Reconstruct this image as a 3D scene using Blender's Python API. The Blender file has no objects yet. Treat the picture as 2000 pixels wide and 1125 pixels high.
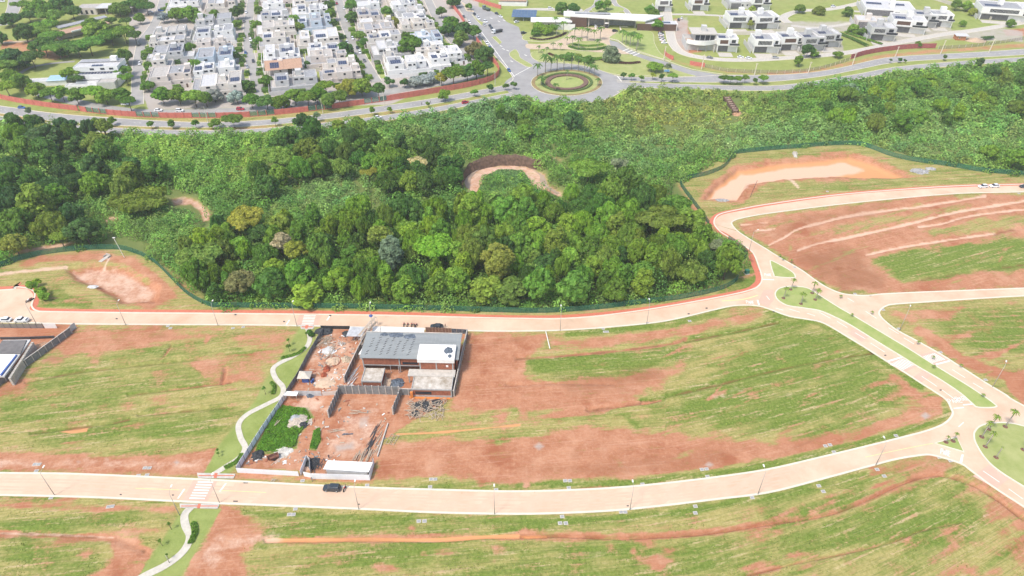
import bpy, bmesh, math, random
import numpy as np
from mathutils import Vector, Matrix

# ------------------------------------------------------------------ camera, sky, sun, exposure
scene = bpy.context.scene
H = 150.0                      # height of the drone above the ground
PITCH = math.radians(37.2)     # looking down by this much
F = 24.0 / 36.0 * 2000.0       # focal length in pixels of the 2000 px wide photograph
cam_data = bpy.data.cameras.new('camera')
cam_data.sensor_width = 36.0
cam_data.lens = 24.0
cam_data.clip_start = 1.0
cam_data.clip_end = 150000.0
cam = bpy.data.objects.new('camera', cam_data)
scene.collection.objects.link(cam)
cam.location = (0, 0, H)
cam.rotation_euler = (math.radians(90) - PITCH, 0, 0)
scene.camera = cam

SUN_DIR = Vector((-0.42, -0.40, 1.0)).normalized()     # from the ground towards the sun
world = bpy.data.worlds.new('World')
scene.world = world
world.use_nodes = True
wn = world.node_tree
wn.nodes.clear()
sky = wn.nodes.new('ShaderNodeTexSky')
sky.sky_type = 'NISHITA'
sky.sun_disc = False
sky.sun_elevation = math.asin(SUN_DIR.z)
sky.sun_rotation = math.atan2(SUN_DIR.x, SUN_DIR.y)
sky.air_density = 1.2
sky.dust_density = 3.0
wbg = wn.nodes.new('ShaderNodeBackground')
wbg.inputs['Strength'].default_value = 0.15
wout = wn.nodes.new('ShaderNodeOutputWorld')
wn.links.new(sky.outputs[0], wbg.inputs[0])
wn.links.new(wbg.outputs[0], wout.inputs[0])

sun_data = bpy.data.lights.new('sun', 'SUN')
sun_data.energy = 2.0
sun_data.angle = math.radians(8.0)
sun_data.color = (1.0, 0.95, 0.87)
sun = bpy.data.objects.new('sun', sun_data)
scene.collection.objects.link(sun)
sun.location = (-200, -50, 400)
sun.rotation_euler = (-SUN_DIR).to_track_quat('-Z', 'Y').to_euler()

vs = scene.view_settings
vs.view_transform = 'Standard'
vs.look = 'None'
vs.gamma = 1.0
vs.exposure = 0.65
vs.use_curve_mapping = False
scene.render.resolution_x = 1024
scene.render.resolution_y = 576
scene.cycles.max_bounces = 6
scene.cycles.transparent_max_bounces = 8
scene.cycles.caustics_reflective = False
scene.cycles.caustics_refractive = False

# ------------------------------------------------------------------ helpers
COL = scene.collection
cp, sp = math.cos(PITCH), math.sin(PITCH)


def P(u, v, z=0.0):
    """A point of the site plan: where the sight line of photograph pixel (u, v) meets height z."""
    a, b = (u - 1000.0), (v - 562.5)
    dx = a
    dy = F * cp - b * sp
    dz = -F * sp - b * cp
    t = (z - H) / dz
    return Vector((dx * t, dy * t, z))


def scale_at(v):
    """Pixels of the 2000 px photograph per metre across, at ground row v."""
    return (v + F * math.tan(PITCH) - 562.5) * cp / H


TENS = ('', '', 'twenty', 'thirty')
ONES = ('', 'first', 'second', 'third', 'fourth', 'fifth', 'sixth', 'seventh', 'eighth', 'ninth', 'tenth', 'eleventh', 'twelfth', 'thirteenth', 'fourteenth', 'fifteenth', 'sixteenth', 'seventeenth', 'eighteenth', 'nineteenth')


def nth(n):
    return ONES[n] if n < 20 else (TENS[n // 10][:-1] + 'ieth' if n % 10 == 0 else TENS[n // 10] + '-' + ONES[n % 10])


def smooth(pts, n=6, closed=False):
    """Catmull-Rom through 2D points."""
    out = []
    m = len(pts)
    rng = range(m) if closed else range(m - 1)
    for i in rng:
        p0 = pts[(i - 1) % m] if (closed or i > 0) else pts[0]
        p1 = pts[i]
        p2 = pts[(i + 1) % m]
        p3 = pts[(i + 2) % m] if (closed or i + 2 < m) else pts[-1]
        for k in range(n):
            t = k / n
            out.append(tuple(0.5 * ((2 * p1[j]) + (-p0[j] + p2[j]) * t + (2 * p0[j] - 5 * p1[j] + 4 * p2[j] - p3[j]) * t * t
                                    + (-p0[j] + 3 * p1[j] - 3 * p2[j] + p3[j]) * t ** 3) for j in range(2)))
    if not closed:
        out.append(tuple(pts[-1]))
    return out


def tag(o, label=None, cat=None, group=None, kind=None):
    if label: o['label'] = label
    if cat: o['category'] = cat
    if group: o['group'] = group
    if kind: o['kind'] = kind
    return o


def empty(name, loc=(0, 0, 0), rz=0.0, label=None, cat=None, group=None):
    o = bpy.data.objects.new(name, None)
    COL.objects.link(o)
    o.location = loc
    o.rotation_euler = (0, 0, rz)
    o.empty_display_size = 0.2
    tag(o, label, cat, group)
    return o


def link(name, me, parent=None, loc=(0, 0, 0), rot=(0, 0, 0), scl=(1, 1, 1)):
    o = bpy.data.objects.new(name, me)
    COL.objects.link(o)
    o.parent = parent
    o.location = loc
    o.rotation_euler = rot
    o.scale = scl
    return o


def copy_tree(o, parent=None):
    c = o.copy()
    COL.objects.link(c)
    c.parent = parent
    for ch in list(o.children):
        copy_tree(ch, c)
    return c


class MB:
    """Collects shapes into one mesh."""
    def __init__(self):
        self.v = []
        self.f = []
        self.m = []

    def add(self, vs_, fs_, mi=0):
        b = len(self.v)
        self.v.extend([tuple(x) for x in vs_])
        for f_ in fs_:
            self.f.append(tuple(b + i for i in f_))
            self.m.append(mi)
        return self

    def box(self, x0, x1, y0, y1, z0, z1, mi=0):
        vs_ = [(x0, y0, z0), (x1, y0, z0), (x1, y1, z0), (x0, y1, z0), (x0, y0, z1), (x1, y0, z1), (x1, y1, z1), (x0, y1, z1)]
        return self.add(vs_, [(0, 3, 2, 1), (4, 5, 6, 7), (0, 1, 5, 4), (1, 2, 6, 5), (2, 3, 7, 6), (3, 0, 4, 7)], mi)

    def obox(self, c, half, rz=0.0, rx=0.0, ry=0.0, mi=0):
        M = Matrix.Translation(c) @ Matrix.Rotation(rz, 4, 'Z') @ Matrix.Rotation(ry, 4, 'Y') @ Matrix.Rotation(rx, 4, 'X')
        hx, hy, hz = half
        vs_ = [M @ Vector(p) for p in ((-hx, -hy, -hz), (hx, -hy, -hz), (hx, hy, -hz), (-hx, hy, -hz),
                                        (-hx, -hy, hz), (hx, -hy, hz), (hx, hy, hz), (-hx, hy, hz))]
        return self.add(vs_, [(0, 3, 2, 1), (4, 5, 6, 7), (0, 1, 5, 4), (1, 2, 6, 5), (2, 3, 7, 6), (3, 0, 4, 7)], mi)

    def tube(self, pts, radii, n=6, mi=0, cap=True):
        pts = [Vector(p) for p in pts]
        rings = []
        for i, p in enumerate(pts):
            d = (pts[min(i + 1, len(pts) - 1)] - pts[max(i - 1, 0)])
            if d.length < 1e-6: d = Vector((0, 0, 1))
            d.normalize()
            a = d.orthogonal().normalized() if abs(d.z) < 0.9 else Vector((1, 0, 0)).cross(d).normalized()
            b = d.cross(a)
            r = radii[i] if hasattr(radii, '__len__') else radii
            rings.append([p + (a * math.cos(2 * math.pi * k / n) + b * math.sin(2 * math.pi * k / n)) * r for k in range(n)])
        vs_ = [q for r_ in rings for q in r_]
        fs_ = []
        for i in range(len(rings) - 1):
            for k in range(n):
                k2 = (k + 1) % n
                fs_.append((i * n + k, i * n + k2, (i + 1) * n + k2, (i + 1) * n + k))
        if cap:
            fs_.append(tuple(reversed(range(n))))
            fs_.append(tuple((len(rings) - 1) * n + k for k in range(n)))
        return self.add(vs_, fs_, mi)

    def lathe(self, prof, c=(0, 0, 0), n=12, mi=0, sx=1.0, sy=1.0):
        vs_, fs_ = [], []
        for r, z in prof:
            for k in range(n):
                a = 2 * math.pi * k / n
                vs_.append((c[0] + r * math.cos(a) * sx, c[1] + r * math.sin(a) * sy, c[2] + z))
        for i in range(len(prof) - 1):
            for k in range(n):
                k2 = (k + 1) % n
                fs_.append((i * n + k, i * n + k2, (i + 1) * n + k2, (i + 1) * n + k))
        fs_.append(tuple(reversed(range(n))))
        fs_.append(tuple((len(prof) - 1) * n + k for k in range(n)))
        return self.add(vs_, fs_, mi)

    def prism(self, poly, z0, z1, mi=0):
        n = len(poly)
        vs_ = [(p[0], p[1], z0) for p in poly] + [(p[0], p[1], z1) for p in poly]
        fs_ = [tuple(reversed(range(n))), tuple(range(n, 2 * n))]
        for k in range(n):
            k2 = (k + 1) % n
            fs_.append((k, k2, n + k2, n + k))
        return self.add(vs_, fs_, mi)

    def mesh(self, name, mats, smooth_=False):
        me = bpy.data.meshes.new(name)
        me.from_pydata(self.v, [], self.f)
        mats = mats if isinstance(mats, (list, tuple)) else [mats]
        for m in mats:
            if m: me.materials.append(m)
        if len(mats) > 1: me.polygons.foreach_set('material_index', self.m)
        if smooth_: me.polygons.foreach_set('use_smooth', [True] * len(me.polygons))
        me.update()
        return me

    def build(self, name, mats, parent=None, loc=(0, 0, 0), rot=(0, 0, 0), smooth_=False):
        return link(name, self.mesh(name, mats, smooth_), parent, loc, rot)


# ------------------------------------------------------------------ materials
MATS = {}


def nodes_of(m):
    m.use_nodes = True
    nt = m.node_tree
    return nt, nt.nodes['Principled BSDF']


def mat(name, col, rough=0.8, var=0.15, nscale=0.6, bump=0.0, spec=0.3, metal=0.0, col2=None, stretch=(1, 1, 1)):
    """Plain surface: colour broken up by two octaves of noise in world space."""
    if name in MATS: return MATS[name]
    m = bpy.data.materials.new(name)
    nt, b = nodes_of(m)
    geo = nt.nodes.new('ShaderNodeNewGeometry')
    mp = nt.nodes.new('ShaderNodeMapping')
    mp.inputs['Scale'].default_value = stretch
    nt.links.new(geo.outputs['Position'], mp.inputs['Vector'])
    n1 = nt.nodes.new('ShaderNodeTexNoise')
    n1.inputs['Scale'].default_value = nscale
    n1.inputs['Detail'].default_value = 6
    n1.inputs['Roughness'].default_value = 0.65
    nt.links.new(mp.outputs[0], n1.inputs['Vector'])
    r = nt.nodes.new('ShaderNodeMapRange')
    r.inputs['From Min'].default_value = 0.3
    r.inputs['From Max'].default_value = 0.7
    nt.links.new(n1.outputs['Fac'], r.inputs['Value'])
    mx = nt.nodes.new('ShaderNodeMix')
    mx.data_type = 'RGBA'
    c2 = col2 or tuple(c * (1 - 2 * var) for c in col)
    c1 = col if col2 else tuple(min(1, c * (1 + 0.6 * var)) for c in col)
    mx.inputs[6].default_value = (*c1, 1)
    mx.inputs[7].default_value = (*c2, 1)
    nt.links.new(r.outputs[0], mx.inputs[0])
    nt.links.new(mx.outputs[2], b.inputs['Base Color'])
    b.inputs['Roughness'].default_value = rough
    b.inputs['Specular IOR Level'].default_value = spec
    b.inputs['Metallic'].default_value = metal
    if bump:
        bp = nt.nodes.new('ShaderNodeBump')
        bp.inputs['Strength'].default_value = bump
        bp.inputs['Distance'].default_value = 0.1
        nt.links.new(n1.outputs['Fac'], bp.inputs['Height'])
        nt.links.new(bp.outputs[0], b.inputs['Normal'])
    MATS[name] = m
    return m


def foliage_mat(name, vertex=False, trans=0.42):
    """Leaves: the object's own colour (or the vertex tint), each leaf a little different."""
    m = bpy.data.materials.new(name)
    nt, b = nodes_of(m)
    if vertex:
        src = nt.nodes.new('ShaderNodeAttribute')
        src.attribute_name = 'tint'
        col = src.outputs['Color']
    else:
        src = nt.nodes.new('ShaderNodeObjectInfo')
        col = src.outputs['Color']
    geo = nt.nodes.new('ShaderNodeNewGeometry')
    hsv = nt.nodes.new('ShaderNodeHueSaturation')
    mr = nt.nodes.new('ShaderNodeMapRange')
    mr.inputs['To Min'].default_value = 0.6
    mr.inputs['To Max'].default_value = 1.4
    nt.links.new(geo.outputs['Random Per Island'], mr.inputs['Value'])
    mh = nt.nodes.new('ShaderNodeMapRange')
    mh.inputs['To Min'].default_value = 0.485
    mh.inputs['To Max'].default_value = 0.525
    hsv.inputs['Saturation'].default_value = 1.1
    ns = nt.nodes.new('ShaderNodeTexNoise')
    ns.inputs['Scale'].default_value = 0.35
    nt.links.new(geo.outputs['Position'], ns.inputs['Vector'])
    nt.links.new(ns.outputs['Fac'], mh.inputs['Value'])
    nt.links.new(mh.outputs[0], hsv.inputs['Hue'])
    nt.links.new(mr.outputs[0], hsv.inputs['Value'])
    nt.links.new(col, hsv.inputs['Color'])
    nt.links.new(hsv.outputs[0], b.inputs['Base Color'])
    b.inputs['Roughness'].default_value = 0.6
    b.inputs['Specular IOR Level'].default_value = 0.25
    tr = nt.nodes.new('ShaderNodeBsdfTranslucent')
    nt.links.new(hsv.outputs[0], tr.inputs['Color'])
    mix = nt.nodes.new('ShaderNodeMixShader')
    mix.inputs[0].default_value = trans
    nt.links.new(b.outputs[0], mix.inputs[1])
    nt.links.new(tr.outputs[0], mix.inputs[2])
    nt.links.new(mix.outputs[0], nt.nodes['Material Output'].inputs['Surface'])
    return m


def mesh_cloth(name, col, open_=0.45):
    m = bpy.data.materials.new(name)
    nt, b = nodes_of(m)
    b.inputs['Base Color'].default_value = (*col, 1)
    b.inputs['Roughness'].default_value = 0.7
    t = nt.nodes.new('ShaderNodeBsdfTransparent')
    mix = nt.nodes.new('ShaderNodeMixShader')
    mix.inputs[0].default_value = open_
    nt.links.new(b.outputs[0], mix.inputs[1])
    nt.links.new(t.outputs[0], mix.inputs[2])
    nt.links.new(mix.outputs[0], nt.nodes['Material Output'].inputs['Surface'])
    MATS[name] = m
    return m


M_LEAF = foliage_mat('leaves')
M_SHRUB = foliage_mat('shrub_leaves', vertex=True)
M_BARK = mat('bark', (0.16, 0.12, 0.09), 0.9, 0.3, 2.0)
M_PALEBARK = mat('pale_bark', (0.42, 0.38, 0.33), 0.9, 0.2, 2.0)
M_ASPHALT = mat('asphalt', (0.325, 0.315, 0.305), 0.9, 0.10, 0.12)
M_ASPHALT_OLD = mat('old_asphalt', (0.35, 0.335, 0.315), 0.9, 0.10, 0.12)
M_PAVER = mat('pink_pavers', (0.655, 0.50, 0.365), 0.85, 0.05, 0.11, col2=(0.53, 0.36, 0.245))
M_PAVER2 = mat('rose_pavers', (0.59, 0.405, 0.31), 0.85, 0.05, 0.35, col2=(0.55, 0.36, 0.275))
M_REDPATH = mat('red_footpath', (0.56, 0.175, 0.105), 0.85, 0.08, 0.8)
M_KERB = mat('pale_kerb', (0.66, 0.60, 0.49), 0.85, 0.06, 0.5)
M_PAINT = mat('white_paint', (0.77, 0.75, 0.69), 0.7, 0.05, 2.0)
M_YELLOW = mat('faded_yellow_paint', (0.78, 0.60, 0.30), 0.7, 0.05, 2.0)
M_CONC = mat('concrete', (0.42, 0.41, 0.39), 0.9, 0.15, 0.9, bump=0.1)
M_PANEL = mat('dark_panel_concrete', (0.235, 0.24, 0.235), 0.9, 0.2, 0.8, bump=0.1)
M_PALECONC = mat('pale_concrete', (0.52, 0.485, 0.43), 0.9, 0.12, 0.9)
M_WALK = mat('walk_concrete', (0.56, 0.52, 0.44), 0.9, 0.10, 0.8)
M_TANPAVE = mat('tan_paving', (0.55, 0.43, 0.31), 0.9, 0.12, 0.4)
M_LAWN = mat('lawn', (0.25, 0.295, 0.085), 0.95, 0.15, 0.25, col2=(0.36, 0.37, 0.15))
M_LAWN2 = mat('bright_lawn', (0.24, 0.315, 0.08), 0.95, 0.15, 0.3, col2=(0.35, 0.37, 0.14))
M_RED = mat('red_wall_paint', (0.60, 0.18, 0.145), 0.85, 0.12, 0.7)
M_WHITE = mat('white_render', (0.80, 0.79, 0.76), 0.8, 0.06, 0.5)
M_CREAM = mat('cream_render', (0.72, 0.67, 0.60), 0.85, 0.08, 0.5)
M_PINK = mat('pinkish_render', (0.68, 0.61, 0.55), 0.85, 0.08, 0.5)
M_GREYW = mat('grey_render', (0.55, 0.545, 0.53), 0.85, 0.08, 0.5)
M_BLUEW = mat('pale_blue_render', (0.55, 0.62, 0.68), 0.85, 0.06, 0.5)
M_ROOFG = mat('grey_metal_roof', (0.36, 0.36, 0.37), 0.55, 0.18, 0.7)
M_ROOFW = mat('pale_metal_roof', (0.58, 0.57, 0.56), 0.5, 0.12, 0.6)
M_ROOFB = mat('beige_roof', (0.47, 0.44, 0.405), 0.8, 0.15, 0.6)
M_ROOFD = mat('dark_roof', (0.17, 0.165, 0.17), 0.6, 0.15, 0.6)
M_TILE = mat('terracotta_tile', (0.46, 0.29, 0.20), 0.85, 0.15, 1.5)
M_MAROON = mat('maroon_tile', (0.22, 0.09, 0.08), 0.8, 0.15, 1.5)
M_BROWNCLAD = mat('brown_cladding', (0.13, 0.075, 0.055), 0.7, 0.15, 1.5)
M_GLASS = mat('dark_glass', (0.03, 0.035, 0.045), 0.12, 0.1, 0.5, spec=0.6)
M_SOLAR = mat('solar_cells', (0.05, 0.06, 0.11), 0.2, 0.2, 1.2, spec=0.6)
M_BRICK = mat('bare_brick', (0.36, 0.13, 0.075), 0.9, 0.2, 1.6)
M_MUDW = mat('muddy_water', (0.40, 0.30, 0.22), 0.35, 0.1, 0.2)
M_TARP = mat('grey_blue_tarp', (0.13, 0.16, 0.20), 0.6, 0.35, 1.5, bump=0.5)
M_BLACKTARP = mat('black_tarp', (0.05, 0.055, 0.06), 0.6, 0.35, 1.5, bump=0.5)
M_WOOD = mat('weathered_timber', (0.50, 0.40, 0.30), 0.9, 0.25, 2.5)
M_STEEL = mat('galvanised_steel', (0.55, 0.56, 0.57), 0.45, 0.15, 0.8)
M_POLE = mat('pole_paint', (0.40, 0.38, 0.35), 0.6, 0.05, 0.8)
M_CREAMPOLE = mat('concrete_pole', (0.70, 0.62, 0.50), 0.8, 0.05, 0.8)
M_DARKMETAL = mat('dark_metal', (0.06, 0.06, 0.065), 0.5, 0.1, 0.8)
M_GREENMESH = mesh_cloth('green_mesh', (0.03, 0.165, 0.095), 0.5)
M_GREENPOST = mat('green_post', (0.05, 0.17, 0.10), 0.6, 0.1, 0.8)
M_TYRE = mat('tyre_rubber', (0.03, 0.03, 0.03), 0.9, 0.1, 2.0)
M_PURPLE = mat('purple_leaf', (0.20, 0.12, 0.09), 0.8, 0.25, 1.5)
M_SAND = mat('sand', (0.60, 0.44, 0.31), 0.95, 0.15, 1.0)
M_ORANGE = mat('orange_sheet', (0.70, 0.24, 0.06), 0.7, 0.1, 1.0)
M_REDSOIL = mat('heaped_red_soil', (0.38, 0.10, 0.05), 0.95, 0.2, 1.0, bump=0.3)
M_BLUE = mat('blue_plastic', (0.06, 0.12, 0.35), 0.4, 0.1, 1.0)
M_GREENBOX = mat('green_cabinet_paint', (0.03, 0.16, 0.11), 0.5, 0.1, 1.0)
# ------------------------------------------------------------------ numpy noise and plan-drawing helpers
RNG = np.random.default_rng(7)
_perm = RNG.random((256, 256))


def vnoise(x, y):
    xi, yi = np.floor(x).astype(int), np.floor(y).astype(int)
    xf, yf = x - xi, y - yi
    xf, yf = xf * xf * (3 - 2 * xf), yf * yf * (3 - 2 * yf)
    a = _perm[xi % 256, yi % 256]; b = _perm[(xi + 1) % 256, yi % 256]
    c = _perm[xi % 256, (yi + 1) % 256]; d = _perm[(xi + 1) % 256, (yi + 1) % 256]
    return (a * (1 - xf) + b * xf) * (1 - yf) + (c * (1 - xf) + d * xf) * yf


def fbm(x, y, o=4):
    s, a, t = 0, 1.0, 0
    for k in range(o):
        s = s + a * vnoise(x * 2 ** k + 17.3 * k, y * 2 ** k + 5.1 * k)
        t += a
        a *= 0.5
    return s / t


def inside(U, V, poly):
    r = np.zeros(U.shape, bool)
    n = len(poly)
    for i in range(n):
        x0, y0 = poly[i]; x1, y1 = poly[(i + 1) % n]
        if y0 == y1: continue
        c = ((y0 > V) != (y1 > V)) & (U < (x1 - x0) * (V - y0) / (y1 - y0) + x0)
        r ^= c
    return r


def dist_line(U, V, pts, closed=False):
    d = np.full(U.shape, 1e9)
    m = len(pts)
    for i in range(m if closed else m - 1):
        x0, y0 = pts[i]; x1, y1 = pts[(i + 1) % m]
        dx, dy = x1 - x0, y1 - y0
        L = dx * dx + dy * dy + 1e-9
        t = np.clip(((U - x0) * dx + (V - y0) * dy) / L, 0, 1)
        d = np.minimum(d, np.hypot(U - x0 - t * dx, V - y0 - t * dy))
    return d


# ------------------------------------------------------------------ the ground: one sheet out to the horizon, finer where the plan is finer
rows = [-425, -410, -390, -360, -330, -300, -260, -220, -180, -140, -105, -80] + list(np.arange(-60, 200, 2.6)) + \
       list(np.arange(200, 590, 3.6)) + list(np.arange(590, 1150, 1.8)) + [1155, 1165, 1180, 1200, 1230, 1280, 1350, 1500, 1800, 2300]
cols = [-9000, -4000, -2000, -1200, -800, -550, -400, -300, -220, -160, -110, -70, -40] + list(np.arange(-20, 2021, 2.45)) + \
       [2040, 2070, 2110, 2160, 2220, 2300, 2400, 2550, 2800, 3200, 4000, 6000, 11000]
rv = np.array(rows, float); cu = np.array(cols, float)
U, V = np.meshgrid(cu, rv)
a_, b_ = U - 1000.0, V - 562.5
t_ = H / (F * sp + b_ * cp)
X, Y = a_ * t_, (F * cp - b_ * sp) * t_
Z = np.zeros_like(X)
ATT = {k: np.zeros_like(X) for k in ('soil', 'lush', 'pale', 'mud', 'dark', 'lawn', 'stone', 'moist_and_ditch_shade')}
WOB = (fbm(X / 6.0, Y / 6.0, 4) - 0.5)         # edges of patches are ragged


def _sub(poly, pad):
    us = [p[0] for p in poly]; vs2 = [p[1] for p in poly]
    i0, i1 = np.searchsorted(rv, [min(vs2) - pad, max(vs2) + pad])
    j0, j1 = np.searchsorted(cu, [min(us) - pad, max(us) + pad])
    return slice(i0, i1), slice(j0, j1)


def fill(att, poly, val=1.0, soft=8.0, rag=14.0, depth=0.0):
    s = _sub(poly, soft * 2 + rag)
    u, v = U[s], V[s]
    d = dist_line(u, v, poly, True)
    d = np.where(inside(u, v, poly), d, -d) + WOB[s] * rag
    k = np.clip(d / soft * 0.5 + 0.5, 0, 1)
    k = k * k * (3 - 2 * k)
    if att:
        A = ATT[att]
        A[s] = A[s] * (1 - k) + val * k
    if depth: Z[s] -= depth * k


def line(att, pts, w, val=1.0, soft=None, depth=0.0, rag=3.0, sm=True):
    if sm and len(pts) > 2: pts = smooth(pts, 5)
    soft = soft or max(1.5, w * 0.35)
    s = _sub(pts, w + soft * 2 + rag)
    u, v = U[s], V[s]
    d = w / 2 - dist_line(u, v, pts) + WOB[s] * rag
    k = np.clip(d / soft * 0.5 + 0.5, 0, 1)
    k = k * k * (3 - 2 * k)
    if att:
        A = ATT[att]
        A[s] = np.maximum(A[s], val * k) if val > 0 else A[s] * (1 - k)
    if depth:
        Z[s] -= 1.7 * depth * k
        if att != 'mud': ATT['moist_and_ditch_shade'][s] = np.maximum(ATT['moist_and_ditch_shade'][s], np.clip((w * 0.22 - dist_line(u, v, pts) + WOB[s] * 5.0) / 2.2 + 0.5, 0, 1) * np.clip((fbm(X[s] / 4.0 + 9, Y[s] / 4.0) - 0.36) * 4, 0.1, 0.9))  # shade in the ditch bed, painted as a ragged dark earth stroke


FOREST_EDGE = [(-400, 262), (0, 245), (200, 264), (400, 269), (520, 263), (640, 254), (760, 239), (860, 222), (960, 202), (1000, 189),
               (1062, 202), (1107, 206), (1190, 198), (1237, 176), (1375, 180), (1500, 182), (1590, 175), (1680, 160), (1760, 145),
               (1880, 132), (2000, 125), (2400, 105), (2400, 350), (2000, 345), (1900, 330), (1820, 318), (1700, 284), (1600, 284), (1440, 297),
               (1322, 357), (1372, 440), (1455, 500), (1436, 552), (1200, 598), (1000, 606), (700, 602), (420, 598), (330, 520), (240, 486),
               (100, 488), (0, 520), (-400, 560)]
near = V > 200
ATT['lush'][near] = 0.35
ATT['soil'][near] = 0.30
fill('dark', FOREST_EDGE, 1.0, 4, 4)
fill('soil', FOREST_EDGE, 0.0, 6, 4)
# the far town and its gardens
ATT['lawn'][V < 215] = 0.9
ATT['soil'][V < 240] = 0.0
fill('stone', [(255, -60), (930, -60), (945, 130), (760, 205), (290, 215), (250, 120)], 0.85, 4, 2)
for poly in ([(375, 60), (384, 60), (384, 200), (374, 200)], [(566, 10), (586, 10), (640, 170), (610, 170)], [(745, 20), (770, 20), (835, 130), (800, 130)]):
    fill('stone', poly, 0.0, 4, 3)
for poly in ([(1500, 40), (1900, 40), (2000, 60), (2000, 84), (1850, 78), (1640, 105), (1500, 112)], [(1300, 40), (1345, 30), (1345, 105), (1312, 100)],
             [(1690, 70), (1860, 52), (1870, 70), (1700, 96)]):
    fill('stone', poly, 0.6, 5, 6)
fill('lawn', [(1860, 20), (2000, 45), (2000, 60), (1840, 60), (1800, 30)], 1.0, 4, 2)
fill('stone', [(1850, 20), (1900, 30), (1975, 52), (1860, 58)], 0.0, 4, 2)
fill('stone', [(1438, 72), (1466, 70), (1482, 108), (1440, 110)], 0.0, 3, 2)
fill('stone', [(1640, 62), (1690, 68), (1722, 90), (1650, 100)], 0.0, 3, 2)
line('soil', [(1500, 144), (1580, 140), (1660, 124), (1760, 106), (2000, 88), (2300, 60)], 12, 0.6, 6)
line('soil', [(1280, 98), (1300, 112), (1350, 128), (1420, 140), (1500, 144)], 10, 0.5, 6)
fill('soil', [(1316, 34), (1342, 40), (1345, 60), (1372, 100), (1340, 108), (1322, 90)], 0.9, 4, 5)
fill('soil', [(1958, 58), (2010, 54), (2010, 70), (1966, 70)], 1.0, 4, 5)
line('soil', [(0, 224), (200, 249), (375, 252), (500, 249), (625, 240), (750, 223), (850, 207), (950, 188)], 6, 0.55, 4)
line('soil', [(160, 215), (300, 229), (500, 227), (640, 216), (760, 198), (900, 172)], 3, 0.5, 3)
fill('soil', [(0, 70), (60, 84), (140, 110), (110, 120), (0, 100)], 0.7, 6, 8)
# left field between the two roads
fill('soil', [(110, 640), (280, 640), (440, 648), (340, 668), (200, 688), (95, 694)], 0.8, 16, 30)
fill('soil', [(420, 646), (570, 640), (556, 700), (500, 748), (420, 742), (360, 705), (470, 688)], 0.6, 20, 36)
fill('soil', [(-60, 882), (90, 884), (230, 892), (425, 884), (398, 924), (-60, 918)], 1.0, 10, 22)
fill('pale', [(-60, 892), (60, 894), (420, 895), (400, 918), (-60, 912)], 0.5, 10, 18)
fill('soil', [(-60, 790), (30, 735), (82, 712), (62, 750), (0, 806), (-60, 830)], 0.95, 10, 14)
fill('soil', [(-60, 640), (150, 634), (140, 650), (20, 740), (-60, 760)], 1.0, 3, 4)
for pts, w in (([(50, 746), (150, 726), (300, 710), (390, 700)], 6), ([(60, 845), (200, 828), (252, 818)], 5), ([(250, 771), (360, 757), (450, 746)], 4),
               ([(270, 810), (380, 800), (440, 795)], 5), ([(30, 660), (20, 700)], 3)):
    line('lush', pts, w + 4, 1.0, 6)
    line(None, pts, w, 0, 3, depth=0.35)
line('soil', [(250, 771), (360, 757), (440, 748)], 4, 0.9, 3)
line('soil', [(440, 720), (434, 748)], 6, 1.0, 3, depth=0.4, sm=False)
line('soil', [(334, 673), (322, 692), (304, 708)], 4, 0.9, 3, depth=0.3)
for c in ((395, 712, 22), (310, 730, 16), (250, 790, 12), (300, 780, 12), (160, 805, 14), (190, 705, 12), (105, 705, 10), (150, 840, 14)):
    fill('soil', [(c[0] - c[2] * 1.6, c[1]), (c[0], c[1] - c[2] * .6), (c[0] + c[2] * 1.6, c[1]), (c[0], c[1] + c[2] * .6)], 0.9, 10, 14)
fill('mud', [(115, 843), (150, 835), (172, 833), (170, 843), (140, 846)], 1.0, 3, 3)
for poly in ([(40, 730), (280, 690), (400, 690), (300, 725), (60, 770)], [(30, 850), (260, 815), (440, 790), (430, 850), (300, 880), (90, 878)], [(0, 780), (150, 760), (380, 740), (200, 800), (0, 830)]):
    fill('lush', poly, 0.7, 40, 40)
    fill('soil', poly, 0.2, 30, 34)
# fields below the lower road
line('soil', [(-60, 984), (120, 990), (340, 996)], 16, 0.75, 10)
line('soil', [(-60, 1040), (0, 1041), (130, 1046), (230, 1054), (280, 1075)], 16, 0.95, 7, depth=0.2)
line('pale', [(-60, 1040), (0, 1040), (120, 1044), (220, 1049)], 5, 1.0, 4)
fill('soil', [(215, 1048), (268, 1048), (292, 1075), (262, 1150), (150, 1150), (222, 1090)], 1.0, 10, 16)
fill('soil', [(435, 985), (520, 1010), (510, 1050), (470, 1080), (485, 1150), (345, 1150), (410, 1040)], 1.0, 12, 18)
fill('pale', [(420, 1045), (560, 1040), (540, 1056), (450, 1075), (420, 1110), (380, 1110)], 0.6, 14, 20)
line('soil', [(480, 1052), (700, 1052), (1000, 1048), (1180, 1050)], 20, 0.85, 9)
line('mud', [(520, 1055), (640, 1054), (720, 1053), (850, 1054), (950, 1048), (1066, 1047)], 8, 1.0, 3, depth=0.3)
D1 = [(1020, 1045), (1120, 1046), (1200, 1050), (1300, 1046), (1400, 1038), (1500, 1022), (1620, 1003), (1700, 972), (1760, 944), (1810, 928),
      (1850, 929), (1900, 945), (1950, 975), (2000, 1012), (2100, 1070)]
line('soil', D1, 18, 0.9, 8)
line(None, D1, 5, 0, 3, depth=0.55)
line('soil', [(1240, 1050), (1270, 1065), (1300, 1078)], 22, 0.9, 8)
D2 = [(1440, 1128), (1560, 1098), (1650, 1080), (1740, 1058), (1800, 1035), (1880, 1018)]
line('soil', D2, 10, 0.75, 6)
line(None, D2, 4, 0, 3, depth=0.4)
fill('soil', [(1950, 1040), (2100, 1020), (2100, 1150), (1990, 1100)], 0.7, 20, 30)
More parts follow.
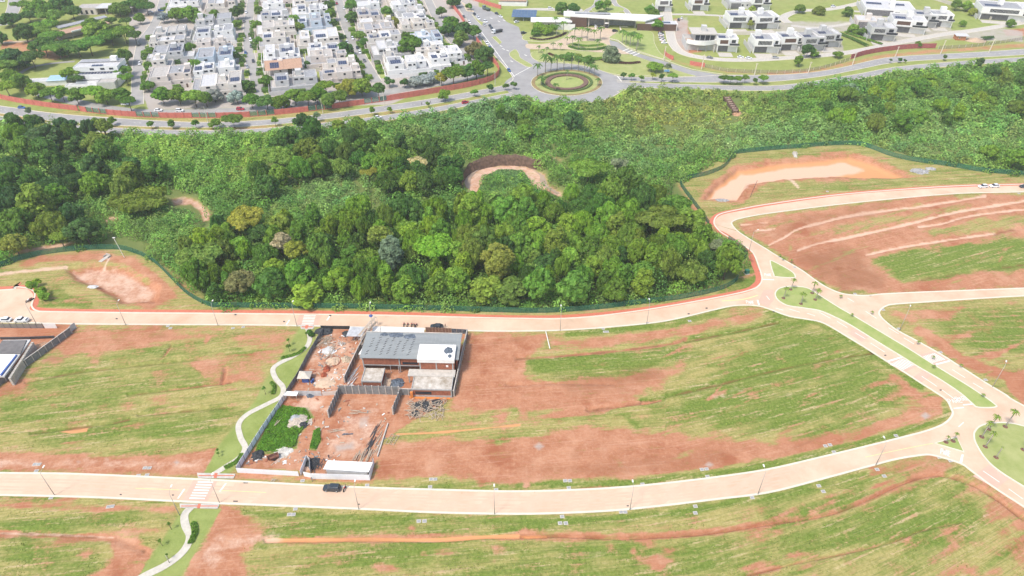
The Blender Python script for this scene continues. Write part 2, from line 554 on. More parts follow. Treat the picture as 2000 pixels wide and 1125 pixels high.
fill('soil', [(1900, 925), (1960, 960), (2100, 1060), (2100, 1090), (1930, 1010), (1890, 960)], 0.75, 10, 16)
fill('soil', [(1700, 905), (1760, 900), (1840, 905), (1800, 922), (1720, 940), (1660, 950)], 0.6, 14, 22)
for poly in ([(1080, 1075), (1500, 1060), (1480, 1150), (980, 1150), (600, 1120), (700, 1075)], [(1520, 1040), (1850, 940), (1920, 980), (1900, 1040), (1500, 1100)],
             [(480, 1010), (900, 1020), (1080, 1030), (900, 1040), (520, 1040)], [(1500, 990), (1680, 955), (1640, 985), (1500, 1012)], [(20, 1010), (260, 1012), (250, 1035), (40, 1035)], [(0, 1060), (200, 1055), (190, 1100), (0, 1120)]):
    fill('lush', poly, 0.75, 40, 44)
    fill('soil', poly, 0.2, 34, 40)
for c in ((870, 1080, 10), (1480, 1110, 24), (970, 1070, 12), (745, 1108, 12), (1560, 1085, 12), (1280, 1095, 22)):
    fill('soil', [(c[0] - c[2] * 1.6, c[1]), (c[0], c[1] - c[2] * .6), (c[0] + c[2] * 1.6, c[1]), (c[0], c[1] + c[2] * .6)], 0.8, 12, 16)
# big middle field
fill('soil', [(905, 650), (1060, 655), (1040, 690), (1020, 735), (1110, 745), (1300, 720), (1335, 705), (1345, 722), (1260, 772), (1150, 806),
              (1000, 800), (870, 810), (890, 760)], 0.95, 12, 24)
fill('soil', [(750, 868), (900, 862), (1040, 850), (1180, 830), (1380, 860), (1500, 862), (1700, 838), (1800, 790), (1846, 775), (1842, 810), (1600, 882),
              (1400, 918), (1100, 938), (900, 938), (735, 932)], 0.95, 14, 30)
fill('soil', [(1735, 715), (1780, 745), (1838, 780), (1846, 812), (1800, 818), (1730, 760)], 0.8, 12, 20)
fill('soil', [(1080, 668), (1250, 642), (1400, 622), (1490, 610), (1470, 632), (1300, 655), (1120, 678)], 0.8, 12, 20)
fill('soil', [(1010, 780), (1260, 740), (1300, 722), (1200, 790), (1150, 812), (1020, 830)], 0.9, 14, 24)
fill('lush', [(1030, 700), (1250, 690), (1335, 672), (1320, 700), (1200, 728), (1045, 738)], 0.95, 14, 24)
fill('soil', [(1030, 700), (1250, 690), (1335, 672), (1320, 700), (1200, 728), (1045, 738)], 0.1, 14, 24)
fill('lush', [(1280, 800), (1400, 740), (1500, 640), (1560, 622), (1660, 675), (1740, 730), (1770, 780), (1650, 835), (1480, 840)], 0.85, 24, 30)
fill('soil', [(1270, 790), (1340, 700), (1400, 650), (1560, 622), (1660, 675), (1740, 730), (1760, 780), (1650, 830), (1480, 840)], 0.22, 26, 36)
fill('soil', [(880, 805), (1020, 815), (1160, 808), (1100, 840), (960, 850), (800, 850), (830, 820)], 0.35, 16, 30)
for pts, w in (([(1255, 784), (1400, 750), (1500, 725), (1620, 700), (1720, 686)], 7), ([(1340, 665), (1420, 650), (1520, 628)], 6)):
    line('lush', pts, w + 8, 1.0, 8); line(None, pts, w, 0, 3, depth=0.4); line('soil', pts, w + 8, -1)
line('soil', [(1010, 700), (1150, 690), (1300, 672), (1340, 660)], 6, 0.9, 5, depth=0.25)
line('soil', [(1150, 800), (1210, 792), (1290, 780)], 7, 1.0, 4, depth=0.4)
line('soil', [(990, 752), (1100, 748), (1200, 750)], 5, 1.0, 4, depth=0.25)
line('mud', [(775, 848), (850, 845), (930, 838), (1015, 830)], 4, 0.9, 3)
for c in ((1400, 770, 30), (1450, 758, 22), (1560, 755, 14), (1520, 690, 12), (1590, 690, 10), (1690, 800, 18), (1590, 815, 14), (1540, 770, 12)):
    fill('pale', [(c[0] - c[2] * 1.6, c[1]), (c[0], c[1] - c[2] * .5), (c[0] + c[2] * 1.6, c[1]), (c[0], c[1] + c[2] * .5)], 0.45, 14, 22)
# verges along the kerbs
for pts in ([(1080, 948), (1200, 944), (1300, 935), (1400, 924), (1500, 908), (1600, 886), (1700, 860), (1800, 834), (1846, 815), (1846, 790)],
            [(480, 1003), (700, 1010), (1000, 1018), (1200, 1010), (1400, 988), (1600, 950), (1690, 925)], [(1110, 652), (1200, 644), (1300, 634), (1400, 611)],
            [(1500, 610), (1600, 634), (1700, 692), (1800, 757)], [(1725, 632), (1840, 700), (1960, 776)], [(1445, 460), (1560, 534), (1640, 580)], [(700, 955), (850, 964), (1000, 966)]):
    line('lush', pts, 16, 0.85, 9, rag=8)
    line('soil', pts, 14, -1, 9, rag=8)
# upper right field
fill('soil', [(1440, 440), (1500, 422), (1650, 402), (1800, 386), (2100, 376), (2200, 560), (1700, 572), (1620, 556), (1560, 520), (1480, 470)], 0.85, 5, 14)
fill('soil', [(1695, 505), (1800, 488), (1960, 462), (2060, 470), (2060, 520), (1900, 532), (1765, 550)], 0.15, 10, 20)
fill('lush', [(1695, 505), (1800, 488), (1960, 462), (2060, 470), (2060, 520), (1900, 532), (1765, 550)], 0.9, 10, 20)
fill('soil', [(1560, 470), (1640, 440), (1750, 422), (1900, 398), (1900, 404), (1740, 436), (1620, 462)], 0.4, 8, 16)
fill('soil', [(1800, 450), (1900, 430), (2000, 420), (2060, 435), (1950, 448), (1820, 460)], 0.35, 8, 16)
for pts, w in (([(1502, 477), (1530, 464), (1560, 446), (1620, 430), (1680, 417), (1800, 402), (1925, 382)], 6), ([(1558, 488), (1600, 474), (1660, 462), (1760, 440), (1860, 415), (1930, 403), (2000, 392), (2060, 384)], 6),
               ([(1795, 442), (1840, 436), (1900, 420), (2000, 408), (2060, 402)], 5), ([(1692, 497), (1760, 482), (1860, 467), (1945, 455)], 5), ([(1448, 438), (1500, 434)], 4), ([(1476, 450), (1514, 446)], 5)):
    line('mud', pts, w, 0.62, 2.5, depth=0.3)
    line('pale', pts, w, 0.9, 2.5)
line('soil', [(1945, 455), (2010, 442), (2080, 436)], 5, 1.0, 3, depth=0.3)
line('lush', [(1800, 545), (1900, 530), (2060, 508)], 5, 1.0, 3, depth=0.3)
# right field
fill('soil', [(1745, 615), (1780, 606), (1880, 600), (1860, 620), (1780, 632)], 0.75, 8, 16)
line('soil', [(1795, 645), (1830, 668), (1870, 695), (1930, 725), (2000, 735), (2060, 735)], 22, 0.95, 10)
fill('soil', [(1955, 740), (2010, 720), (2100, 730), (2100, 840), (2000, 790)], 1.0, 6, 8)
fill('lush', [(1800, 620), (2000, 600), (2100, 610), (2100, 690), (1950, 690), (1850, 660)], 0.8, 20, 26)
line('soil', [(1740, 640), (1800, 672), (1900, 730), (1960, 766)], 10, 0.3, 8)
# two basins and the ground round them
fill('soil', [(1310, 360), (1440, 300), (1700, 288), (1830, 325), (2050, 350), (2050, 356), (1500, 392), (1400, 412)], 0.3, 5, 10)
fill('lush', [(1310, 360), (1440, 300), (1700, 288), (1830, 325), (2050, 350), (2050, 356), (1500, 392), (1400, 412)], 0.5, 5, 10)
BAS = [(1378, 386), (1400, 360), (1440, 330), (1500, 318), (1560, 312), (1660, 303), (1700, 315), (1760, 338), (1780, 345), (1700, 345), (1620, 342), (1500, 350), (1460, 358), (1440, 388)]
fill('soil', [(1365, 392), (1395, 352), (1438, 322), (1560, 305), (1662, 297), (1710, 312), (1790, 345), (1700, 350), (1500, 354), (1450, 395)], 0.8, 5, 8)
fill('mud', BAS, 0.75, 4, 5, depth=2.2)
fill('pale', [(1385, 384), (1405, 362), (1450, 336), (1560, 320), (1650, 312), (1690, 325), (1620, 338), (1480, 350), (1440, 382)], 0.95, 5, 8)
line('pale', [(1525, 343), (1545, 352), (1560, 366)], 6, 1.0, 2)
line('pale', [(1551, 297), (1557, 310)], 5, 0.9, 2, sm=False)
fill('soil', [(1300, 368), (1325, 362), (1340, 385), (1395, 440), (1385, 445), (1345, 410)], 0.8, 5, 8)
fill('soil', [(0, 520), (60, 495), (200, 486), (270, 502), (340, 545), (390, 590), (380, 604), (100, 602), (80, 580), (70, 560), (0, 558)], 0.35, 4, 10)
fill('soil', [(40, 518), (80, 500), (200, 495), (262, 506), (320, 545), (345, 580), (300, 600), (250, 598), (310, 575), (290, 545), (240, 512), (120, 508)], 1.0, 6, 8)
fill('soil', [(130, 525), (180, 515), (250, 525), (310, 560), (300, 585), (240, 588), (200, 565), (150, 545)], 0.95, 8, 10, depth=1.8)
fill('pale', [(130, 525), (180, 518), (245, 525), (300, 560), (290, 583), (245, 585), (210, 565), (150, 545)], 0.7, 8, 12)
line('pale', [(-40, 539), (60, 529), (130, 522)], 7, 1.0, 2.5)
line('mud', [(-40, 539), (60, 529), (130, 522)], 7, 0.5, 2.5)
line('pale', [(214, 503), (206, 516), (200, 522)], 5, 1.0, 2.5)
fill('soil', [(1380, 470), (1440, 510), (1432, 545), (1405, 560), (1400, 520)], 0.45, 8, 12)
fill('lush', [(1440, 545), (1462, 505), (1478, 520), (1480, 545), (1462, 560), (1400, 575)], 0.9, 4, 4)
fill('lush', [(80, 575), (110, 560), (180, 590), (180, 600), (85, 600)], 0.9, 5, 8)
# bare ground and the river inside the wood
for poly, dep in (([(905, 352), (910, 330), (940, 318), (990, 312), (1040, 320), (1065, 335), (1072, 355), (1100, 372), (1118, 384), (1095, 382), (1065, 368),
                    (1040, 366), (1035, 350), (1025, 335), (990, 330), (955, 338), (940, 358), (925, 378), (912, 372)], 1.8),
                  ([(330, 388), (360, 380), (385, 388), (400, 402), (414, 415), (408, 430), (396, 432), (388, 412), (372, 398), (340, 400)], 0.8),
                  ([(190, 428), (230, 420), (240, 426), (205, 434)], 0.2), ([(50, 482), (140, 470), (160, 474), (100, 488), (0, 500)], 0.2), ([(1790, 215), (1800, 220), (1806, 236), (1796, 232)], 0.3), ([(1066, 298), (1085, 305), (1110, 318), (1080, 310)], 0.2)):
    fill('dark', poly, 0.0, 4, 5, depth=dep)
    fill('soil', poly, 0.75, 4, 5)
    fill('pale', poly, 0.75, 5, 5)
RIVER = [(905, 352), (910, 330), (940, 318), (990, 312), (1040, 320), (1065, 335), (1072, 355), (1100, 372), (1118, 384), (1095, 382), (1065, 368),
         (1040, 366), (1035, 350), (1025, 335), (990, 330), (955, 338), (940, 358), (925, 378), (912, 372)]
# building site
fill('soil', [(630, 640), (908, 650), (885, 775), (745, 860), (725, 930), (470, 912), (560, 770)], 1.0, 4, 6)
fill('pale', [(630, 645), (905, 652), (884, 770), (760, 815), (728, 925), (475, 908), (560, 775)], 0.34, 12, 24)
fill('pale', [(640, 650), (700, 665), (690, 720), (660, 760), (600, 760), (610, 700)], 0.5, 14, 24)
for c in ((668, 680, 9), (655, 672, 8), (620, 740, 9), (646, 735, 8), (600, 785, 9), (660, 720, 7), (700, 845, 12), (684, 822, 12), (612, 700, 8), (725, 800, 8), (640, 800, 9), (560, 905, 12), (600, 915, 8), (735, 745, 7)):
    fill('pale', [(c[0] - c[2] * 1.5, c[1]), (c[0], c[1] - c[2] * .6), (c[0] + c[2] * 1.5, c[1]), (c[0], c[1] + c[2] * .6)], 0.9, 9, 14)
fill('pale', [(665, 830), (710, 805), (738, 830), (720, 880), (650, 890), (630, 870)], 0.62, 22, 40)
fill('pale', [(575, 790), (640, 775), (620, 800), (580, 800)], 0.8, 8, 12)
fill('pale', [(480, 900), (590, 895), (590, 920), (480, 912)], 0.35, 10, 14)
fill('stone', [(650, 868), (690, 862), (695, 880), (655, 886)], 0.6, 12, 18)
fill('stone', [(700, 812), (725, 806), (720, 835), (700, 838)], 0.5, 8, 10)
fill('lush', [(497, 885), (520, 835), (552, 790), (600, 798), (612, 815), (585, 850), (580, 875), (540, 888)], 1.0, 6, 10)
fill('soil', [(497, 885), (520, 835), (552, 790), (600, 798), (612, 815), (585, 850), (580, 875), (540, 888)], 0.0, 6, 10)
fill('lush', [(604, 878), (612, 840), (626, 834), (628, 860), (618, 880)], 1.0, 4, 6)
fill('soil', [(604, 878), (612, 840), (626, 834), (628, 860), (618, 880)], 0.0, 4, 6)
fill('soil', [(470, 912), (735, 930), (730, 945), (640, 940), (480, 935)], 0.7, 5, 8)
for poly in ([(585, 640), (626, 642), (566, 760), (466, 905), (450, 922), (396, 930), (428, 868), (500, 780), (520, 740)], [(358, 992), (432, 994), (340, 1150), (255, 1150)]):
    fill('lawn', poly, 1.0, 4, 3)
    fill('soil', poly, 0.0, 4, 3)
# grey stone patches where services were laid
for c in ((605 - 452, 902, 7), (345, 903, 12), (1053, 872, 12), (1385, 908, 9), (1808, 812, 14), (1610, 405, 8)):
    fill('stone', [(c[0] - c[2], c[1]), (c[0], c[1] - c[2] * .7), (c[0] + c[2], c[1]), (c[0], c[1] + c[2] * .7)], 0.6, 8, 8)

# the fields are patchy everywhere: worn strips, thin and thick growth, wet and dusty earth
prnd = random.Random(21)
for k_ in range(520):
    pv_ = prnd.uniform(636, 1120); pu_ = prnd.uniform(-20, 2020)
    if k_ > 430: pv_, pu_ = prnd.uniform(385, 570), prnd.uniform(1440, 2020)
    if 575 < pu_ < 905 and 640 < pv_ < 930 and k_ % 3: continue
    a0 = prnd.uniform(8, 60); b0 = prnd.uniform(2.5, 9) * (pv_ / 900)
    tl = -(0.10 + (0.28 if pu_ > 1250 else 0.0)) + prnd.uniform(-.12, .12)
    if prnd.random() < 0.12: tl += prnd.choice((-1, 1)) * prnd.uniform(.5, 1.2); a0 *= .6
    sl = _sub([(pu_ - a0, pv_ - a0 * .5), (pu_ + a0, pv_ + a0 * .5)], 24)
    du, dv = U[sl] - pu_, V[sl] - pv_
    e1 = (du * math.cos(tl) + dv * math.sin(tl)) / a0; e2 = (-du * math.sin(tl) + dv * math.cos(tl)) / b0
    g_ = np.exp(-(e1 * e1 + e2 * e2) * 1.3 * (1 + 1.2 * WOB[sl])) * prnd.uniform(.5, 1.0)
    kind_ = prnd.random()
    if kind_ < 0.36: ATT['soil'][sl] += 0.55 * g_ * (ATT['lawn'][sl] < .5)
    elif kind_ < 0.62: ATT['soil'][sl] = np.clip(ATT['soil'][sl] - 0.5 * g_, 0.05, 1)
    elif kind_ < 0.82: ATT['lush'][sl] += 0.6 * g_
    elif kind_ < 0.92: ATT['pale'][sl] += 0.45 * g_ * (ATT['soil'][sl] > .3)
    else: ATT['moist_and_ditch_shade'][sl] += 0.45 * g_ * (ATT['soil'][sl] > .4)
for poly, w_ in (([(1545, 500), (1600, 484), (1680, 496), (1700, 520), (1742, 562), (1670, 572), (1610, 545)], .5), ([(1520, 440), (1640, 412), (1760, 396), (1700, 412), (1580, 440), (1510, 468)], .35), ([(1080, 740), (1300, 716), (1290, 735), (1180, 765), (1120, 765)], .35), ([(1010, 915), (1250, 900), (1440, 880), (1400, 905), (1150, 930)], .25)):
    fill('moist_and_ditch_shade', poly, w_, 14, 30)
# relief: gentle swells in the fields, hollows stay away from the roads because they are drawn there
Z -= 0.02

# directions of the mown rows: along / across coordinates, turned with the fields
ang = np.full_like(X, math.radians(6.0))
ang = np.where((U > 1300) & (V > 600) & (V < 960), math.radians(9.0) + (U - 1300) / 700.0 * 0.12, ang)
ang = np.where((U > 1100) & (V > 955), math.radians(6.0) + np.clip((U - 1300) / 700.0, -0.1, 1.2) * 0.18, ang)
ang = np.where((U > 1430) & (V > 380) & (V < 575), math.radians(20.0), ang)
ang = np.where((U > 1717) & (V > 595) & (V < 800), math.radians(2.0), ang)
ang = np.where((U < 560) & (V > 634) & (V < 935), math.radians(10.0), ang)
ROWX = X * np.cos(ang) + Y * np.sin(ang)
ROWY = -X * np.sin(ang) + Y * np.cos(ang)

nr, nc = X.shape
me = bpy.data.meshes.new('ground')
verts = np.stack([X, Y, Z], -1).reshape(-1, 3).astype(np.float32)
idx = np.arange(nr * nc).reshape(nr, nc)
quads = np.stack([idx[1:, :-1], idx[1:, 1:], idx[:-1, 1:], idx[:-1, :-1]], -1).reshape(-1, 4)
me.vertices.add(len(verts)); me.vertices.foreach_set('co', verts.ravel())
me.loops.add(quads.size); me.loops.foreach_set('vertex_index', quads.ravel().astype(np.int32))
me.polygons.add(len(quads)); me.polygons.foreach_set('loop_start', (np.arange(len(quads)) * 4).astype(np.int32))
me.update(calc_edges=True)
me.polygons.foreach_set('use_smooth', np.ones(len(quads), bool))
for k in ATT:
    at = me.attributes.new(k, 'FLOAT', 'POINT')
    at.data.foreach_set('value', np.clip(ATT[k], 0, 1).astype(np.float32).ravel())
at = me.attributes.new('rows', 'FLOAT_VECTOR', 'POINT')
at.data.foreach_set('vector', np.stack([ROWX, ROWY, np.zeros_like(X)], -1).astype(np.float32).ravel())


def ground_material():
    m = bpy.data.materials.new('soil_and_grass')
    nt, b = nodes_of(m)
    N, L = nt.nodes, nt.links

    def attr(n, out='Fac'):
        a = N.new('ShaderNodeAttribute'); a.attribute_name = n
        return a.outputs[out]

    def noise(vec, sc, det=6, rough=0.6, stretch=(1, 1, 1)):
        mp = N.new('ShaderNodeMapping'); mp.inputs['Scale'].default_value = stretch
        L.new(vec, mp.inputs['Vector'])
        n = N.new('ShaderNodeTexNoise')
        n.inputs['Scale'].default_value = sc; n.inputs['Detail'].default_value = det; n.inputs['Roughness'].default_value = rough
        L.new(mp.outputs[0], n.inputs['Vector'])
        return n.outputs['Fac']

    def math_(op, a, b_=None, c=None):
        n = N.new('ShaderNodeMath'); n.operation = op
        for i, x in enumerate((a, b_, c)):
            if x is None: continue
            if isinstance(x, (int, float)): n.inputs[i].default_value = x
            else: L.new(x, n.inputs[i])
        return n.outputs[0]

    def rng(x, a, b_, c=0.0, d=1.0):
        n = N.new('ShaderNodeMapRange'); n.interpolation_type = 'SMOOTHSTEP'
        L.new(x, n.inputs['Value'])
        for k, q in zip(('From Min', 'From Max', 'To Min', 'To Max'), (a, b_, c, d)): n.inputs[k].default_value = q
        return n.outputs[0]

    def mix(f, a, b_):
        n = N.new('ShaderNodeMix'); n.data_type = 'RGBA'
        if isinstance(f, (int, float)): n.inputs[0].default_value = f
        else: L.new(f, n.inputs[0])
        for i, x in ((6, a), (7, b_)):
            if isinstance(x, tuple): n.inputs[i].default_value = (*x, 1)
            else: L.new(x, n.inputs[i])
        return n.outputs[2]

    geo = N.new('ShaderNodeNewGeometry')
    pos = geo.outputs['Position']
    rowv = attr('rows', 'Vector')
    fine = noise(pos, 1.1, 8, 0.7)
    mid = noise(pos, 0.16, 8, 0.68)
    big = noise(pos, 0.035, 5, 0.6)
    streak = noise(rowv, 1.0, 7, 0.72, (0.055, 0.85, 1.0))
    streak2 = noise(rowv, 1.0, 6, 0.7, (0.02, 0.22, 1.0))
    streak3 = noise(rowv, 1.0, 4, 0.7, (0.12, 2.3, 1.0))
    # grass: dry olive to lush green, straw showing in the mown rows
    lush = math_('ADD', math_('MULTIPLY', attr('lush'), 0.85), math_('MULTIPLY', math_('SUBTRACT', streak2, 0.5), 2.2))
    lush = math_('ADD', lush, math_('MULTIPLY', math_('SUBTRACT', mid, 0.5), 1.3))
    dry = mix(rng(fine, 0.3, 0.7), (0.285, 0.25, 0.078), (0.42, 0.35, 0.14))
    green = mix(rng(fine, 0.3, 0.7), (0.10, 0.155, 0.022), (0.195, 0.25, 0.05))
    grass = mix(rng(lush, 0.12, 0.78), dry, green)
    straw = math_('MULTIPLY', rng(math_('ADD', streak, math_('MULTIPLY', math_('SUBTRACT', fine, 0.5), 0.35)), 0.53, 0.66), 0.8)
    straw = math_('MULTIPLY', straw, rng(big, 0.30, 0.50))
    grass = mix(straw, grass, (0.54, 0.41, 0.24))
    grass = mix(math_('MULTIPLY', rng(streak3, 0.36, 0.52, 0.55, 0.0), 0.8), grass, (0.10, 0.135, 0.03))
    # soil: red earth, paler where it is dry and trodden
    earth = mix(rng(mid, 0.30, 0.70), (0.325, 0.125, 0.062), (0.455, 0.22, 0.125))
    earth = mix(rng(fine, 0.42, 0.78, 0.0, 0.55), earth, (0.55, 0.325, 0.205))
    earth = mix(rng(big, 0.5, 0.66, 0.0, 0.6), earth, (0.33, 0.115, 0.055))
    earth = mix(rng(streak, 0.55, 0.72, 0.0, 0.35), earth, (0.36, 0.13, 0.075))
    blot = noise(pos, 0.07, 7, 0.7)
    earth = mix(rng(blot, 0.50, 0.72, 0.0, 0.65), earth, (0.56, 0.335, 0.215))
    earth = mix(rng(blot, 0.34, 0.47, 0.75, 0.0), earth, (0.30, 0.10, 0.048))
    earth = mix(rng(noise(rowv, 1.0, 4, 0.6, (0.05, 1.4, 1.0)), 0.54, 0.64, 0.0, 0.25), earth, (0.58, 0.35, 0.235))
    wet = noise(pos, 0.45, 6, 0.7)
    earth = mix(rng(wet, 0.6, 0.75, 0.0, 0.45), earth, (0.29, 0.105, 0.06))
    s = math_('ADD', attr('soil'), math_('MULTIPLY', math_('SUBTRACT', mid, 0.5), 1.6))
    s = math_('ADD', s, math_('MULTIPLY', math_('SUBTRACT', streak, 0.5), 1.3))
    s = math_('ADD', s, math_('MULTIPLY', math_('SUBTRACT', fine, 0.5), 0.75))
    s = math_('MULTIPLY', s, rng(attr('soil'), 0.01, 0.12))
    c = mix(rng(s, 0.26, 0.80), grass, earth)
    p = math_('ADD', attr('pale'), math_('MULTIPLY', math_('SUBTRACT', noise(pos, 0.35, 7, 0.72), 0.5), 1.7))
    c = mix(math_('MULTIPLY', rng(p, 0.3, 1.0), 0.8), c, mix(fine, (0.54, 0.35, 0.25), (0.70, 0.54, 0.42)))
    c = mix(rng(attr('mud'), 0.25, 0.75), c, mix(rng(math_('ADD', attr('pale'), math_('MULTIPLY', mid, 0.4)), 0.2, 0.9), (0.58, 0.28, 0.125), (0.64, 0.415, 0.29)))
    c = mix(math_('MULTIPLY', attr('moist_and_ditch_shade'), rng(fine, 0.25, 0.6, 0.35, 0.95)), c, (0.19, 0.085, 0.04))  # damp earth patches, plus ditch shade put into the soil colour
    lawn = mix(rng(mid, 0.3, 0.7), (0.20, 0.25, 0.06), (0.28, 0.325, 0.10))
    lawn = mix(rng(big, 0.45, 0.7, 0.0, 0.5), lawn, (0.33, 0.31, 0.12))
    lawn = mix(rng(fine, 0.5, 0.8, 0.0, 0.4), lawn, (0.12, 0.20, 0.03))
    lf = math_('MULTIPLY', attr('lawn'), math_('SUBTRACT', 1.0, rng(attr('soil'), 0.3, 0.6)))
    c = mix(lf, c, lawn)
    st = math_('ADD', attr('stone'), math_('MULTIPLY', math_('SUBTRACT', mid, 0.5), 0.5))
    c = mix(rng(st, 0.25, 0.75), c, mix(fine, (0.34, 0.30, 0.265), (0.46, 0.415, 0.37)))
    c = mix(attr('dark'), c, mix(mid, (0.09, 0.135, 0.035), (0.19, 0.22, 0.07)))
    L.new(c, b.inputs['Base Color'])
    b.inputs['Roughness'].default_value = 0.95
    b.inputs['Specular IOR Level'].default_value = 0.1
    bp = N.new('ShaderNodeBump')
    bp.inputs['Strength'].default_value = 0.7
    bp.inputs['Distance'].default_value = 0.35
    L.new(math_('ADD', math_('MULTIPLY', mid, 0.8), math_('ADD', math_('MULTIPLY', fine, 0.5), math_('MULTIPLY', streak, 0.5))), bp.inputs['Height'])
    L.new(bp.outputs[0], b.inputs['Normal'])
    return m


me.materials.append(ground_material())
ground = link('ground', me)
tag(ground, 'red earth and grass ground of the whole estate', kind='structure')


# ------------------------------------------------------------------ roads, paths, kerbs
def flat(name, poly, z, m, parent=None, thick=0.0):
    """A paved sheet from a plan outline given in photograph pixels."""
    pts = [P(u, v).xy for u, v in poly]
    area = sum(pts[i].x * pts[(i + 1) % len(pts)].y - pts[(i + 1) % len(pts)].x * pts[i].y for i in range(len(pts)))
    if area < 0: pts = pts[::-1]
    mb = MB()
    if thick:
        mb.prism(pts, z - thick, z)
    else:
        mb.add([(p.x, p.y, z) for p in pts], [tuple(range(len(pts)))])
    return mb.build(name, m, parent)


def ribbon(name, pts_px, width, z, m, parent=None, h=0.0, closed=False, off=0.0, n=5, kind=None, sm=True):
    """A strip of constant width (metres) along a plan line; h > 0 makes it a kerb with that step."""
    line_ = smooth(pts_px, n, closed) if sm else pts_px
    pts = [P(u, v).xy for u, v in line_]
    m_ = len(pts)
    L_, R_ = [], []
    for i in range(m_):
        a = pts[(i - 1) % m_] if (closed or i > 0) else pts[0]
        b = pts[(i + 1) % m_] if (closed or i < m_ - 1) else pts[-1]
        d = (b - a)
        if d.length < 1e-6: d = Vector((1, 0))
        d.normalize()
        nrm = Vector((-d.y, d.x))
        L_.append(pts[i] + nrm * (width / 2 + off)); R_.append(pts[i] + nrm * (-width / 2 + off))
    mb = MB()
    vs_, fs_ = [], []
    if h > 0:
        for i in range(m_):
            vs_ += [(L_[i].x, L_[i].y, -0.05), (L_[i].x, L_[i].y, z + h), (R_[i].x, R_[i].y, z + h), (R_[i].x, R_[i].y, -0.05)]
        for i in range(m_ if closed else m_ - 1):
            j = (i + 1) % m_
            for k in range(3):
                fs_.append((i * 4 + k, i * 4 + k + 1, j * 4 + k + 1, j * 4 + k))
    else:
        for i in range(m_):
            vs_ += [(L_[i].x, L_[i].y, z), (R_[i].x, R_[i].y, z)]
        for i in range(m_ if closed else m_ - 1):
            j = (i + 1) % m_
            fs_.append((i * 2, i * 2 + 1, j * 2 + 1, j * 2))
    mb.add(vs_, fs_)
    o = mb.build(name, m, parent)
    if kind: tag(o, kind=kind)
    return o


def structure(o, label=None):
    return tag(o, label, kind='structure')


# near roads (plan lines)
N1 = [(-300, 918), (0, 924), (150, 926), (400, 937), (500, 942), (700, 952), (900, 958), (1000, 960), (1100, 958), (1200, 953), (1300, 944), (1400, 932),
      (1500, 917), (1600, 894), (1700, 870), (1760, 855), (1812, 841), (1845, 827), (1860, 810), (1857, 797), (1848, 781), (1825, 765), (1795, 746), (1760, 723), (1732, 706), (1688, 678), (1655, 658), (1620, 637),
      (1595, 627), (1542, 618), (1500, 603), (1475, 597), (1437, 597), (1400, 604), (1300, 627), (1200, 638), (1100, 645), (1000, 647), (912, 646), (700, 639), (500, 635), (300, 634), (150, 633), (0, 630), (-300, 628)]
S1 = [(-300, 962), (0, 967), (200, 972), (400, 982), (500, 986), (700, 994), (850, 1001), (1000, 1004), (1100, 1002), (1200, 997), (1300, 987), (1400, 975),
      (1500, 962), (1600, 937), (1700, 910), (1750, 897), (1800, 889), (1825, 890), (1875, 905), (1900, 922), (1938, 950), (1998, 989), (2100, 1055), (2300, 1180)]
lower_road = structure(flat('lower_road', smooth(N1[:20], 6)[:-1] + [(1862, 800), (1905, 850), (1905, 865), (1922, 893), (1948, 918), (1998, 950), (2100, 1010), (2300, 1110)] + smooth(S1, 6)[::-1], 0.030, M_PAVER), 'pale pink paved road along the bottom of the estate')
blvd_poly = smooth([(1420, 596), (1437, 597), (1475, 597), (1500, 603), (1542, 618), (1595, 627), (1620, 637), (1655, 658), (1688, 678), (1732, 706), (1760, 723), (1795, 746), (1825, 765), (1848, 781), (1857, 797), (1860, 810), (1845, 827)], 6) + \
    [(1800, 846), (1870, 884), (1905, 870), (1902, 850), (1912, 834), (1954, 826), (2000, 833), (2100, 858), (2300, 905), (2300, 960)] + [(2300, 960), (2200, 892), (2000, 793), (1962, 770), (1922, 746), (1875, 716), (1837, 692), (1787, 664), (1750, 644), (1725, 624), (1718, 610), (1730, 598), (1750, 594)] + \
    [(1750, 573), (1700, 577), (1675, 577), (1647, 574), (1620, 564), (1596, 550), (1564, 527), (1524, 504), (1492, 484), (1462, 466), (1440, 452)] + [(1395, 438), (1405, 451), (1425, 461), (1457, 481), (1474, 500), (1482, 521), (1488, 543), (1482, 558), (1470, 565), (1441, 573)]
boulevard = structure(flat('boulevard', blvd_poly, 0.035, M_PAVER), 'pale pink paved boulevard with a green median')
cross_road = structure(flat('cross_road', [(1690, 577), (1750, 573), (2000, 563), (2300, 551), (2300, 565), (2000, 578), (1825, 589), (1750, 594), (1700, 600)], 0.040, M_PAVER), 'pale paved side road leaving to the right')
upN = [(-300, 575), (0, 567), (29, 561), (53, 563), (66, 569), (68, 579), (63, 591), (63, 600), (72, 607), (98, 609), (250, 611), (500, 613), (750, 616), (1000, 622), (1125, 621), (1250, 607), (1375, 586), (1441, 573), (1470, 565), (1482, 558),
       (1488, 548), (1487, 537), (1482, 521), (1474, 500), (1463, 487), (1436, 470), (1418, 460), (1405, 451), (1395, 438), (1397, 426), (1410, 417), (1450, 408), (1500, 399), (1625, 382), (1750, 371), (1875, 363), (2000, 360), (2300, 354)]
upper_road = structure(flat('upper_road', smooth(upN[:18], 6) + [(1475, 597), (1437, 597)] + smooth(N1[33:], 6)[1:], 0.032, M_PAVER), 'pale pink paved road below the wood')
NE_S = [(2300, 366), (2000, 375), (1875, 378), (1750, 388), (1625, 401), (1500, 417), (1450, 426), (1434, 431), (1429, 437), (1440, 451)]
bend_road = structure(flat('bend_road', smooth(upN[28:], 6) + smooth(NE_S, 6), 0.044, M_PAVER), 'pale pink paved road bending away to the upper right')
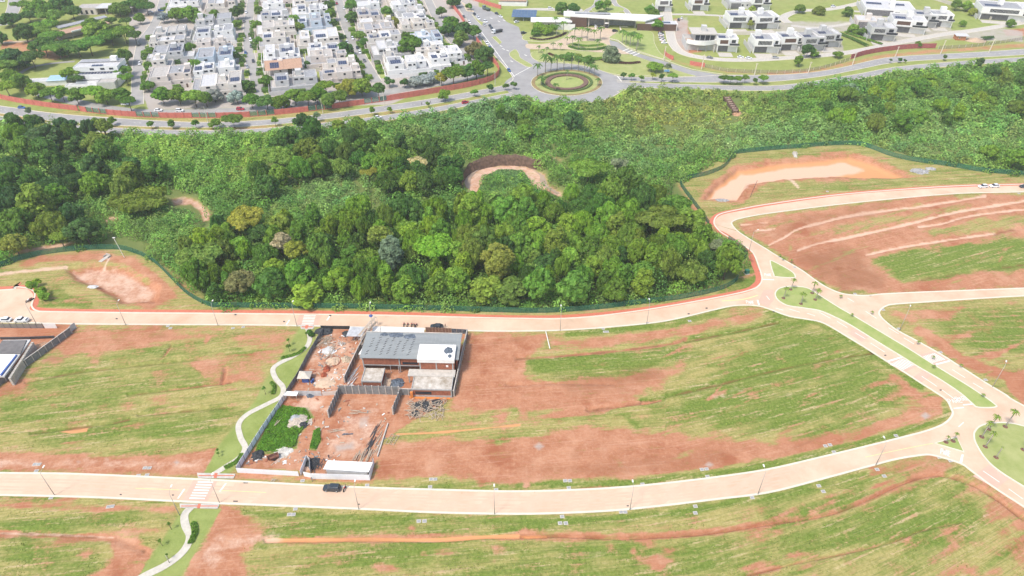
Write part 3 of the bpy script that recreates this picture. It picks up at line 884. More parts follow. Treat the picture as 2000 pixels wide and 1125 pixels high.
ROADS_PX = [smooth(N1[:20], 6)[:-1] + [(1862, 800), (1905, 850), (1905, 865), (1922, 893), (1948, 918), (1998, 950), (2100, 1010), (2300, 1110)] + smooth(S1, 6)[::-1], blvd_poly, smooth(upN[:18], 6) + [(1475, 597), (1437, 597)] + smooth(N1[33:], 6)[1:],
            [(1690, 577), (1750, 573), (2000, 563), (2300, 551), (2300, 565), (2000, 578), (1825, 589), (1750, 594), (1700, 600)], smooth(upN[28:], 6) + smooth(NE_S, 6)]
# kerbs: real steps
K = 0.55
for nm, pts in (('kerb', N1), ('kerb', S1), ('kerb', upN), ('kerb', NE_S + [(1462, 466), (1492, 484), (1524, 504), (1564, 527), (1596, 550), (1620, 564), (1647, 574), (1675, 577), (1700, 577), (1750, 573), (2000, 563), (2300, 551)]),
                ('kerb', [(2300, 565), (2000, 578), (1825, 589), (1750, 594), (1730, 598), (1719, 606), (1717, 614), (1725, 624), (1750, 644), (1787, 664), (1837, 692), (1875, 716), (1922, 746), (1962, 770), (2000, 793), (2200, 892)])):
    structure(ribbon(nm, pts, K, 0.0, M_KERB, h=0.14), 'pale concrete kerb')
# red footpath on the wood side
RP_N = [(-300, 568), (0, 560), (29, 557), (60, 558), (74, 566), (78, 577), (75, 593), (80, 601), (180, 604), (500, 606), (750, 609), (1000, 616), (1125, 614), (1250, 601), (1375, 580), (1450, 565), (1470, 555), (1476, 546), (1474, 532),
        (1466, 513), (1460, 494), (1449, 484), (1414, 460), (1398, 452), (1387, 441), (1387, 428), (1405, 415), (1450, 406), (1500, 397), (1625, 379), (1750, 368), (1875, 361), (2000, 358), (2300, 352)]
red_path = structure(ribbon('red_footpath', [((a[0] + b[0]) / 2, (a[1] + b[1]) / 2) for a, b in zip(smooth(RP_N, 3), smooth(RP_N, 3))], 2.1, 0.05, M_REDPATH, off=-1.0), 'brick red footpath beside the upper road')

# islands: raised lawns with their kerb rings
def island(poly, m=M_LAWN, sm=True, label='grass traffic island', kerb=0.45, z=0.17):
    pp = smooth(poly, 5, True) if sm else poly
    o = structure(flat('grass_island', pp, z, m, thick=0.25), label)
    k = ribbon('kerb', pp, kerb, 0.04, M_KERB, parent=o, h=0.17, closed=True, sm=False)
    return o


MEDIAN = [(1514, 577), (1520, 587), (1538, 597), (1570, 602), (1600, 607), (1625, 617), (1655, 632), (1688, 652), (1725, 675), (1763, 698), (1790, 715), (1838, 743), (1875, 768), (1898, 788), (1910, 796), (1943, 796),
          (1940, 788), (1900, 760), (1860, 735), (1822, 712), (1775, 682), (1725, 652), (1675, 622), (1640, 602), (1605, 580), (1585, 567), (1572, 562), (1556, 560), (1540, 560), (1524, 563), (1516, 569)]
island(MEDIAN, M_LAWN2, label='long green median of the boulevard, palms at its top end')
island([(1504, 512), (1512, 512), (1545, 530), (1553, 540), (1548, 543), (1516, 541), (1511, 537)], M_LAWN2, label='small triangular grass island by the junction')
island([(1826, 866), (1868, 854), (1882, 883)], M_LAWN2, sm=False, label='triangular grass island at the lower junction')
island([(1902, 850), (1905, 865), (1922, 893), (1948, 918), (1998, 950), (2100, 1010), (2300, 1100), (2300, 900), (2100, 858), (2000, 833), (1979, 828), (1954, 826), (1929, 828), (1912, 834), (1904, 843)], M_LAWN, label='big round lawn with young palms at the right edge')

# walkway between the roads
for k_, pts in enumerate(([(600, 640), (604, 652), (605, 664), (598, 678), (575, 695), (545, 710), (533, 722), (539, 740), (553, 757), (548, 775), (520, 790), (482, 810), (466, 830), (470, 855), (479, 875), (466, 895), (440, 912), (412, 930)],
                          [(374, 990), (361, 1005), (362, 1025), (371, 1045), (366, 1065), (350, 1085), (322, 1105), (288, 1122), (262, 1136)])):
    structure(ribbon('garden_path', pts, 1.55 if k_ == 0 else 1.9, 0.05, M_WALK, h=0.02), ('winding pale concrete path beside the building site', 'winding pale concrete path below the crossing')[k_])
for k_, poly in enumerate(([(385, 924), (460, 926), (456, 935), (387, 934)], [(351, 984), (429, 985), (425, 994), (352, 992)], [(586, 635), (614, 635), (612, 643), (588, 643)])):
    o = structure(flat('crossing_apron', poly, 0.16, M_PALECONC, thick=0.2), 'pale ramp slab at a crossing')
    cu0 = (poly[0][0] + poly[1][0]) / 2
    vv = (poly[0][1] + poly[2][1]) / 2
    flat('tactile_strip', [(poly[0][0] + 3, vv - 1), (poly[1][0] - 3, vv - 1), (poly[1][0] - 3, vv + 1), (poly[0][0] + 3, vv + 1)], 0.166, M_REDPATH, o)
    flat('tactile_strip', [(cu0 - 3, poly[0][1] + 0.6), (cu0 + 3, poly[0][1] + 0.6), (cu0 + 1, poly[2][1] - 0.6), (cu0 - 5, poly[2][1] - 0.6)], 0.170, M_REDPATH, o)


# painted markings
def quad_mark(road, name, poly, z=0.055, m=M_PAINT):
    return flat(name, poly, z, m, road)


def zebra(road, a0, a1, b0, b1, n, z=0.058, duty=0.46, backing=None):
    """n bars between edge a0-a1 and edge b0-b1 (a0, b0 the first bar)."""
    if backing: flat('rose_paving', backing, z - 0.006, M_PAVER2, road)
    for i in range(n):
        t0, t1 = i / n, (i + duty) / n
        f_ = lambda p, q, t: (p[0] + (q[0] - p[0]) * t, p[1] + (q[1] - p[1]) * t)
        flat('crosswalk_stripe', [f_(a0, a1, t0), f_(b0, b1, t0), f_(b0, b1, t1), f_(a0, a1, t1)], z, M_PAINT, road)


zebra(lower_road, (387, 940), (368, 977), (417, 941), (398, 978), 7, backing=[(378, 937), (425, 939), (404, 981), (356, 979)])
zebra(upper_road, (594, 616), (588, 637), (617, 616), (611, 637), 7, backing=[(585, 614), (628, 615), (620, 637), (578, 636)])
zebra(boulevard, (1738, 712), (1762, 700), (1762, 724), (1790, 711), 8, backing=[(1732, 708), (1765, 696), (1794, 715), (1764, 728)])
zebra(boulevard, (1799, 697), (1826, 689), (1822, 709), (1848, 702), 8, backing=[(1792, 694), (1826, 686), (1856, 704), (1824, 714)])
for road, q in ((lower_road, [(359, 955), (362, 955), (349, 974), (346, 974)]), (lower_road, [(440, 944), (443, 944), (431, 960), (428, 960)]), (upper_road, [(564, 625), (567, 625), (561, 634), (558, 634)]), (upper_road, [(643, 617), (646, 617), (640, 626), (637, 626)]),
                (boulevard, [(1732, 705), (1762, 696), (1765, 698), (1735, 707)]), (boulevard, [(1826, 711), (1853, 704), (1856, 706), (1829, 713)]),
                (boulevard, [(1862, 797), (1882, 795), (1883, 797), (1863, 799)]), (boulevard, [(1880, 790), (1902, 788), (1905, 790), (1882, 792)]), (lower_road, [(1878, 888), (1882, 888), (1879, 904), (1874, 903)]),
                (boulevard, [(1478, 586), (1481, 586), (1484, 596), (1481, 596)]), (boulevard, [(1490, 545), (1512, 546), (1512, 547.5), (1490, 546.5)])):
    quad_mark(road, 'stop_line', q)
for q in ([(1542, 604), (1562, 610)], [(1600, 610), (1622, 622)], [(1635, 628), (1655, 640)], [(1670, 650), (1690, 662)], [(1700, 670), (1728, 688)], [(1800, 735), (1830, 755)], [(1840, 762), (1862, 778)], [(1655, 582), (1668, 590)], [(1690, 608), (1712, 622)], [(1735, 640), (1755, 652)], [(1765, 660), (1785, 672)], [(1860, 722), (1885, 738)], [(1900, 748), (1920, 760)],
          [(1920, 920), (1952, 942)], [(1970, 955), (1998, 975)], [(1872, 834), (1882, 825)], [(1497, 578), (1503, 586)], [(1515, 602), (1530, 606)], [(1576, 612), (1592, 617)]):
    ribbon('lane_dash', q, 0.22, 0.062, M_PAINT, boulevard if q[0][1] < 900 else lower_road, sm=False)
# worded slow-down boxes painted as blocks of letters' bars
def letters(road, c, d1, d2, text, z=0.06):
    """Big road lettering: c the first corner, d1 the step from letter to letter, d2 the letters' height (pixels)."""
    for i, ch in enumerate(text):
        o = (c[0] + d1[0] * i, c[1] + d1[1] * i)
        g = {'P': [((0, 0), (0, 1)), ((0, 0), (.7, 0)), ((.7, 0), (.7, .5)), ((0, .5), (.7, .5))],
             'A': [((0, 1), (.35, 0)), ((.35, 0), (.7, 1)), ((.15, .6), (.55, .6))],
             'R': [((0, 0), (0, 1)), ((0, 0), (.7, 0)), ((.7, 0), (.7, .5)), ((0, .5), (.7, .5)), ((.25, .5), (.7, 1))],
             'E': [((0, 0), (0, 1)), ((0, 0), (.7, 0)), ((0, .5), (.6, .5)), ((0, 1), (.7, 1))]}[ch]
        for a, b in g:
            f_ = lambda p: (o[0] + d1[0] * p[0] + d2[0] * p[1], o[1] + d1[1] * p[0] + d2[1] * p[1])
            ribbon('road_letter', [f_(a), f_(b)], 0.2, z, M_PAINT, road, sm=False)


letters(boulevard, (1849, 780), (6.5, -0.6), (7, 8), 'PARE')
letters(boulevard, (1864, 776), (6.0, -0.6), (7, 8), 'PARE', z=0.064)
letters(lower_road, (1838, 876), (5, 1.6), (-1, 10), 'PARE')
letters(boulevard, (1457, 587), (4, 0.3), (1.5, 6), 'PARE')
letters(boulevard, (1493, 534), (3.6, 0.2), (1, 5), 'PARE')
for q in ([(265, 954), (350, 957)], [(430, 958), (520, 962)], [(1690, 893), (1760, 878), (1822, 866)]):
    ribbon('centre_line', q, 0.2, 0.060, M_YELLOW, lower_road)
ribbon('centre_line', [(1410, 588), (1450, 585), (1480, 577)], 0.5, 0.060, M_YELLOW, boulevard)
for poly in ([(1655, 650), (1672, 640), (1700, 656), (1683, 668)], [(1782, 737), (1806, 722), (1822, 732), (1798, 748)], [(1900, 930), (1935, 905), (1975, 932), (1945, 955)], [(1480, 590), (1492, 566), (1510, 566), (1512, 585), (1500, 600)]):
    flat('rose_paving', poly, 0.050, M_PAVER2, boulevard if poly[0][1] < 900 else lower_road)
# dark speed humps / manholes
for (u, v, rd) in ((480, 943, lower_road), (460, 979, lower_road), (338, 967, lower_road), (236, 966, lower_road), (701, 985, lower_road), (1226, 988, lower_road), (1710, 907, lower_road), (645, 616.5, upper_road), (228, 622.5, upper_road), (460, 614.5, upper_road), (555, 628, upper_road), (1345, 613, upper_road), (1380, 602, upper_road),
                   (1729, 694, boulevard), (1837, 762, boulevard), (1773, 683, boulevard), (1884, 752, boulevard), (1700, 577.6, cross_road), (1756, 593, cross_road), (1484, 529, boulevard), (1511, 609, boulevard)):
    w = 4.5 if rd is lower_road and u in (480, 460) else 2.0
    flat('drain_grate', [(u - w, v - 1), (u + w, v - 1), (u + w, v + 1.2), (u - w, v + 1.2)], 0.066 if True else 0, M_DARKMETAL, rd)
# bays relaid in slightly different paving, wheel-worn strips
M_PAVER3 = mat('worn_pavers', (0.60, 0.44, 0.32), 0.85, 0.06, 0.3, col2=(0.555, 0.395, 0.28))
prn = random.Random(8)
cN, cS = smooth(N1[:14], 10), smooth(S1[:13], 10)
for k_ in range(26):
    t0 = prn.uniform(.18, .95); t1 = t0 + prn.uniform(.004, .02)
    pa_, pb_ = [(c_[int(t0 * (len(c_) - 1))], c_[min(len(c_) - 1, int(t1 * (len(c_) - 1)) + 1)]) for c_ in (cN, cS)]
    f0, f1 = prn.choice(((.08, .5), (.5, .93), (.08, .93)))
    L_ = lambda p, q, t: (p[0] + (q[0] - p[0]) * t, p[1] + (q[1] - p[1]) * t)
    flat('paving_bay', [L_(pa_[0], pb_[0], f0), L_(pa_[1], pb_[1], f0), L_(pa_[1], pb_[1], f1), L_(pa_[0], pb_[0], f1)], 0.036 + .0004 * k_, M_PAVER3, lower_road)
for fr in (.27, .40, .62, .75):
    pts_ = [(cN[int(i / 60 * (len(cN) - 1))], cS[int(i / 60 * (len(cS) - 1))]) for i in range(61)]
    ribbon('wheel_track', [(a[0] + (b[0] - a[0]) * fr, a[1] + (b[1] - a[1]) * fr) for a, b in pts_], 0.55, 0.050, M_PAVER3, lower_road, sm=False)
# ------------------------------------------------------------------ far roads
AVU_N = [(-400, 150), (-150, 190), (0, 207), (100, 221), (225, 231), (375, 239), (500, 236), (625, 224), (750, 207), (850, 192), (950, 174), (990, 166)]
AVU_S = [(-400, 168), (-150, 204), (0, 221), (100, 236), (225, 245), (375, 249), (500, 246), (625, 234), (750, 218), (850, 203), (950, 184), (995, 176)]
AVL_N = [(-400, 174), (-150, 210), (0, 227), (100, 241), (225, 250), (375, 255), (500, 252), (625, 241), (750, 226), (850, 210), (950, 191), (1000, 181)]
AVL_S = [(-400, 190), (-150, 224), (0, 240), (100, 252), (225, 260), (375, 264), (500, 260), (625, 251), (750, 236), (850, 219), (950, 199), (1005, 187)]
av1 = structure(flat('avenue', smooth(AVU_N, 5) + smooth(AVU_S, 5)[::-1], 0.03, M_ASPHALT), 'grey upper lane of the long avenue')
av2 = structure(flat('avenue', smooth(AVL_N, 5) + smooth(AVL_S, 5)[::-1], 0.034, M_ASPHALT), 'grey lower lane of the long avenue')
RU_N = [(1200, 147), (1217, 150), (1300, 151), (1360, 150), (1412, 147), (1500, 147), (1575, 143), (1640, 133), (1700, 119), (1750, 111), (1875, 104), (2000, 96), (2300, 72)]
RU_S = [(1205, 156), (1217, 158), (1300, 160), (1400, 161), (1500, 160), (1600, 150), (1675, 136), (1750, 122), (1875, 114), (2000, 107), (2300, 86)]
RL_N = [(1205, 160), (1225, 161), (1375, 166), (1500, 168), (1575, 161), (1675, 145), (1750, 131), (1875, 120), (2000, 112), (2300, 92)]
RL_S = [(1205, 180), (1222, 174), (1245, 171), (1300, 173), (1375, 175), (1500, 177), (1587, 170), (1675, 155), (1750, 140), (1875, 128), (2000, 120), (2300, 102)]
av3 = structure(flat('avenue', smooth(RU_N, 5) + smooth(RU_S, 5)[::-1], 0.038, M_ASPHALT), 'grey upper lane of the avenue right of the roundabout')
av4 = structure(flat('avenue', smooth(RL_N, 5) + smooth(RL_S, 5)[::-1], 0.042, M_ASPHALT), 'grey lower lane of the avenue right of the roundabout')
hub_poly = smooth([(985, 165), (1000, 186), (1030, 192), (1062, 199), (1107, 202), (1150, 200), (1187, 192), (1222, 174), (1230, 160), (1215, 150), (1190, 144), (1162, 134), (1120, 126), (1080, 123), (1054, 122), (1040, 128), (1000, 150)], 4, True)
hub = structure(flat('roundabout_road', hub_poly, 0.046, M_ASPHALT), 'grey roundabout carriageway')
entry = structure(flat('entrance_road', [(860, -30), (880, 0), (891, 11), (915, 43), (942, 75), (965, 107), (987, 131), (1001, 150), (1010, 170), (1040, 160), (1056, 124), (1043, 115), (1036, 105), (1035, 94), (1031, 82), (1020, 71), (1013, 53), (990, 43), (979, 32), (958, 21), (942, 15), (915, 9), (899, 0), (870, -30)], 0.050, M_ASPHALT), 'wide grey entrance road running up from the roundabout')
gate_plaza = structure(flat('gate_plaza', smooth([(1028, 86), (1060, 86), (1095, 78), (1115, 62), (1135, 54), (1185, 55), (1205, 62), (1192, 72), (1195, 86), (1215, 96), (1235, 106), (1180, 103), (1100, 96), (1036, 96)], 3, True), 0.054, M_TANPAVE), 'tan paved forecourt before the gatehouse')
exit_road = structure(flat('exit_road', [(1190, 78), (1207, 82), (1225, 95), (1250, 105), (1300, 120), (1350, 137), (1412, 147), (1420, 152), (1370, 152), (1337, 142), (1275, 121), (1237, 108), (1212, 97), (1192, 88)], 0.058, M_ASPHALT), 'grey slip road from the gatehouse down to the avenue')
for pts in (AVU_N, AVU_S, AVL_N, AVL_S, RU_N, RU_S, RL_N, RL_S, [(1190, 76), (1207, 80), (1225, 93), (1250, 103), (1300, 118), (1350, 135), (1412, 145)], [(880, 0), (891, 11), (915, 43), (942, 75), (965, 107), (987, 131), (1001, 150), (1000, 158), (988, 165)], [(1005, 187), (1062, 200), (1107, 203), (1150, 201), (1187, 193), (1222, 175), (1245, 171)]):
    structure(ribbon('kerb', pts, 0.4, 0.0, M_KERB, h=0.16, n=3), 'pale concrete kerb of the avenue')


def road_line(name, pts, w, label, m=M_ASPHALT_OLD, z=0.03, kerb=True):
    o = structure(ribbon(name, pts, w, z, m, n=4), label)
    if kerb:
        ribbon('kerb', pts, 0.35, 0.0, M_KERB, o, h=0.16, off=w / 2 + 0.15, n=4)
        ribbon('kerb', pts, 0.35, 0.0, M_KERB, o, h=0.16, off=-w / 2 - 0.15, n=4)
    return o


STREET = {'A': [(330, -40), (317, 8), (302, 48), (280, 78), (274, 100), (270, 130), (268, 205)], 'B': [(497, -40), (492, 0), (485, 50), (486, 100), (497, 145), (510, 186), (520, 204)],
          'C': [(650, -40), (661, 0), (674, 45), (694, 90), (726, 145), (735, 160)], 'D': [(825, -30), (836, 0), (862, 50), (902, 98), (920, 118), (938, 140)]}
for k_, (nm, lb) in enumerate((('A', 'first'), ('B', 'second'), ('C', 'third'), ('D', 'fourth'))):
    road_line('town_street', STREET[nm], 6.5, 'grey residential street, %s from the left' % lb, z=0.060 + 0.003 * k_)
road_line('town_street', [(60, 178), (150, 200), (215, 212), (300, 219), (500, 214), (620, 203), (720, 186), (800, 172), (880, 160), (942, 144)], 7.0, 'grey street just inside the red wall', z=0.078, kerb=False)
road_line('town_street', [(40, 152), (36, 146), (60, 132), (100, 124), (146, 120)], 3.2, 'curving grey lane round the green lawn', kerb=False, z=0.04)
road_line('town_street', [(0, 50), (20, 30), (28, 10), (30, -30)], 9, 'grey street in the upper left corner', z=0.04)
road_line('town_street', [(-40, 88), (0, 84), (60, 80), (100, 78)], 4.0, 'pale lane left of the terracotta pavilion', m=M_TANPAVE, z=0.04, kerb=False)
road_line('town_street', [(170, 28), (240, 26), (285, 30), (300, 40)], 4.5, 'tan lane before the dark pavilion', m=M_TANPAVE, z=0.045, kerb=False)
# estate streets on the right
road_line('town_street', [(1300, -30), (1303, 20), (1308, 60), (1316, 88), (1340, 106), (1400, 116), (1470, 117), (1540, 113), (1630, 106), (1690, 97), (1760, 82), (1850, 66), (1900, 60), (2000, 44), (2100, 30)], 6.0, 'pale concrete street before the white houses', m=M_PALECONC, z=0.04)
road_line('town_street', [(1312, 28), (1370, 29), (1424, 34), (1432, 55)], 4.5, 'pale side street between green plots', m=M_PALECONC, z=0.046, kerb=False)
road_line('town_street', [(1540, 45), (1530, 34), (1560, 22), (1620, 18), (1680, 6), (1720, -10)], 6.0, 'pale curving street behind the white houses', m=M_PALECONC, z=0.04)
road_line('town_street', [(1545, 50), (1600, 54), (1680, 42), (1720, 28), (1668, 22)], 4.5, 'pale loop street round the planted mound', m=M_PALECONC, z=0.048, kerb=False)
road_line('town_street', [(1135, 40), (1145, 22), (1165, 8), (1170, -30)], 4, 'grey curved drive left of the planted circle', z=0.05)
road_line('town_street', [(1235, 40), (1222, 20), (1200, 6), (1195, -30)], 4, 'grey curved drive right of the planted circle', z=0.05)
road_line('town_street', [(1010, 20), (1050, 18), (1110, 20), (1138, 20)], 7, 'pale parking strip behind the gatehouse', m=M_PALECONC, z=0.054, kerb=False)
structure(ribbon('red_path', [(1288, 34), (1292, 50), (1289, 64), (1296, 84)], 2.2, 0.05, M_REDPATH), 'short red footpath by the parked cars')
# lane markings
for road, pts in ((av1, AVU_N), (av3, RU_N), (av4, RL_N), (av2, AVL_N)):
    other = {id(av1): AVU_S, id(av3): RU_S, id(av4): RL_S, id(av2): AVL_S}[id(road)]
    a = smooth(pts, 8); b = smooth(other, 8)
    m_ = min(len(a), len(b))
    mid_ = [((a[int(i * (len(a) - 1) / (m_ - 1))][0] + b[int(i * (len(b) - 1) / (m_ - 1))][0]) / 2, (a[int(i * (len(a) - 1) / (m_ - 1))][1] + b[int(i * (len(b) - 1) / (m_ - 1))][1]) / 2) for i in range(m_)]
    for i in range(0, m_ - 1, 2):
        p, q = mid_[i], mid_[i + 1]
        if -60 < p[0] < 2060:
            for t in (0.0, 0.55):
                ribbon('lane_dash', [(p[0] + (q[0] - p[0]) * t, p[1] + (q[1] - p[1]) * t), (p[0] + (q[0] - p[0]) * (t + 0.22), p[1] + (q[1] - p[1]) * (t + 0.22))], 0.2, 0.072, M_PAINT, road, sm=False)
for q in ([(940, 62), (1005, 150)], [(1001, 150), (1036, 131)], [(1205, 148), (1214, 159)]):
    ribbon('edge_line', q, 0.45, 0.066, M_PAINT, entry, sm=False)
for (u, v) in ((979, 90), (984, 96), (992, 99), (1027, 108), (985, 40), (975, 42), (960, 36), (1000, 120)):
    ribbon('lane_arrow', [(u - 3, v - 1.2), (u + 2, v + 1)], 0.7, 0.068, M_PAINT, entry, sm=False)
for (u, v) in ((1222, 97), (1229, 100), (1236, 103), (1243, 106)):
    ribbon('rumble_bar', [(u - 6, v + 3), (u + 6, v - 2)], 0.8, 0.068, M_PAINT, exit_road, sm=False)
# islands by the gate
island([(995, 105), (1006, 97), (1013, 105), (1017, 114), (1040, 128), (1031, 131), (1015, 123), (1001, 114)], M_LAWN, label='slim grass divider before the roundabout', z=0.24)
island([(961, 73), (968, 71), (980, 83), (976, 87)], M_LAWN, sm=False, label='small grass divider on the entrance road', z=0.24)
island([(921, 28), (933, 39), (946, 46), (940, 49)], M_LAWN, label='narrow grass divider with parked cars beside it', z=0.24)
island([(899, 2), (905, 10), (912, 22), (926, 24), (918, 14)], M_TANPAVE, sm=False, label='pale paved wedge at the top of the entrance road', z=0.24)
island([(1020, 75), (1032, 80), (1075, 81), (1100, 75), (1112, 63), (1095, 55), (1050, 60), (1028, 66)], M_LAWN, label='planted island left of the gate forecourt', z=0.24)
island([(1147 + 39 * math.cos(t), 90 + 9.5 * math.sin(t)) for t in np.linspace(0, 2 * math.pi, 14)[:-1]], M_LAWN, label='oval planted island before the gatehouse', z=0.24)
island([(1037, 107), (1050, 119), (1090, 122), (1130, 127), (1162, 134), (1207, 146), (1300, 149), (1356, 149), (1337, 143), (1275, 123), (1237, 110), (1175, 104), (1100, 99), (1050, 100)], M_LAWN, label='wide lawn between the gatehouse and the roundabout', z=0.24)
island([(1190, 74), (1205, 66), (1215, 62), (1270, 62), (1278, 85), (1290, 105), (1310, 119), (1260, 104), (1225, 91), (1207, 79)], M_LAWN2, label='green bank right of the gatehouse', z=0.24)
island([(1187 + 32 * math.cos(t), 19 + 7 * math.sin(t)) for t in np.linspace(0, 2 * math.pi, 14)[:-1]], M_LAWN2, label='planted circle behind the gatehouse', z=0.24)
RB = lambda rx, ry: [(1107 + rx * math.cos(t), 162 + ry * math.sin(t)) for t in np.linspace(0, 2 * math.pi, 33)[:-1]]
rbi = island(RB(69.5, 25.5), M_LAWN, sm=False, label='round central island of the roundabout', z=0.24)
for (r0, r1, m_, z) in ((1.0, 0.90, mat('dry_grass_ring', (0.30, 0.22, 0.10), 0.95, 0.2, 0.6), 0.25), (0.74, 0.66, mat('hedge_ring', (0.10, 0.16, 0.038), 0.9, 0.3, 1.2, bump=0.6), 0.8), (0.61, 0.48, M_PURPLE, 0.9), (0.44, 0.0, M_LAWN2, 0.30)):
    a = RB(69.0 * r0, 25.3 * r0)
    b = RB(69.0 * r1, 25.3 * r1) if r1 > 0 else None
    mb = MB()
    pa = [P(*q).xy for q in a]
    n_ = len(pa)
    if b:
        pb = [P(*q).xy for q in b]
        vs_ = [(p.x, p.y, 0.2) for p in pa] + [(p.x, p.y, z) for p in pa] + [(p.x, p.y, z) for p in pb] + [(p.x, p.y, 0.2) for p in pb]
        fs_ = []
        for k in range(n_):
            k2 = (k + 1) % n_
            for q in range(3): fs_.append((q * n_ + k, q * n_ + k2, (q + 1) * n_ + k2, (q + 1) * n_ + k))
        mb.add(vs_, fs_)
    else:
        mb.prism([(p.x, p.y) for p in pa][::-1], 0.2, z)
    mb.build('planting_ring', m_, rbi)


# ------------------------------------------------------------------ houses
def recessed_block(root, x0, x1, y0, y1, z0, h, wall, roof, par=0.35, t=0.25, seams=True):
    """A storey: walls with a parapet standing round a recessed roof."""
    mb = MB()
    zt, zr = z0 + h, z0 + h - par
    o = [(x0, y0), (x1, y0), (x1, y1), (x0, y1)]
    i = [(x0 + t, y0 + t), (x1 - t, y0 + t), (x1 - t, y1 - t), (x0 + t, y1 - t)]
    vs_ = [(*p, z0) for p in o] + [(*p, zt) for p in o] + [(*p, zt) for p in i] + [(*p, zr - 0.1) for p in i]
    fs_ = []
    for r in range(3):
        for k in range(4):
            k2 = (k + 1) % 4
            fs_.append((r * 4 + k, r * 4 + k2, (r + 1) * 4 + k2, (r + 1) * 4 + k))
    mb.add(vs_, fs_)
    w = mb.build('wall', wall, root)
    r_ = MB().box(x0 + t + .003, x1 - t - .003, y0 + t + .003, y1 - t - .003, zr - 0.1, zr)
    if seams:
        n = max(2, int((x1 - x0) / 1.6))
        for k in range(1, n):
            xs = x0 + t + (x1 - x0 - 2 * t) * k / n
            r_.box(xs - 0.04, xs + 0.04, y0 + t + 0.05, y1 - t - 0.05, zr, zr + 0.06)
    r_.build('roof', roof, root)
    return w


UNIT = {}


def unit_box(m, name):
    k = (m.name, name)
    if k not in UNIT: UNIT[k] = MB().box(-.5, .5, -.5, .5, -.5, .5).mesh(name, m)
    return UNIT[k]


def boxpart(root, name, m, x0, x1, y0, y1, z0, z1, rot=(0, 0, 0)):
    return link(name, unit_box(m, name), root, ((x0 + x1) / 2, (y0 + y1) / 2, (z0 + z1) / 2), rot, (abs(x1 - x0), abs(y1 - y0), abs(z1 - z0)))


def window(root, x0, x1, y, z0, z1, side='front', frame=M_WHITE, glass=M_GLASS):
    """A framed window set into a wall: the frame proud, the pane behind it."""
    w = MB()
    f = 0.10
    d0, d1 = (-0.06, 0.02)
    for (a, b, c, d) in ((0, x1 - x0, 0, f), (0, x1 - x0, z1 - z0 - f, z1 - z0), (0, f, f, z1 - z0 - f), (x1 - x0 - f, x1 - x0, f, z1 - z0 - f)):
        if side == 'front': w.box(x0 + a, x0 + b, y + d0, y + d1, z0 + c, z0 + d)
        else: w.box(y - d1, y - d0, x0 + a, x0 + b, z0 + c, z0 + d)
    wo = w.build('window', frame, root)
    g = 0.012
    if side == 'front': boxpart(wo, 'pane', glass, x0 + f, x1 - f, y - 0.02 - g, y + 0.01, z0 + f, z1 - f)
    else: boxpart(wo, 'pane', glass, y - 0.01, y + 0.02 + g, x0 + f, x1 - f, z0 + f, z1 - f)
    return wo


def solar(root, x, y, z, w, d, tilt=0.12):
    s = MB()
    nx, ny = max(1, int(w / 1.1)), max(1, int(d / 1.7))
    for i in range(nx):
        for j in range(ny):
            s.box(-w / 2 + w * i / nx + .03, -w / 2 + w * (i + 1) / nx - .03, -d / 2 + d * j / ny + .03, -d / 2 + d * (j + 1) / ny - .03, 0.10, 0.15)
    a = s.build('solar_array', M_SOLAR, root, (x, y, z + 0.2), (tilt, 0, 0))
    fr = MB().box(-w / 2, w / 2, -d / 2, d / 2, 0.04, 0.09)
    fr.build('rack', M_STEEL, a)
    return a


WALLS = {'w': M_WHITE, 'c': M_CREAM, 'p': M_PINK, 'g': M_GREYW, 'b': M_BLUEW}
ROOFS = {'w': [M_ROOFW, M_ROOFG, M_ROOFW], 'c': [M_ROOFB, M_ROOFG, M_ROOFW], 'p': [M_ROOFB, M_ROOFG], 'g': [M_ROOFG, M_ROOFB, M_ROOFW], 'b': [M_ROOFW, M_ROOFG]}


HOUSES = []


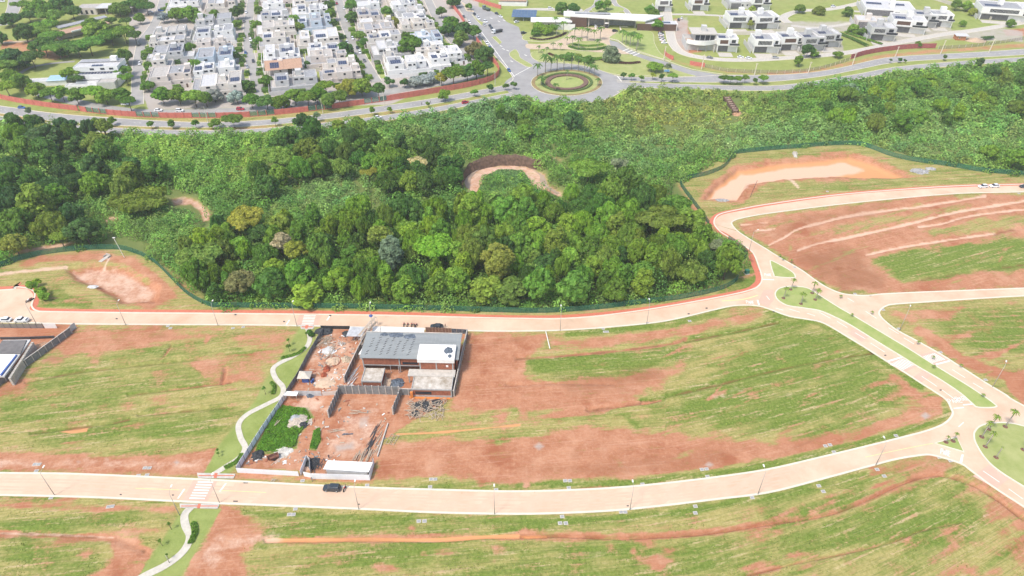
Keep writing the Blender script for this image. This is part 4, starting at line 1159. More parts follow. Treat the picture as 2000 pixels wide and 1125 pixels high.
def town_house(u0, u1, vb, D, wc, label, seed, rz=math.radians(16), sol=0, tank=True, feature=None):
    rnd = random.Random(seed)
    s = scale_at(vb)
    L = (u1 - u0) / s / math.cos(rz)
    base = P((u0 + u1) / 2, vb)
    root = empty('house', base, rz, label, 'house', 'flat-roofed houses in the walled town')
    root.scale = (1.04, 1.5, 1.28)
    W, RR = WALLS[wc], ROOFS[wc]
    hx = L / 2
    h1 = 3.3
    # ground storey in two depths
    cut = rnd.uniform(-0.25, 0.25) * L
    recessed_block(root, -hx, cut, 0, D, 0, h1 + rnd.choice((0, 0.4)), W, rnd.choice(RR))
    recessed_block(root, cut + 0.003, hx, rnd.choice((0.0, 1.2)), D - rnd.choice((0, 2.0)), 0, h1 - 0.3, W, rnd.choice(RR))
    # upper storeys stepping over it
    spans = []
    a = -hx + rnd.uniform(0.5, 0.18 * L)
    while a < hx - 4:
        b = min(hx - 0.4, a + rnd.uniform(5.0, 9.5))
        if b - a > 3.5: spans.append((a, b))
        a = b + rnd.choice((0.02, 0.02, 2.5))
    spans = spans[:4]
    tops = []
    for k, (a, b) in enumerate(spans):
        y0 = rnd.choice((0.4, 1.5, 3.0)); y1 = D - rnd.choice((0.5, 2.0, 4.0))
        hh = rnd.choice((2.6, 3.0, 3.3))
        z0 = h1 - 0.3 - 0.4
        recessed_block(root, a + 0.01 * k, b, y0, y1, z0, hh + 0.4, W, rnd.choice(RR))
        tops.append((a, b, y0, y1, z0 + hh + 0.4))
        nwin = rnd.choice((1, 1, 2))
        for q in range(nwin):
            cx = a + (b - a) * (q + 0.5) / nwin
            ww = rnd.uniform(0.5, 1.2)
            window(root, cx - ww, cx + ww, y0, z0 + 1.7, z0 + 2.8, frame=W)
        if k == len(spans) - 1:
            window(root, y0 + 2, y0 + 4.5, b, z0 + 1.3, z0 + 2.7, 'side', frame=W)
    for q in range(2):
        cx = -hx + L * rnd.uniform(0.1 + 0.45 * q, 0.4 + 0.45 * q)
        if abs(cx - cut) > 1.6: window(root, cx - 0.8, cx + 0.8, 0 if cx < cut else 1.2, 0.9, 2.2, frame=W)
    if not tops: tops = [(-hx, cut, 0, D, h1)]
    if tank:
        a, b, y0, y1, zt = rnd.choice(tops)
        cx, cy = (a + b) / 2 + rnd.uniform(-1, 1), (y0 + y1) / 2
        tw = rnd.uniform(1.1, 1.7)
        boxpart(root, 'water_tank_box', W, cx - tw, cx + tw, cy - 1.3, cy + 1.3, zt - 0.36, zt + rnd.uniform(1.4, 2.3))
    for k in range(sol):
        a, b, y0, y1, zt = tops[(seed + k) % len(tops)]
        w_ = (b - a) * 0.7
        solar(root, (a + b) / 2, y0 + (y1 - y0) * 0.32, zt - 0.35, w_, min(3.4, (y1 - y0) * 0.4))
    # skylights, ducts
    for k in range(2):
        a, b, y0, y1, zt = rnd.choice(tops)
        x = rnd.uniform(a + 0.8, b - 0.8); y = rnd.uniform(y0 + 1, y1 - 1)
        boxpart(root, 'roof_vent', rnd.choice((M_ROOFD, M_WHITE)), x - .4, x + .4, y - .4, y + .4, zt - .355, zt + .25)
    # garden wall
    boxpart(root, 'garden_wall', W, -hx - 1.6, hx + 1.2, -0.85, -0.7, 0, 1.9)
    boxpart(root, 'garden_wall', W, -hx - 1.6, -hx - 1.45, -0.7, D, 0, 1.9)
    boxpart(root, 'door', M_BROWNCLAD, hx * 0.7, hx * 0.7 + 1.0, -0.9, -0.6, 0, 1.8)
    if feature == 'maroon':
        boxpart(root, 'garage_roof', M_MAROON, -hx - 1.0, -hx + 8.0, D - 1, D + 5.0, 3.2, 3.45, (0.12, 0, 0))
    if feature == 'gable':
        for sx in (-1, 1):
            g = MB()
            rise, half = 2.4, 5.5
            x0, x1 = (-hx, -0.3) if sx < 0 else (0.3, hx)
            g.add([(x0 - .5, -0.4, h1 + 2.9), (x1, -0.4, h1 + 2.9), (x1, D / 2, h1 + 2.9 + rise), (x0 - .5, D / 2, h1 + 2.9 + rise), (x1, D + .4, h1 + 2.9), (x0 - .5, D + .4, h1 + 2.9)],
                  [(0, 1, 2, 3), (3, 2, 4, 5), (0, 3, 5), (1, 4, 2)])
            r_ = g.build('tile_roof', M_TILE, root)
            if sx < 0: solar(root, (x0 + x1) / 2, D * 0.22, h1 + 3.75, 5, 3.6, tilt=0.41)
    HOUSES.append((root, hx, D, seed))
    if feature == 'pool':
        boxpart(root, 'pool_deck', M_PALECONC, hx * 0.1, hx * 0.6, D, D + 4, 0, 0.3)
    return root


ORD = ['nearest to', 'second from', 'third from', 'fourth from', 'fifth from', 'sixth from', 'seventh from', 'eighth from', 'ninth from', 'tenth from']
TOWN = {
    'row right of the first street': [(295, 373, 172, 15, 'p', 1, None, 'pinkish'), (298, 334, 147, 14, 'c', 0, None, 'small beige'), (298, 376, 124, 13, 'g', 1, None, 'grey'), (300, 362, 104, 10, 'c', 0, 'maroon', 'beige maroon-roofed'), (303, 369, 88, 14, 'g', 0, None, 'long grey-roofed'), (334, 388, 24, 16, 'w', 1, None, 'white top-end')],
    'row left of the second street': [(384, 472, 193, 16, 'c', 1, None, 'long cream'), (384, 464, 160, 13, 'w', 2, None, 'white solar-roofed'), (388, 456, 136, 15, 'b', 1, None, 'pale blue'), (384, 450, 107, 10, 'p', 0, None, 'low pinkish'), (385, 455, 88, 14, 'w', 1, None, 'plain white'), (388, 453, 62, 15, 'g', 0, None, 'grey stepped'), (408, 460, 27, 18, 'c', 0, None, 'cream top-end')],
    'row right of the second street': [(537, 620, 181, 14, 'g', 1, None, 'grey-blue'), (529, 592, 160, 11, 'c', 0, 'gable', 'terracotta gabled'), (525, 594, 141, 9, 'w', 2, None, 'white solar-roofed'), (521, 585, 127, 14, 'w', 1, None, 'bright white'), (512, 567, 101, 15, 'c', 1, None, 'cream'), (508, 577, 76, 14, 'c', 0, None, 'beige'), (508, 565, 53, 14, 'g', 2, None, 'grey solar-roofed'), (517, 556, 29, 11, 'w', 0, None, 'small white'), (515, 578, 13, 12, 'p', 1, None, 'pinkish top-end')],
    'row left of the third street': [(632, 706, 166, 11, 'p', 1, None, 'pinkish'), (638, 698, 152, 11, 'c', 1, None, 'cream'), (605, 686, 136, 12, 'p', 0, None, 'long pinkish'), (608, 676, 120, 12, 'w', 2, None, 'white solar-roofed'), (587, 663, 99, 16, 'c', 1, None, 'large cream'), (588, 648, 65, 16, 'b', 2, None, 'pale blue'), (577, 641, 39, 13, 'w', 1, None, 'white'), (577, 639, 22, 12, 'c', 0, None, 'low cream'), (577, 638, 8, 12, 'g', 1, None, 'grey top-end')],
    'row right of the third street': [(763, 841, 149, 14, 'w', 1, None, 'large white'), (755, 783, 135, 9, 'c', 0, None, 'small beige'), (735, 802, 117, 13, 'g', 1, None, 'grey-roofed'), (722, 789, 97, 13, 'c', 2, None, 'cream solar-roofed'), (710, 777, 80, 12, 'p', 0, None, 'pinkish'), (705, 770, 65, 9, 'c', 1, None, 'low cream'), (702, 750, 51, 13, 'p', 2, None, 'pink solar-roofed'), (700, 744, 31, 13, 'w', 0, None, 'white'), (699, 742, 11, 13, 'g', 1, None, 'grey top-end')],
    'row left of the fourth street': [(842, 882, 142, 13, 'w', 2, None, 'white solar-roofed'), (875, 908, 126, 13, 'w', 0, None, 'bright white'), (818, 871, 124, 9, 'c', 1, None, 'cream'), (820, 876, 113, 10, 'w', 0, None, 'low white'), (815, 866, 98, 16, 'b', 1, None, 'grey-blue'), (785, 850, 68, 11, 'c', 0, None, 'cream'), (788, 842, 58, 12, 'w', 1, None, 'white'), (779, 832, 45, 13, 'g', 0, None, 'grey'), (770, 813, 28, 11, 'w', 1, None, 'small white'), (765, 814, 15, 14, 'c', 2, None, 'blue solar-roofed')],
}
sd = 100
for row_, lst in TOWN.items():
    for k, (u0, u1, vb, D, wc, so, ft, ds) in enumerate(lst):
        sd += 1
        town_house(u0, u1, vb, D, wc, '%s house, %s the red wall in the %s' % (ds, ORD[k], row_), sd, sol=so, feature=ft)


def villa(u0, u1, vt, vb, rz_deg, label, seed, wc='w', storeys=2, clad=None, D=None, sol=1, garage=True):
    """A modern cubic house: recessed ground floor, overhanging upper floor, big panes, tank box."""
    rnd = random.Random(seed)
    rz = math.radians(rz_deg)
    s = scale_at(vb)
    L = (u1 - u0) / s * 0.92
    D = D or min(24, max(10, L * 0.95))
    root = empty('house', P((u0 + u1) / 2, vb), rz, label, 'house', 'cubic white houses of the right-hand estate')
    root.scale = (1.08, 1.2, 1.4 if storeys > 1 else 1.6)
    W = WALLS[wc]
    hx = L / 2
    sp_ = rnd.uniform(0.05, 0.3) * L
    recessed_block(root, -hx + 0.6, hx - 0.6, 1.8, D, 0, 3.4, W, M_ROOFW)
    boxpart(root, 'entry_recess', M_ROOFD, -hx + 1.2, -hx + 0.55 * L, 1.74, 1.86, 0.05, 2.7)
    for k in range(2):
        boxpart(root, 'column', W, (-hx + 0.5) if k == 0 else (hx - 0.9), (-hx + 0.9) if k == 0 else (hx - 0.5), 0.2, 0.6, 0, 3.4)
    if storeys > 1:
        recessed_block(root, -hx, sp_, 0, D * 0.72, 3.403, 3.3, W, M_ROOFG, par=0.45)
        recessed_block(root, sp_ + 0.004, hx - 0.4, 1.4, D * 0.85, 3.403, 2.9, W, M_ROOFW, par=0.4)
        cl = clad or M_GLASS
        pw = MB()
        n = max(3, int((sp_ + hx) * 0.7 / 0.8))
        wx0, wx1 = -hx + (sp_ + hx) * 0.2, sp_ - (sp_ + hx) * 0.1
        w1 = window(root, wx0, wx1, 0, 4.0, 6.0, frame=W, glass=cl)
        for k in range(1, n):
            x = wx0 + (wx1 - wx0) * k / n
            pw.box(x - .05, x + .05, -0.07, -0.034, 4.1, 5.9)
        pw.build('mullion', M_BROWNCLAD if clad else M_WHITE, w1)
        window(root, sp_ + (hx - sp_) * 0.25, hx - (hx - sp_) * 0.3, 1.4, 4.1, 5.8, frame=W)
        window(root, D * 0.3, D * 0.55, hx - 0.4, 4.2, 5.6, 'side', frame=W)
        window(root, 3.0, 5.5, hx - 0.6, 0.8, 2.5, 'side', frame=W)
        zt = 6.7
        boxpart(root, 'balcony_slab', W, sp_ + 0.2, hx + 0.3, -0.3, 1.38, 3.2, 3.4)
        boxpart(root, 'balcony_rail', M_GLASS, sp_ + 0.3, hx + 0.2, -0.25, -0.19, 3.4, 4.4)
    else:
        for k in range(4):
            x = -hx + L * (0.12 + 0.23 * k)
            window(root, x, x + L * 0.1, 1.8, 1.2, 2.3, frame=W)
        zt = 3.4
    tx = rnd.uniform(-0.3, 0.1) * L
    boxpart(root, 'water_tank_box', W, tx - 1.6, tx + 1.6, D * 0.4, D * 0.4 + 3, zt - 0.46, zt + 2.2)
    for k in range(sol):
        solar(root, -hx * 0.55 + k * hx * 0.9, D * (0.25 if storeys > 1 else 0.6), (6.25 if storeys > 1 else 3.05) if k == 0 else (5.9 if storeys > 1 else 3.05), hx * 0.6, 2.8)
    if garage: boxpart(root, 'driveway', M_PALECONC, -hx + 1, hx * 0.4, -7, -0.1, 0.0, 0.09)
    boxpart(root, 'garden_wall', M_GREYW, -hx - 1.2, -hx - 1.0, 0, D + 2, 0, 2.2)
    return root


VILLAS = [(1282, 1312, 0, 24, 0, 'white two-storey house at the top beside the pale street', 'w', 2, M_ROOFD, 0), (1349, 1384, 0, 22, 0, 'brown-fronted house standing alone between bright green plots', 'w', 2, M_BROWNCLAD, 0),
          (1424, 1466, 0, 19, 0, 'grey-roofed house at the top edge behind palms', 'g', 1, None, 0), (1466, 1504, 0, 21, 0, 'dark-windowed house at the top edge next to the lawn', 'w', 2, None, 0),
          (1421, 1471, 20, 57, 0, 'white house with a broad grey roof behind the retaining wall', 'w', 2, None, 1), (1472, 1522, 28, 58, 6, 'white house with a tall blue-glass window', 'w', 2, None, 0),
          (1398, 1440, 62, 103, -4, 'white box house with dark vertical slats', 'w', 2, M_BROWNCLAD, 1), (1469, 1521, 50, 105, -3, 'white house with a rounded balcony beside the empty green plot', 'w', 2, None, 1),
          (1521, 1567, 60, 100, 4, 'white house with brown louvres, between two villas', 'w', 2, M_BROWNCLAD, 1), (1563, 1612, 60, 101, 4, 'grey and white house behind a dark shade tree', 'g', 2, None, 1), (1592, 1642, 45, 94, 6, 'tall grey house at the right end of the villa row', 'g', 2, None, 1),
          (1690, 1785, 5, 34, -14, 'large low white house with round windows', 'w', 1, None, 2), (1672, 1714, 40, 57, -12, 'low brick-red house with a grey back wall', 'p', 1, M_BRICK, 0), (1697, 1746, 50, 81, -10, 'grey concrete box house with one dark window', 'g', 2, None, 0),
          (1740, 1803, 35, 66, -16, 'long white house with a slanted corner window', 'w', 2, M_BROWNCLAD, 1), (1782, 1826, 26, 55, -14, 'grey-roofed house squeezed behind the long white one', 'g', 2, None, 1), (1814, 1857, 22, 54, -10, 'white house with a square tower next to the big lawn', 'w', 2, None, 0),
          (1915, 2010, 0, 42, -16, 'big white mansion with long porch at the right edge', 'w', 2, None, 1)]
for k, (u0, u1, vt, vb, rz, lb, wc, st, cl, so) in enumerate(VILLAS):
    villa(u0, u1, vt, vb, rz, lb, 900 + k, wc, st, cl, sol=so)

# unfinished house with curved white front (left end of the villa row)
root = empty('unfinished_house', P(1370, 103), math.radians(-3), 'unfinished dark-framed house with curved white parapet, left end of the villas', 'house', 'cubic white houses of the right-hand estate')
root.scale = (1.1, 1.3, 1.45)
recessed_block(root, -9, 9, 4, 18, 0, 3.4, M_GREYW, M_ROOFB)
curve = MB()
arc = [(-9 + 18 * k / 12, 4 - 3.2 * math.sin(math.pi * k / 12)) for k in range(13)]
for a, b in zip(arc[:-1], arc[1:]):
    curve.add([(a[0], a[1], 3.0), (b[0], b[1], 3.0), (b[0], b[1], 5.0), (a[0], a[1], 5.0), (a[0], a[1] + .3, 3.0), (b[0], b[1] + .3, 3.0), (b[0], b[1] + .3, 5.0), (a[0], a[1] + .3, 5.0)],
              [(0, 1, 2, 3), (3, 2, 6, 7), (5, 4, 7, 6), (0, 4, 5, 1)])
curve.build('parapet', M_WHITE, root)
flr = MB().prism([(a[0], a[1] + .05) for a in arc] + [(9, 4.2), (-9, 4.2)], 3.0, 3.38)
flr.build('floor_slab', M_PALECONC, root)
boxpart(root, 'terrace', M_TILE, -8.5, -3, 5, 10, 3.41, 3.6)
recessed_block(root, -4, 9, 6.5, 16, 3.403, 3.2, M_GREYW, M_ROOFB)
for k in range(4): window(root, -3.4 + 3.0 * k, -0.8 + 3.0 * k, 6.5, 3.8, 6.1, frame=M_DARKMETAL)
for x in (-7.5, -2, 3, 7.5): boxpart(root, 'column', M_PALECONC, x - .2, x + .2, 2.0, 2.4, 0, 3.0)
boxpart(root, 'roof_slab', M_PALECONC, -6, 9.6, 5.5, 17, 6.61, 6.9)
boxpart(root, 'water_tank_box', M_GREYW, 0.5, 3.5, 10, 13, 6.9, 9.3)
# empty plots' retaining wall
tag(MB().box(-11, 11, -0.3, 0.3, 0, 2.6).build('retaining_wall', M_PINK, loc=P(1447, 68)), 'brown retaining wall above the empty green plot', 'wall')
rt = empty('boundary_wall', P(1880, 18), 0, 'long pale boundary wall climbing beside the big lawn', 'wall')
for k, (a, b) in enumerate((((1805, -6), (1850, 8)), ((1850, 8), (1900, 24)), ((1900, 24), (1935, 40)))):
    pa, pb = P(*a) - P(1880, 18), P(*b) - P(1880, 18)
    d = pb - pa
    link('wall_panel', unit_box(M_PALECONC, 'wall_panel'), rt, ((pa + pb) / 2 + Vector((0, 0, 1.3))), (0, 0, math.atan2(d.y, d.x)), (d.length, 0.25, 2.6))
r = empty('brick_shed', P(1877, 79), math.radians(-8), 'small orange brick shed with pale tin roof on the slope', 'shed')
boxpart(r, 'wall', mat('orange_brick', (0.50, 0.20, 0.10), 0.9, 0.2, 1.5), -3.6, 2.6, 0, 5, 0, 3.0)
boxpart(r, 'tin_roof', M_ROOFW, -4.0, 4.6, -0.5, 5.6, 3.0, 3.12, (0.05, 0, 0))
window(r, -2.2, -1.0, 0, 1.2, 2.2)
boxpart(r, 'post', M_WOOD, 4.2, 4.35, 0, 0.15, 0, 3.0)
sh = MB()
for k in range(5): sh.lathe([(5.5 * (1 - k / 5.5), k * 0.35), (5.5 * (1 - (k + 1) / 5.5), (k + 1) * 0.35)], n=14, sx=1.4)
tag(sh.build('sand_heap', M_SAND, loc=P(1905, 79), smooth_=True), 'flat sand heap beside the orange brick shed', 'sand heap')

# white villa on the left with solar roof, and its low neighbours
root = empty('villa', P(190, 170), math.radians(6), 'big white three-level villa with rows of roof solar panels', 'house')
for (x0, x1, y0, y1, z0, h, m_) in ((-11, 13, 0, 16, 0, 3.6, M_WHITE), (-12, 13.5, 2.5, 18, 3.603, 3.2, M_WHITE), (-13, 12, 7, 21, 6.806, 3.0, M_WHITE), (1.5, 11, -3.5, -0.003, 0, 3.0, M_GREYW)):
    recessed_block(root, x0, x1, y0, y1, z0, h, m_, M_ROOFW)
for k in range(11): solar(root, -9 + 1.75 * k, 4.5, 6.5, 1.5, 2.2)
for k in range(3): solar(root, -2 + 2.2 * k, 9, 9.5, 2.0, 2.4)
boxpart(root, 'water_tank_box', M_WHITE, 5.5, 9.0, 16, 19, 9.4, 12.4)
boxpart(root, 'balcony_screen', M_ROOFD, -11.5, -6, 2.44, 2.56, 4.2, 6.2)
boxpart(root, 'roof_slab', M_ROOFG, -12.5, 11.5, 15, 20.5, 9.81, 9.95)
for (x, z) in ((-6, 1.2), (-2, 1.2), (3, 1.2)): window(root, x, x + 1.8, 0, z, z + 1.4)
for x in (-4, 2, 7): window(root, x, x + 2.6, 7, 7.6, 9.0)
root = empty('annex_building', P(182, 176), math.radians(6), 'low white annex with pale terrace below the big villa', 'house')
recessed_block(root, -15, 3, 0, 5, 0, 3.0, M_WHITE, M_ROOFW)
recessed_block(root, 3.004, 13, 0.5, 7, 0, 4.2, M_GREYW, M_ROOFB)
window(root, -8, -6, 0, 1, 2.2)
root = empty('blue_roofed_building', P(94, 168), math.radians(8), 'low building with a light blue roof behind street trees', 'building')
recessed_block(root, -12, 0, 0, 6, 0, 3.0, M_WHITE, M_ROOFW)
boxpart(root, 'wall', M_WHITE, 0.004, 11, 0, 7, 0, 3.2)
boxpart(root, 'roof', mat('light_blue_roof', (0.35, 0.52, 0.68), 0.4, 0.1, 0.6), 0, 11.4, -0.5, 7.5, 3.3, 3.45, (0.08, 0, 0))
# club pavilions
root = empty('pavilion', P(128, 78), math.radians(52), 'terracotta flat-roofed pavilion with long grey canopy among trees', 'pavilion')
root.scale = (1.25, 1.3, 1.0)
boxpart(root, 'roof', M_TILE, -3, 26, -1, 7, 4.0, 4.4)
boxpart(root, 'roof', M_TILE, -9, -3.01, -4, 4, 3.6, 4.0)
boxpart(root, 'canopy', M_ROOFG, 2, 30, 9, 13, 5.0, 5.4, (0.1, 0, 0))
boxpart(root, 'skylight_beam', M_WHITE, 4, 20, -1.6, -1.05, 4.2, 5.2)
for k in range(6): boxpart(root, 'column', M_PALECONC, -8 + 6 * k, -7.7 + 6 * k, -0.5, -0.2, 0, 4.0 if k else 3.6)
for k in range(3): boxpart(root, 'column', M_PALECONC, 4 + 11 * k, 4.3 + 11 * k, 10.8, 11.1, 0, 5.0)
boxpart(root, 'wall', M_PINK, -2, 25, 3, 6.8, 0, 3.99)
root = empty('pavilion', P(205, 29), math.radians(4), 'long brown pavilion with a dark open front and pale roof', 'pavilion')
boxpart(root, 'roof', M_ROOFW, -6, 22, 0, 14, 4.6, 5.0)
boxpart(root, 'back_wall', M_ROOFD, -6, 22, 8, 8.3, 0, 4.6)
recessed_block(root, -20, -6.01, 0.5, 12, 0, 5.2, M_PINK, M_ROOFB)
for k in range(5): boxpart(root, 'column', M_PALECONC, -5.6 + 6.6 * k, -5.2 + 6.6 * k, 0.4, 0.8, 0, 4.6)
for k in range(3): window(root, -18 + 4 * k, -16 + 4 * k, 0.5, 0.6, 3.6, glass=M_GLASS, frame=M_PINK)

# ------------------------------------------------------------------ gatehouse
g = empty('gatehouse', P(1170, 56), math.radians(-3.5), 'white swept-roof gatehouse with brown walls spanning the estate entrance', 'gatehouse')
roof = MB()
top = [(-26, 4.5, 7.9), (33, -1.5, 6.8), (47, 11, 7.2), (-26, 13, 8.4)]
bot = [(x, y, z - 0.9) for x, y, z in top]
roof.add(top + bot, [(0, 1, 2, 3), (7, 6, 5, 4), (0, 4, 5, 1), (1, 5, 6, 2), (2, 6, 7, 3), (3, 7, 4, 0)])
ro = roof.build('roof', M_WHITE, g)
MB().box(-18, 8, 7.2, 11.4, 8.25, 8.32).build('roof_light', M_ROOFG, ro)
MB().box(-21, -9, 3, 9, 0, 6.7).build('brown_wall', M_BROWNCLAD, g)
bw = MB().box(27, 55, -2.5, -2.1, 0, 4.6)
bw.build('brown_wall', M_BROWNCLAD, g)
boxpart(g, 'office_roof', M_ROOFW, 33, 56, -2.05, 6, 4.3, 4.6)
boxpart(g, 'office_wall', M_WHITE, 55.01, 55.4, -2.5, 6, 0, 4.8)
boxpart(g, 'office_solar', M_SOLAR, 42, 51, 0, 4, 4.62, 4.7)
boxpart(g, 'office_wall', M_WHITE, 34, 54.9, 5.6, 5.9, 0, 4.29)
for x in (-8, 3.5, 6.5, 26):
    boxpart(g, 'column', M_PALECONC, x, x + 0.8, 4.2, 5.0, 0, 6.8)
boxpart(g, 'back_screen', mat('grey_gate_screen', (0.34, 0.34, 0.34), 0.8, 0.2, 0.8), -8.9, 26.9, 9, 9.2, 0, 6.6)
boxpart(g, 'guard_booth', M_GLASS, 4.4, 6.4, 1.5, 4.1, 0.2, 3.2)
boxpart(g, 'booth_roof', M_WHITE, 4.0, 6.8, 1.0, 4.6, 3.2, 3.5)
for x in (-3, 15):
    boxpart(g, 'lane_kerb', M_KERB, x, x + 1.0, -3, 7, 0, 0.2)
    boxpart(g, 'barrier', M_PAINT, x + 1.2, x + 6.0, 2.0, 2.12, 1.0, 1.15)
# west wing
g2 = empty('gate_wing', P(1090, 55), math.radians(-2), 'long white flat-roofed wing left of the gatehouse', 'building')
boxpart(g2, 'roof', M_WHITE, -20, 10, 0, 11, 4.0, 4.5)
boxpart(g2, 'wall', M_PALECONC, -14, 9, 1.2, 10, 0, 3.99)
boxpart(g2, 'garden_wall', M_WHITE, -2, 12, -4.5, -4.2, 0, 4.2)
for x in (-12, -7.5): boxpart(g2, 'door_opening', M_GLASS, x, x + 1.6, 1.12, 1.3, 0, 2.6)
g3 = empty('solar_carport', P(1022, 42), math.radians(-6), 'car shelter roofed with blue solar panels left of the gate', 'carport')
cp_ = MB()
for i in range(8):
    for j in range(4):
        cp_.box(-9 + 2.3 * i + .04, -9 + 2.3 * (i + 1) - .04, 3.2 * j + .04, 3.2 * (j + 1) - .04, 0, 0.1)
cp_.build('solar_array', mat('blue_solar', (0.09, 0.15, 0.25), 0.3, 0.2, 1.0, spec=0.5), g3, (0, 0, 3.0), (0.16, 0, 0))
for x in (-8, 0, 8):
    boxpart(g3, 'post', M_STEEL, x, x + .25, 1, 1.25, 0, 3.1)
    boxpart(g3, 'post', M_STEEL, x, x + .25, 11, 11.25, 0, 4.7)
r = empty('house', P(1008, 12), math.radians(-4), 'low red-roofed house with white front wall behind the red wall', 'house')
boxpart(r, 'wall', M_WHITE, -14, 8, 0, 0.4, 0, 2.8)
boxpart(r, 'wall', M_PINK, -13, 7, 3, 12, 0, 3.4)
boxpart(r, 'tile_roof', M_TILE, -14, 8, 2.4, 12.5, 3.4, 3.7, (0.06, 0, 0))
boxpart(r, 'side_wall', M_WHITE, 8.01, 8.4, 0, 14, 0, 2.8)


# ------------------------------------------------------------------ walls and fences with a panel per bay
def bays(pts_px, step, closed=False, sm=True):
    ln = [P(u, v).xy for u, v in (smooth(pts_px, 8) if sm else pts_px)]
    out = [ln[0]]
    acc = 0.0
    for a, b in zip(ln[:-1], ln[1:]):
        d = (b - a).length
        while acc + d >= step:
            t = (step - acc) / d
            a = a + (b - a) * t
            out.append(a.copy())
            d = (b - a).length
            acc = 0.0
        acc += d
    if (ln[-1] - out[-1]).length > step * 0.3: out.append(ln[-1])
    return out


def panel_wall(name, pts_px, step, h, m, label, cat, t=0.16, post=None, post_m=None, pname='panel', jitter=0.04, alt=None, sm=True, cap=None, zb=0.0):
    """One wall or fence: an upright panel between each two posts. alt(i) may return (material, name) for other bays."""
    pts = bays(pts_px, step, sm=sm)
    o0 = Vector((pts[0].x, pts[0].y, 0))
    root = empty(name, o0, 0, label, cat)
    rnd = random.Random(len(pts) * 7)
    for i, (a, b) in enumerate(zip(pts[:-1], pts[1:])):
        d = b - a
        rz = math.atan2(d.y, d.x)
        mm, nn, hh = m, pname, h + rnd.uniform(-jitter, jitter)
        if alt and alt(i): mm, nn = alt(i)
        c = (a + b) / 2
        off = t * 0.1 * (i % 2)
        link(nn, unit_box(mm, nn), root, (c.x - o0.x, c.y - o0.y, zb + hh / 2), (0, 0, rz), (d.length - 0.02, t, hh))
        if alt and alt(i):      # low plinth under open bays
            link('plinth', unit_box(m, 'plinth'), root, (c.x - o0.x, c.y - o0.y, zb + 0.2), (0, 0, rz), (d.length - 0.02, t + 0.06, 0.4))
        if cap:
            link('coping', unit_box(cap, 'coping'), root, (c.x - o0.x, c.y - o0.y, zb + hh + 0.05), (0, 0, rz), (d.length - 0.03, t + 0.12, 0.1))
    if post:
        for i, p in enumerate(pts):
            d = (pts[min(i + 1, len(pts) - 1)] - pts[max(0, i - 1)])
            link('post', unit_box(post_m or m, 'post'), root, (p.x - o0.x, p.y - o0.y, zb + (h + post[1]) / 2), (0, 0, math.atan2(d.y, d.x)), (post[0], post[0] + t, h + post[1]))
    return root


M_OPEN = mesh_cloth('open_grille', (0.10, 0.20, 0.15), 0.5)
# red wall, three runs
panel_wall('red_wall', [(-60, 178), (0, 193), (40, 201), (100, 210), (158, 217)], 6.0, 3.0, M_RED, 'solid red boundary wall in the far left corner', 'wall', post=(0.3, 0.1))
panel_wall('red_wall', [(158, 217), (185, 221), (250, 227), (320, 230), (433, 230), (505, 227), (580, 220), (660, 211), (735, 200), (763, 196)], 4.4, 3.0, M_RED, 'red boundary wall broken by open grille bays', 'wall',
           post=(0.35, 0.15), alt=lambda i: (M_OPEN, 'grille_panel') if (i % 7) in (1, 2, 3) else None)
panel_wall('red_wall', [(763, 196), (800, 190), (860, 180), (920, 169), (960, 158), (974, 146), (973, 134), (962, 120), (945, 100), (930, 80)], 5.5, 3.3, M_RED, 'long solid red wall curving round the corner of the town', 'wall', post=(0.3, 0.1))
panel_wall('red_wall', [(908, 48), (895, 28), (880, 10), (866, -8), (850, -25)], 5.5, 3.3, M_RED, 'red wall running up beside the entrance road', 'wall', post=(0.3, 0.1))
panel_wall('red_wall', [(905, -6), (930, 2), (958, 12), (980, 18)], 4.0, 3.0, M_RED, 'short red wall above the entrance road', 'wall', post=(0.3, 0.1))
panel_wall('red_wall', [(1661, 116), (1690, 107), (1730, 100), (1780, 95), (1826, 94)], 4.0, 3.2, mat('dull_red_wall', (0.40, 0.12, 0.12), 0.85, 0.15, 0.8), 'dull red wall on the bank above the right-hand avenue', 'wall', post=(0.25, 0.05))
panel_wall('red_wall', [(1347, 126), (1360, 129), (1376, 131)], 3.6, 2.6, M_RED, 'short piece of red wall by the tall cream pole', 'wall')
panel_wall('red_wall', [(1297, 104), (1303, 112), (1316, 118)], 3.6, 2.6, M_RED, 'short red wall by the parked cars', 'wall')
panel_wall('wire_fence', [(1376, 131), (1420, 140), (1480, 143), (1540, 143), (1600, 136), (1661, 118)], 5.0, 2.2, mesh_cloth('wire_netting', (0.30, 0.25, 0.20), 0.72), 'thin wire fence on the bank above the avenue', 'fence', t=0.04, post=(0.12, 0.1), post_m=M_PINK)
panel_wall('wire_fence', [(1832, 96), (1900, 92), (1960, 84), (2020, 74)], 5.0, 2.2, MATS['wire_netting'], 'thin wire fence below the orange brick shed', 'fence', t=0.04, post=(0.12, 0.1), post_m=M_GREYW)
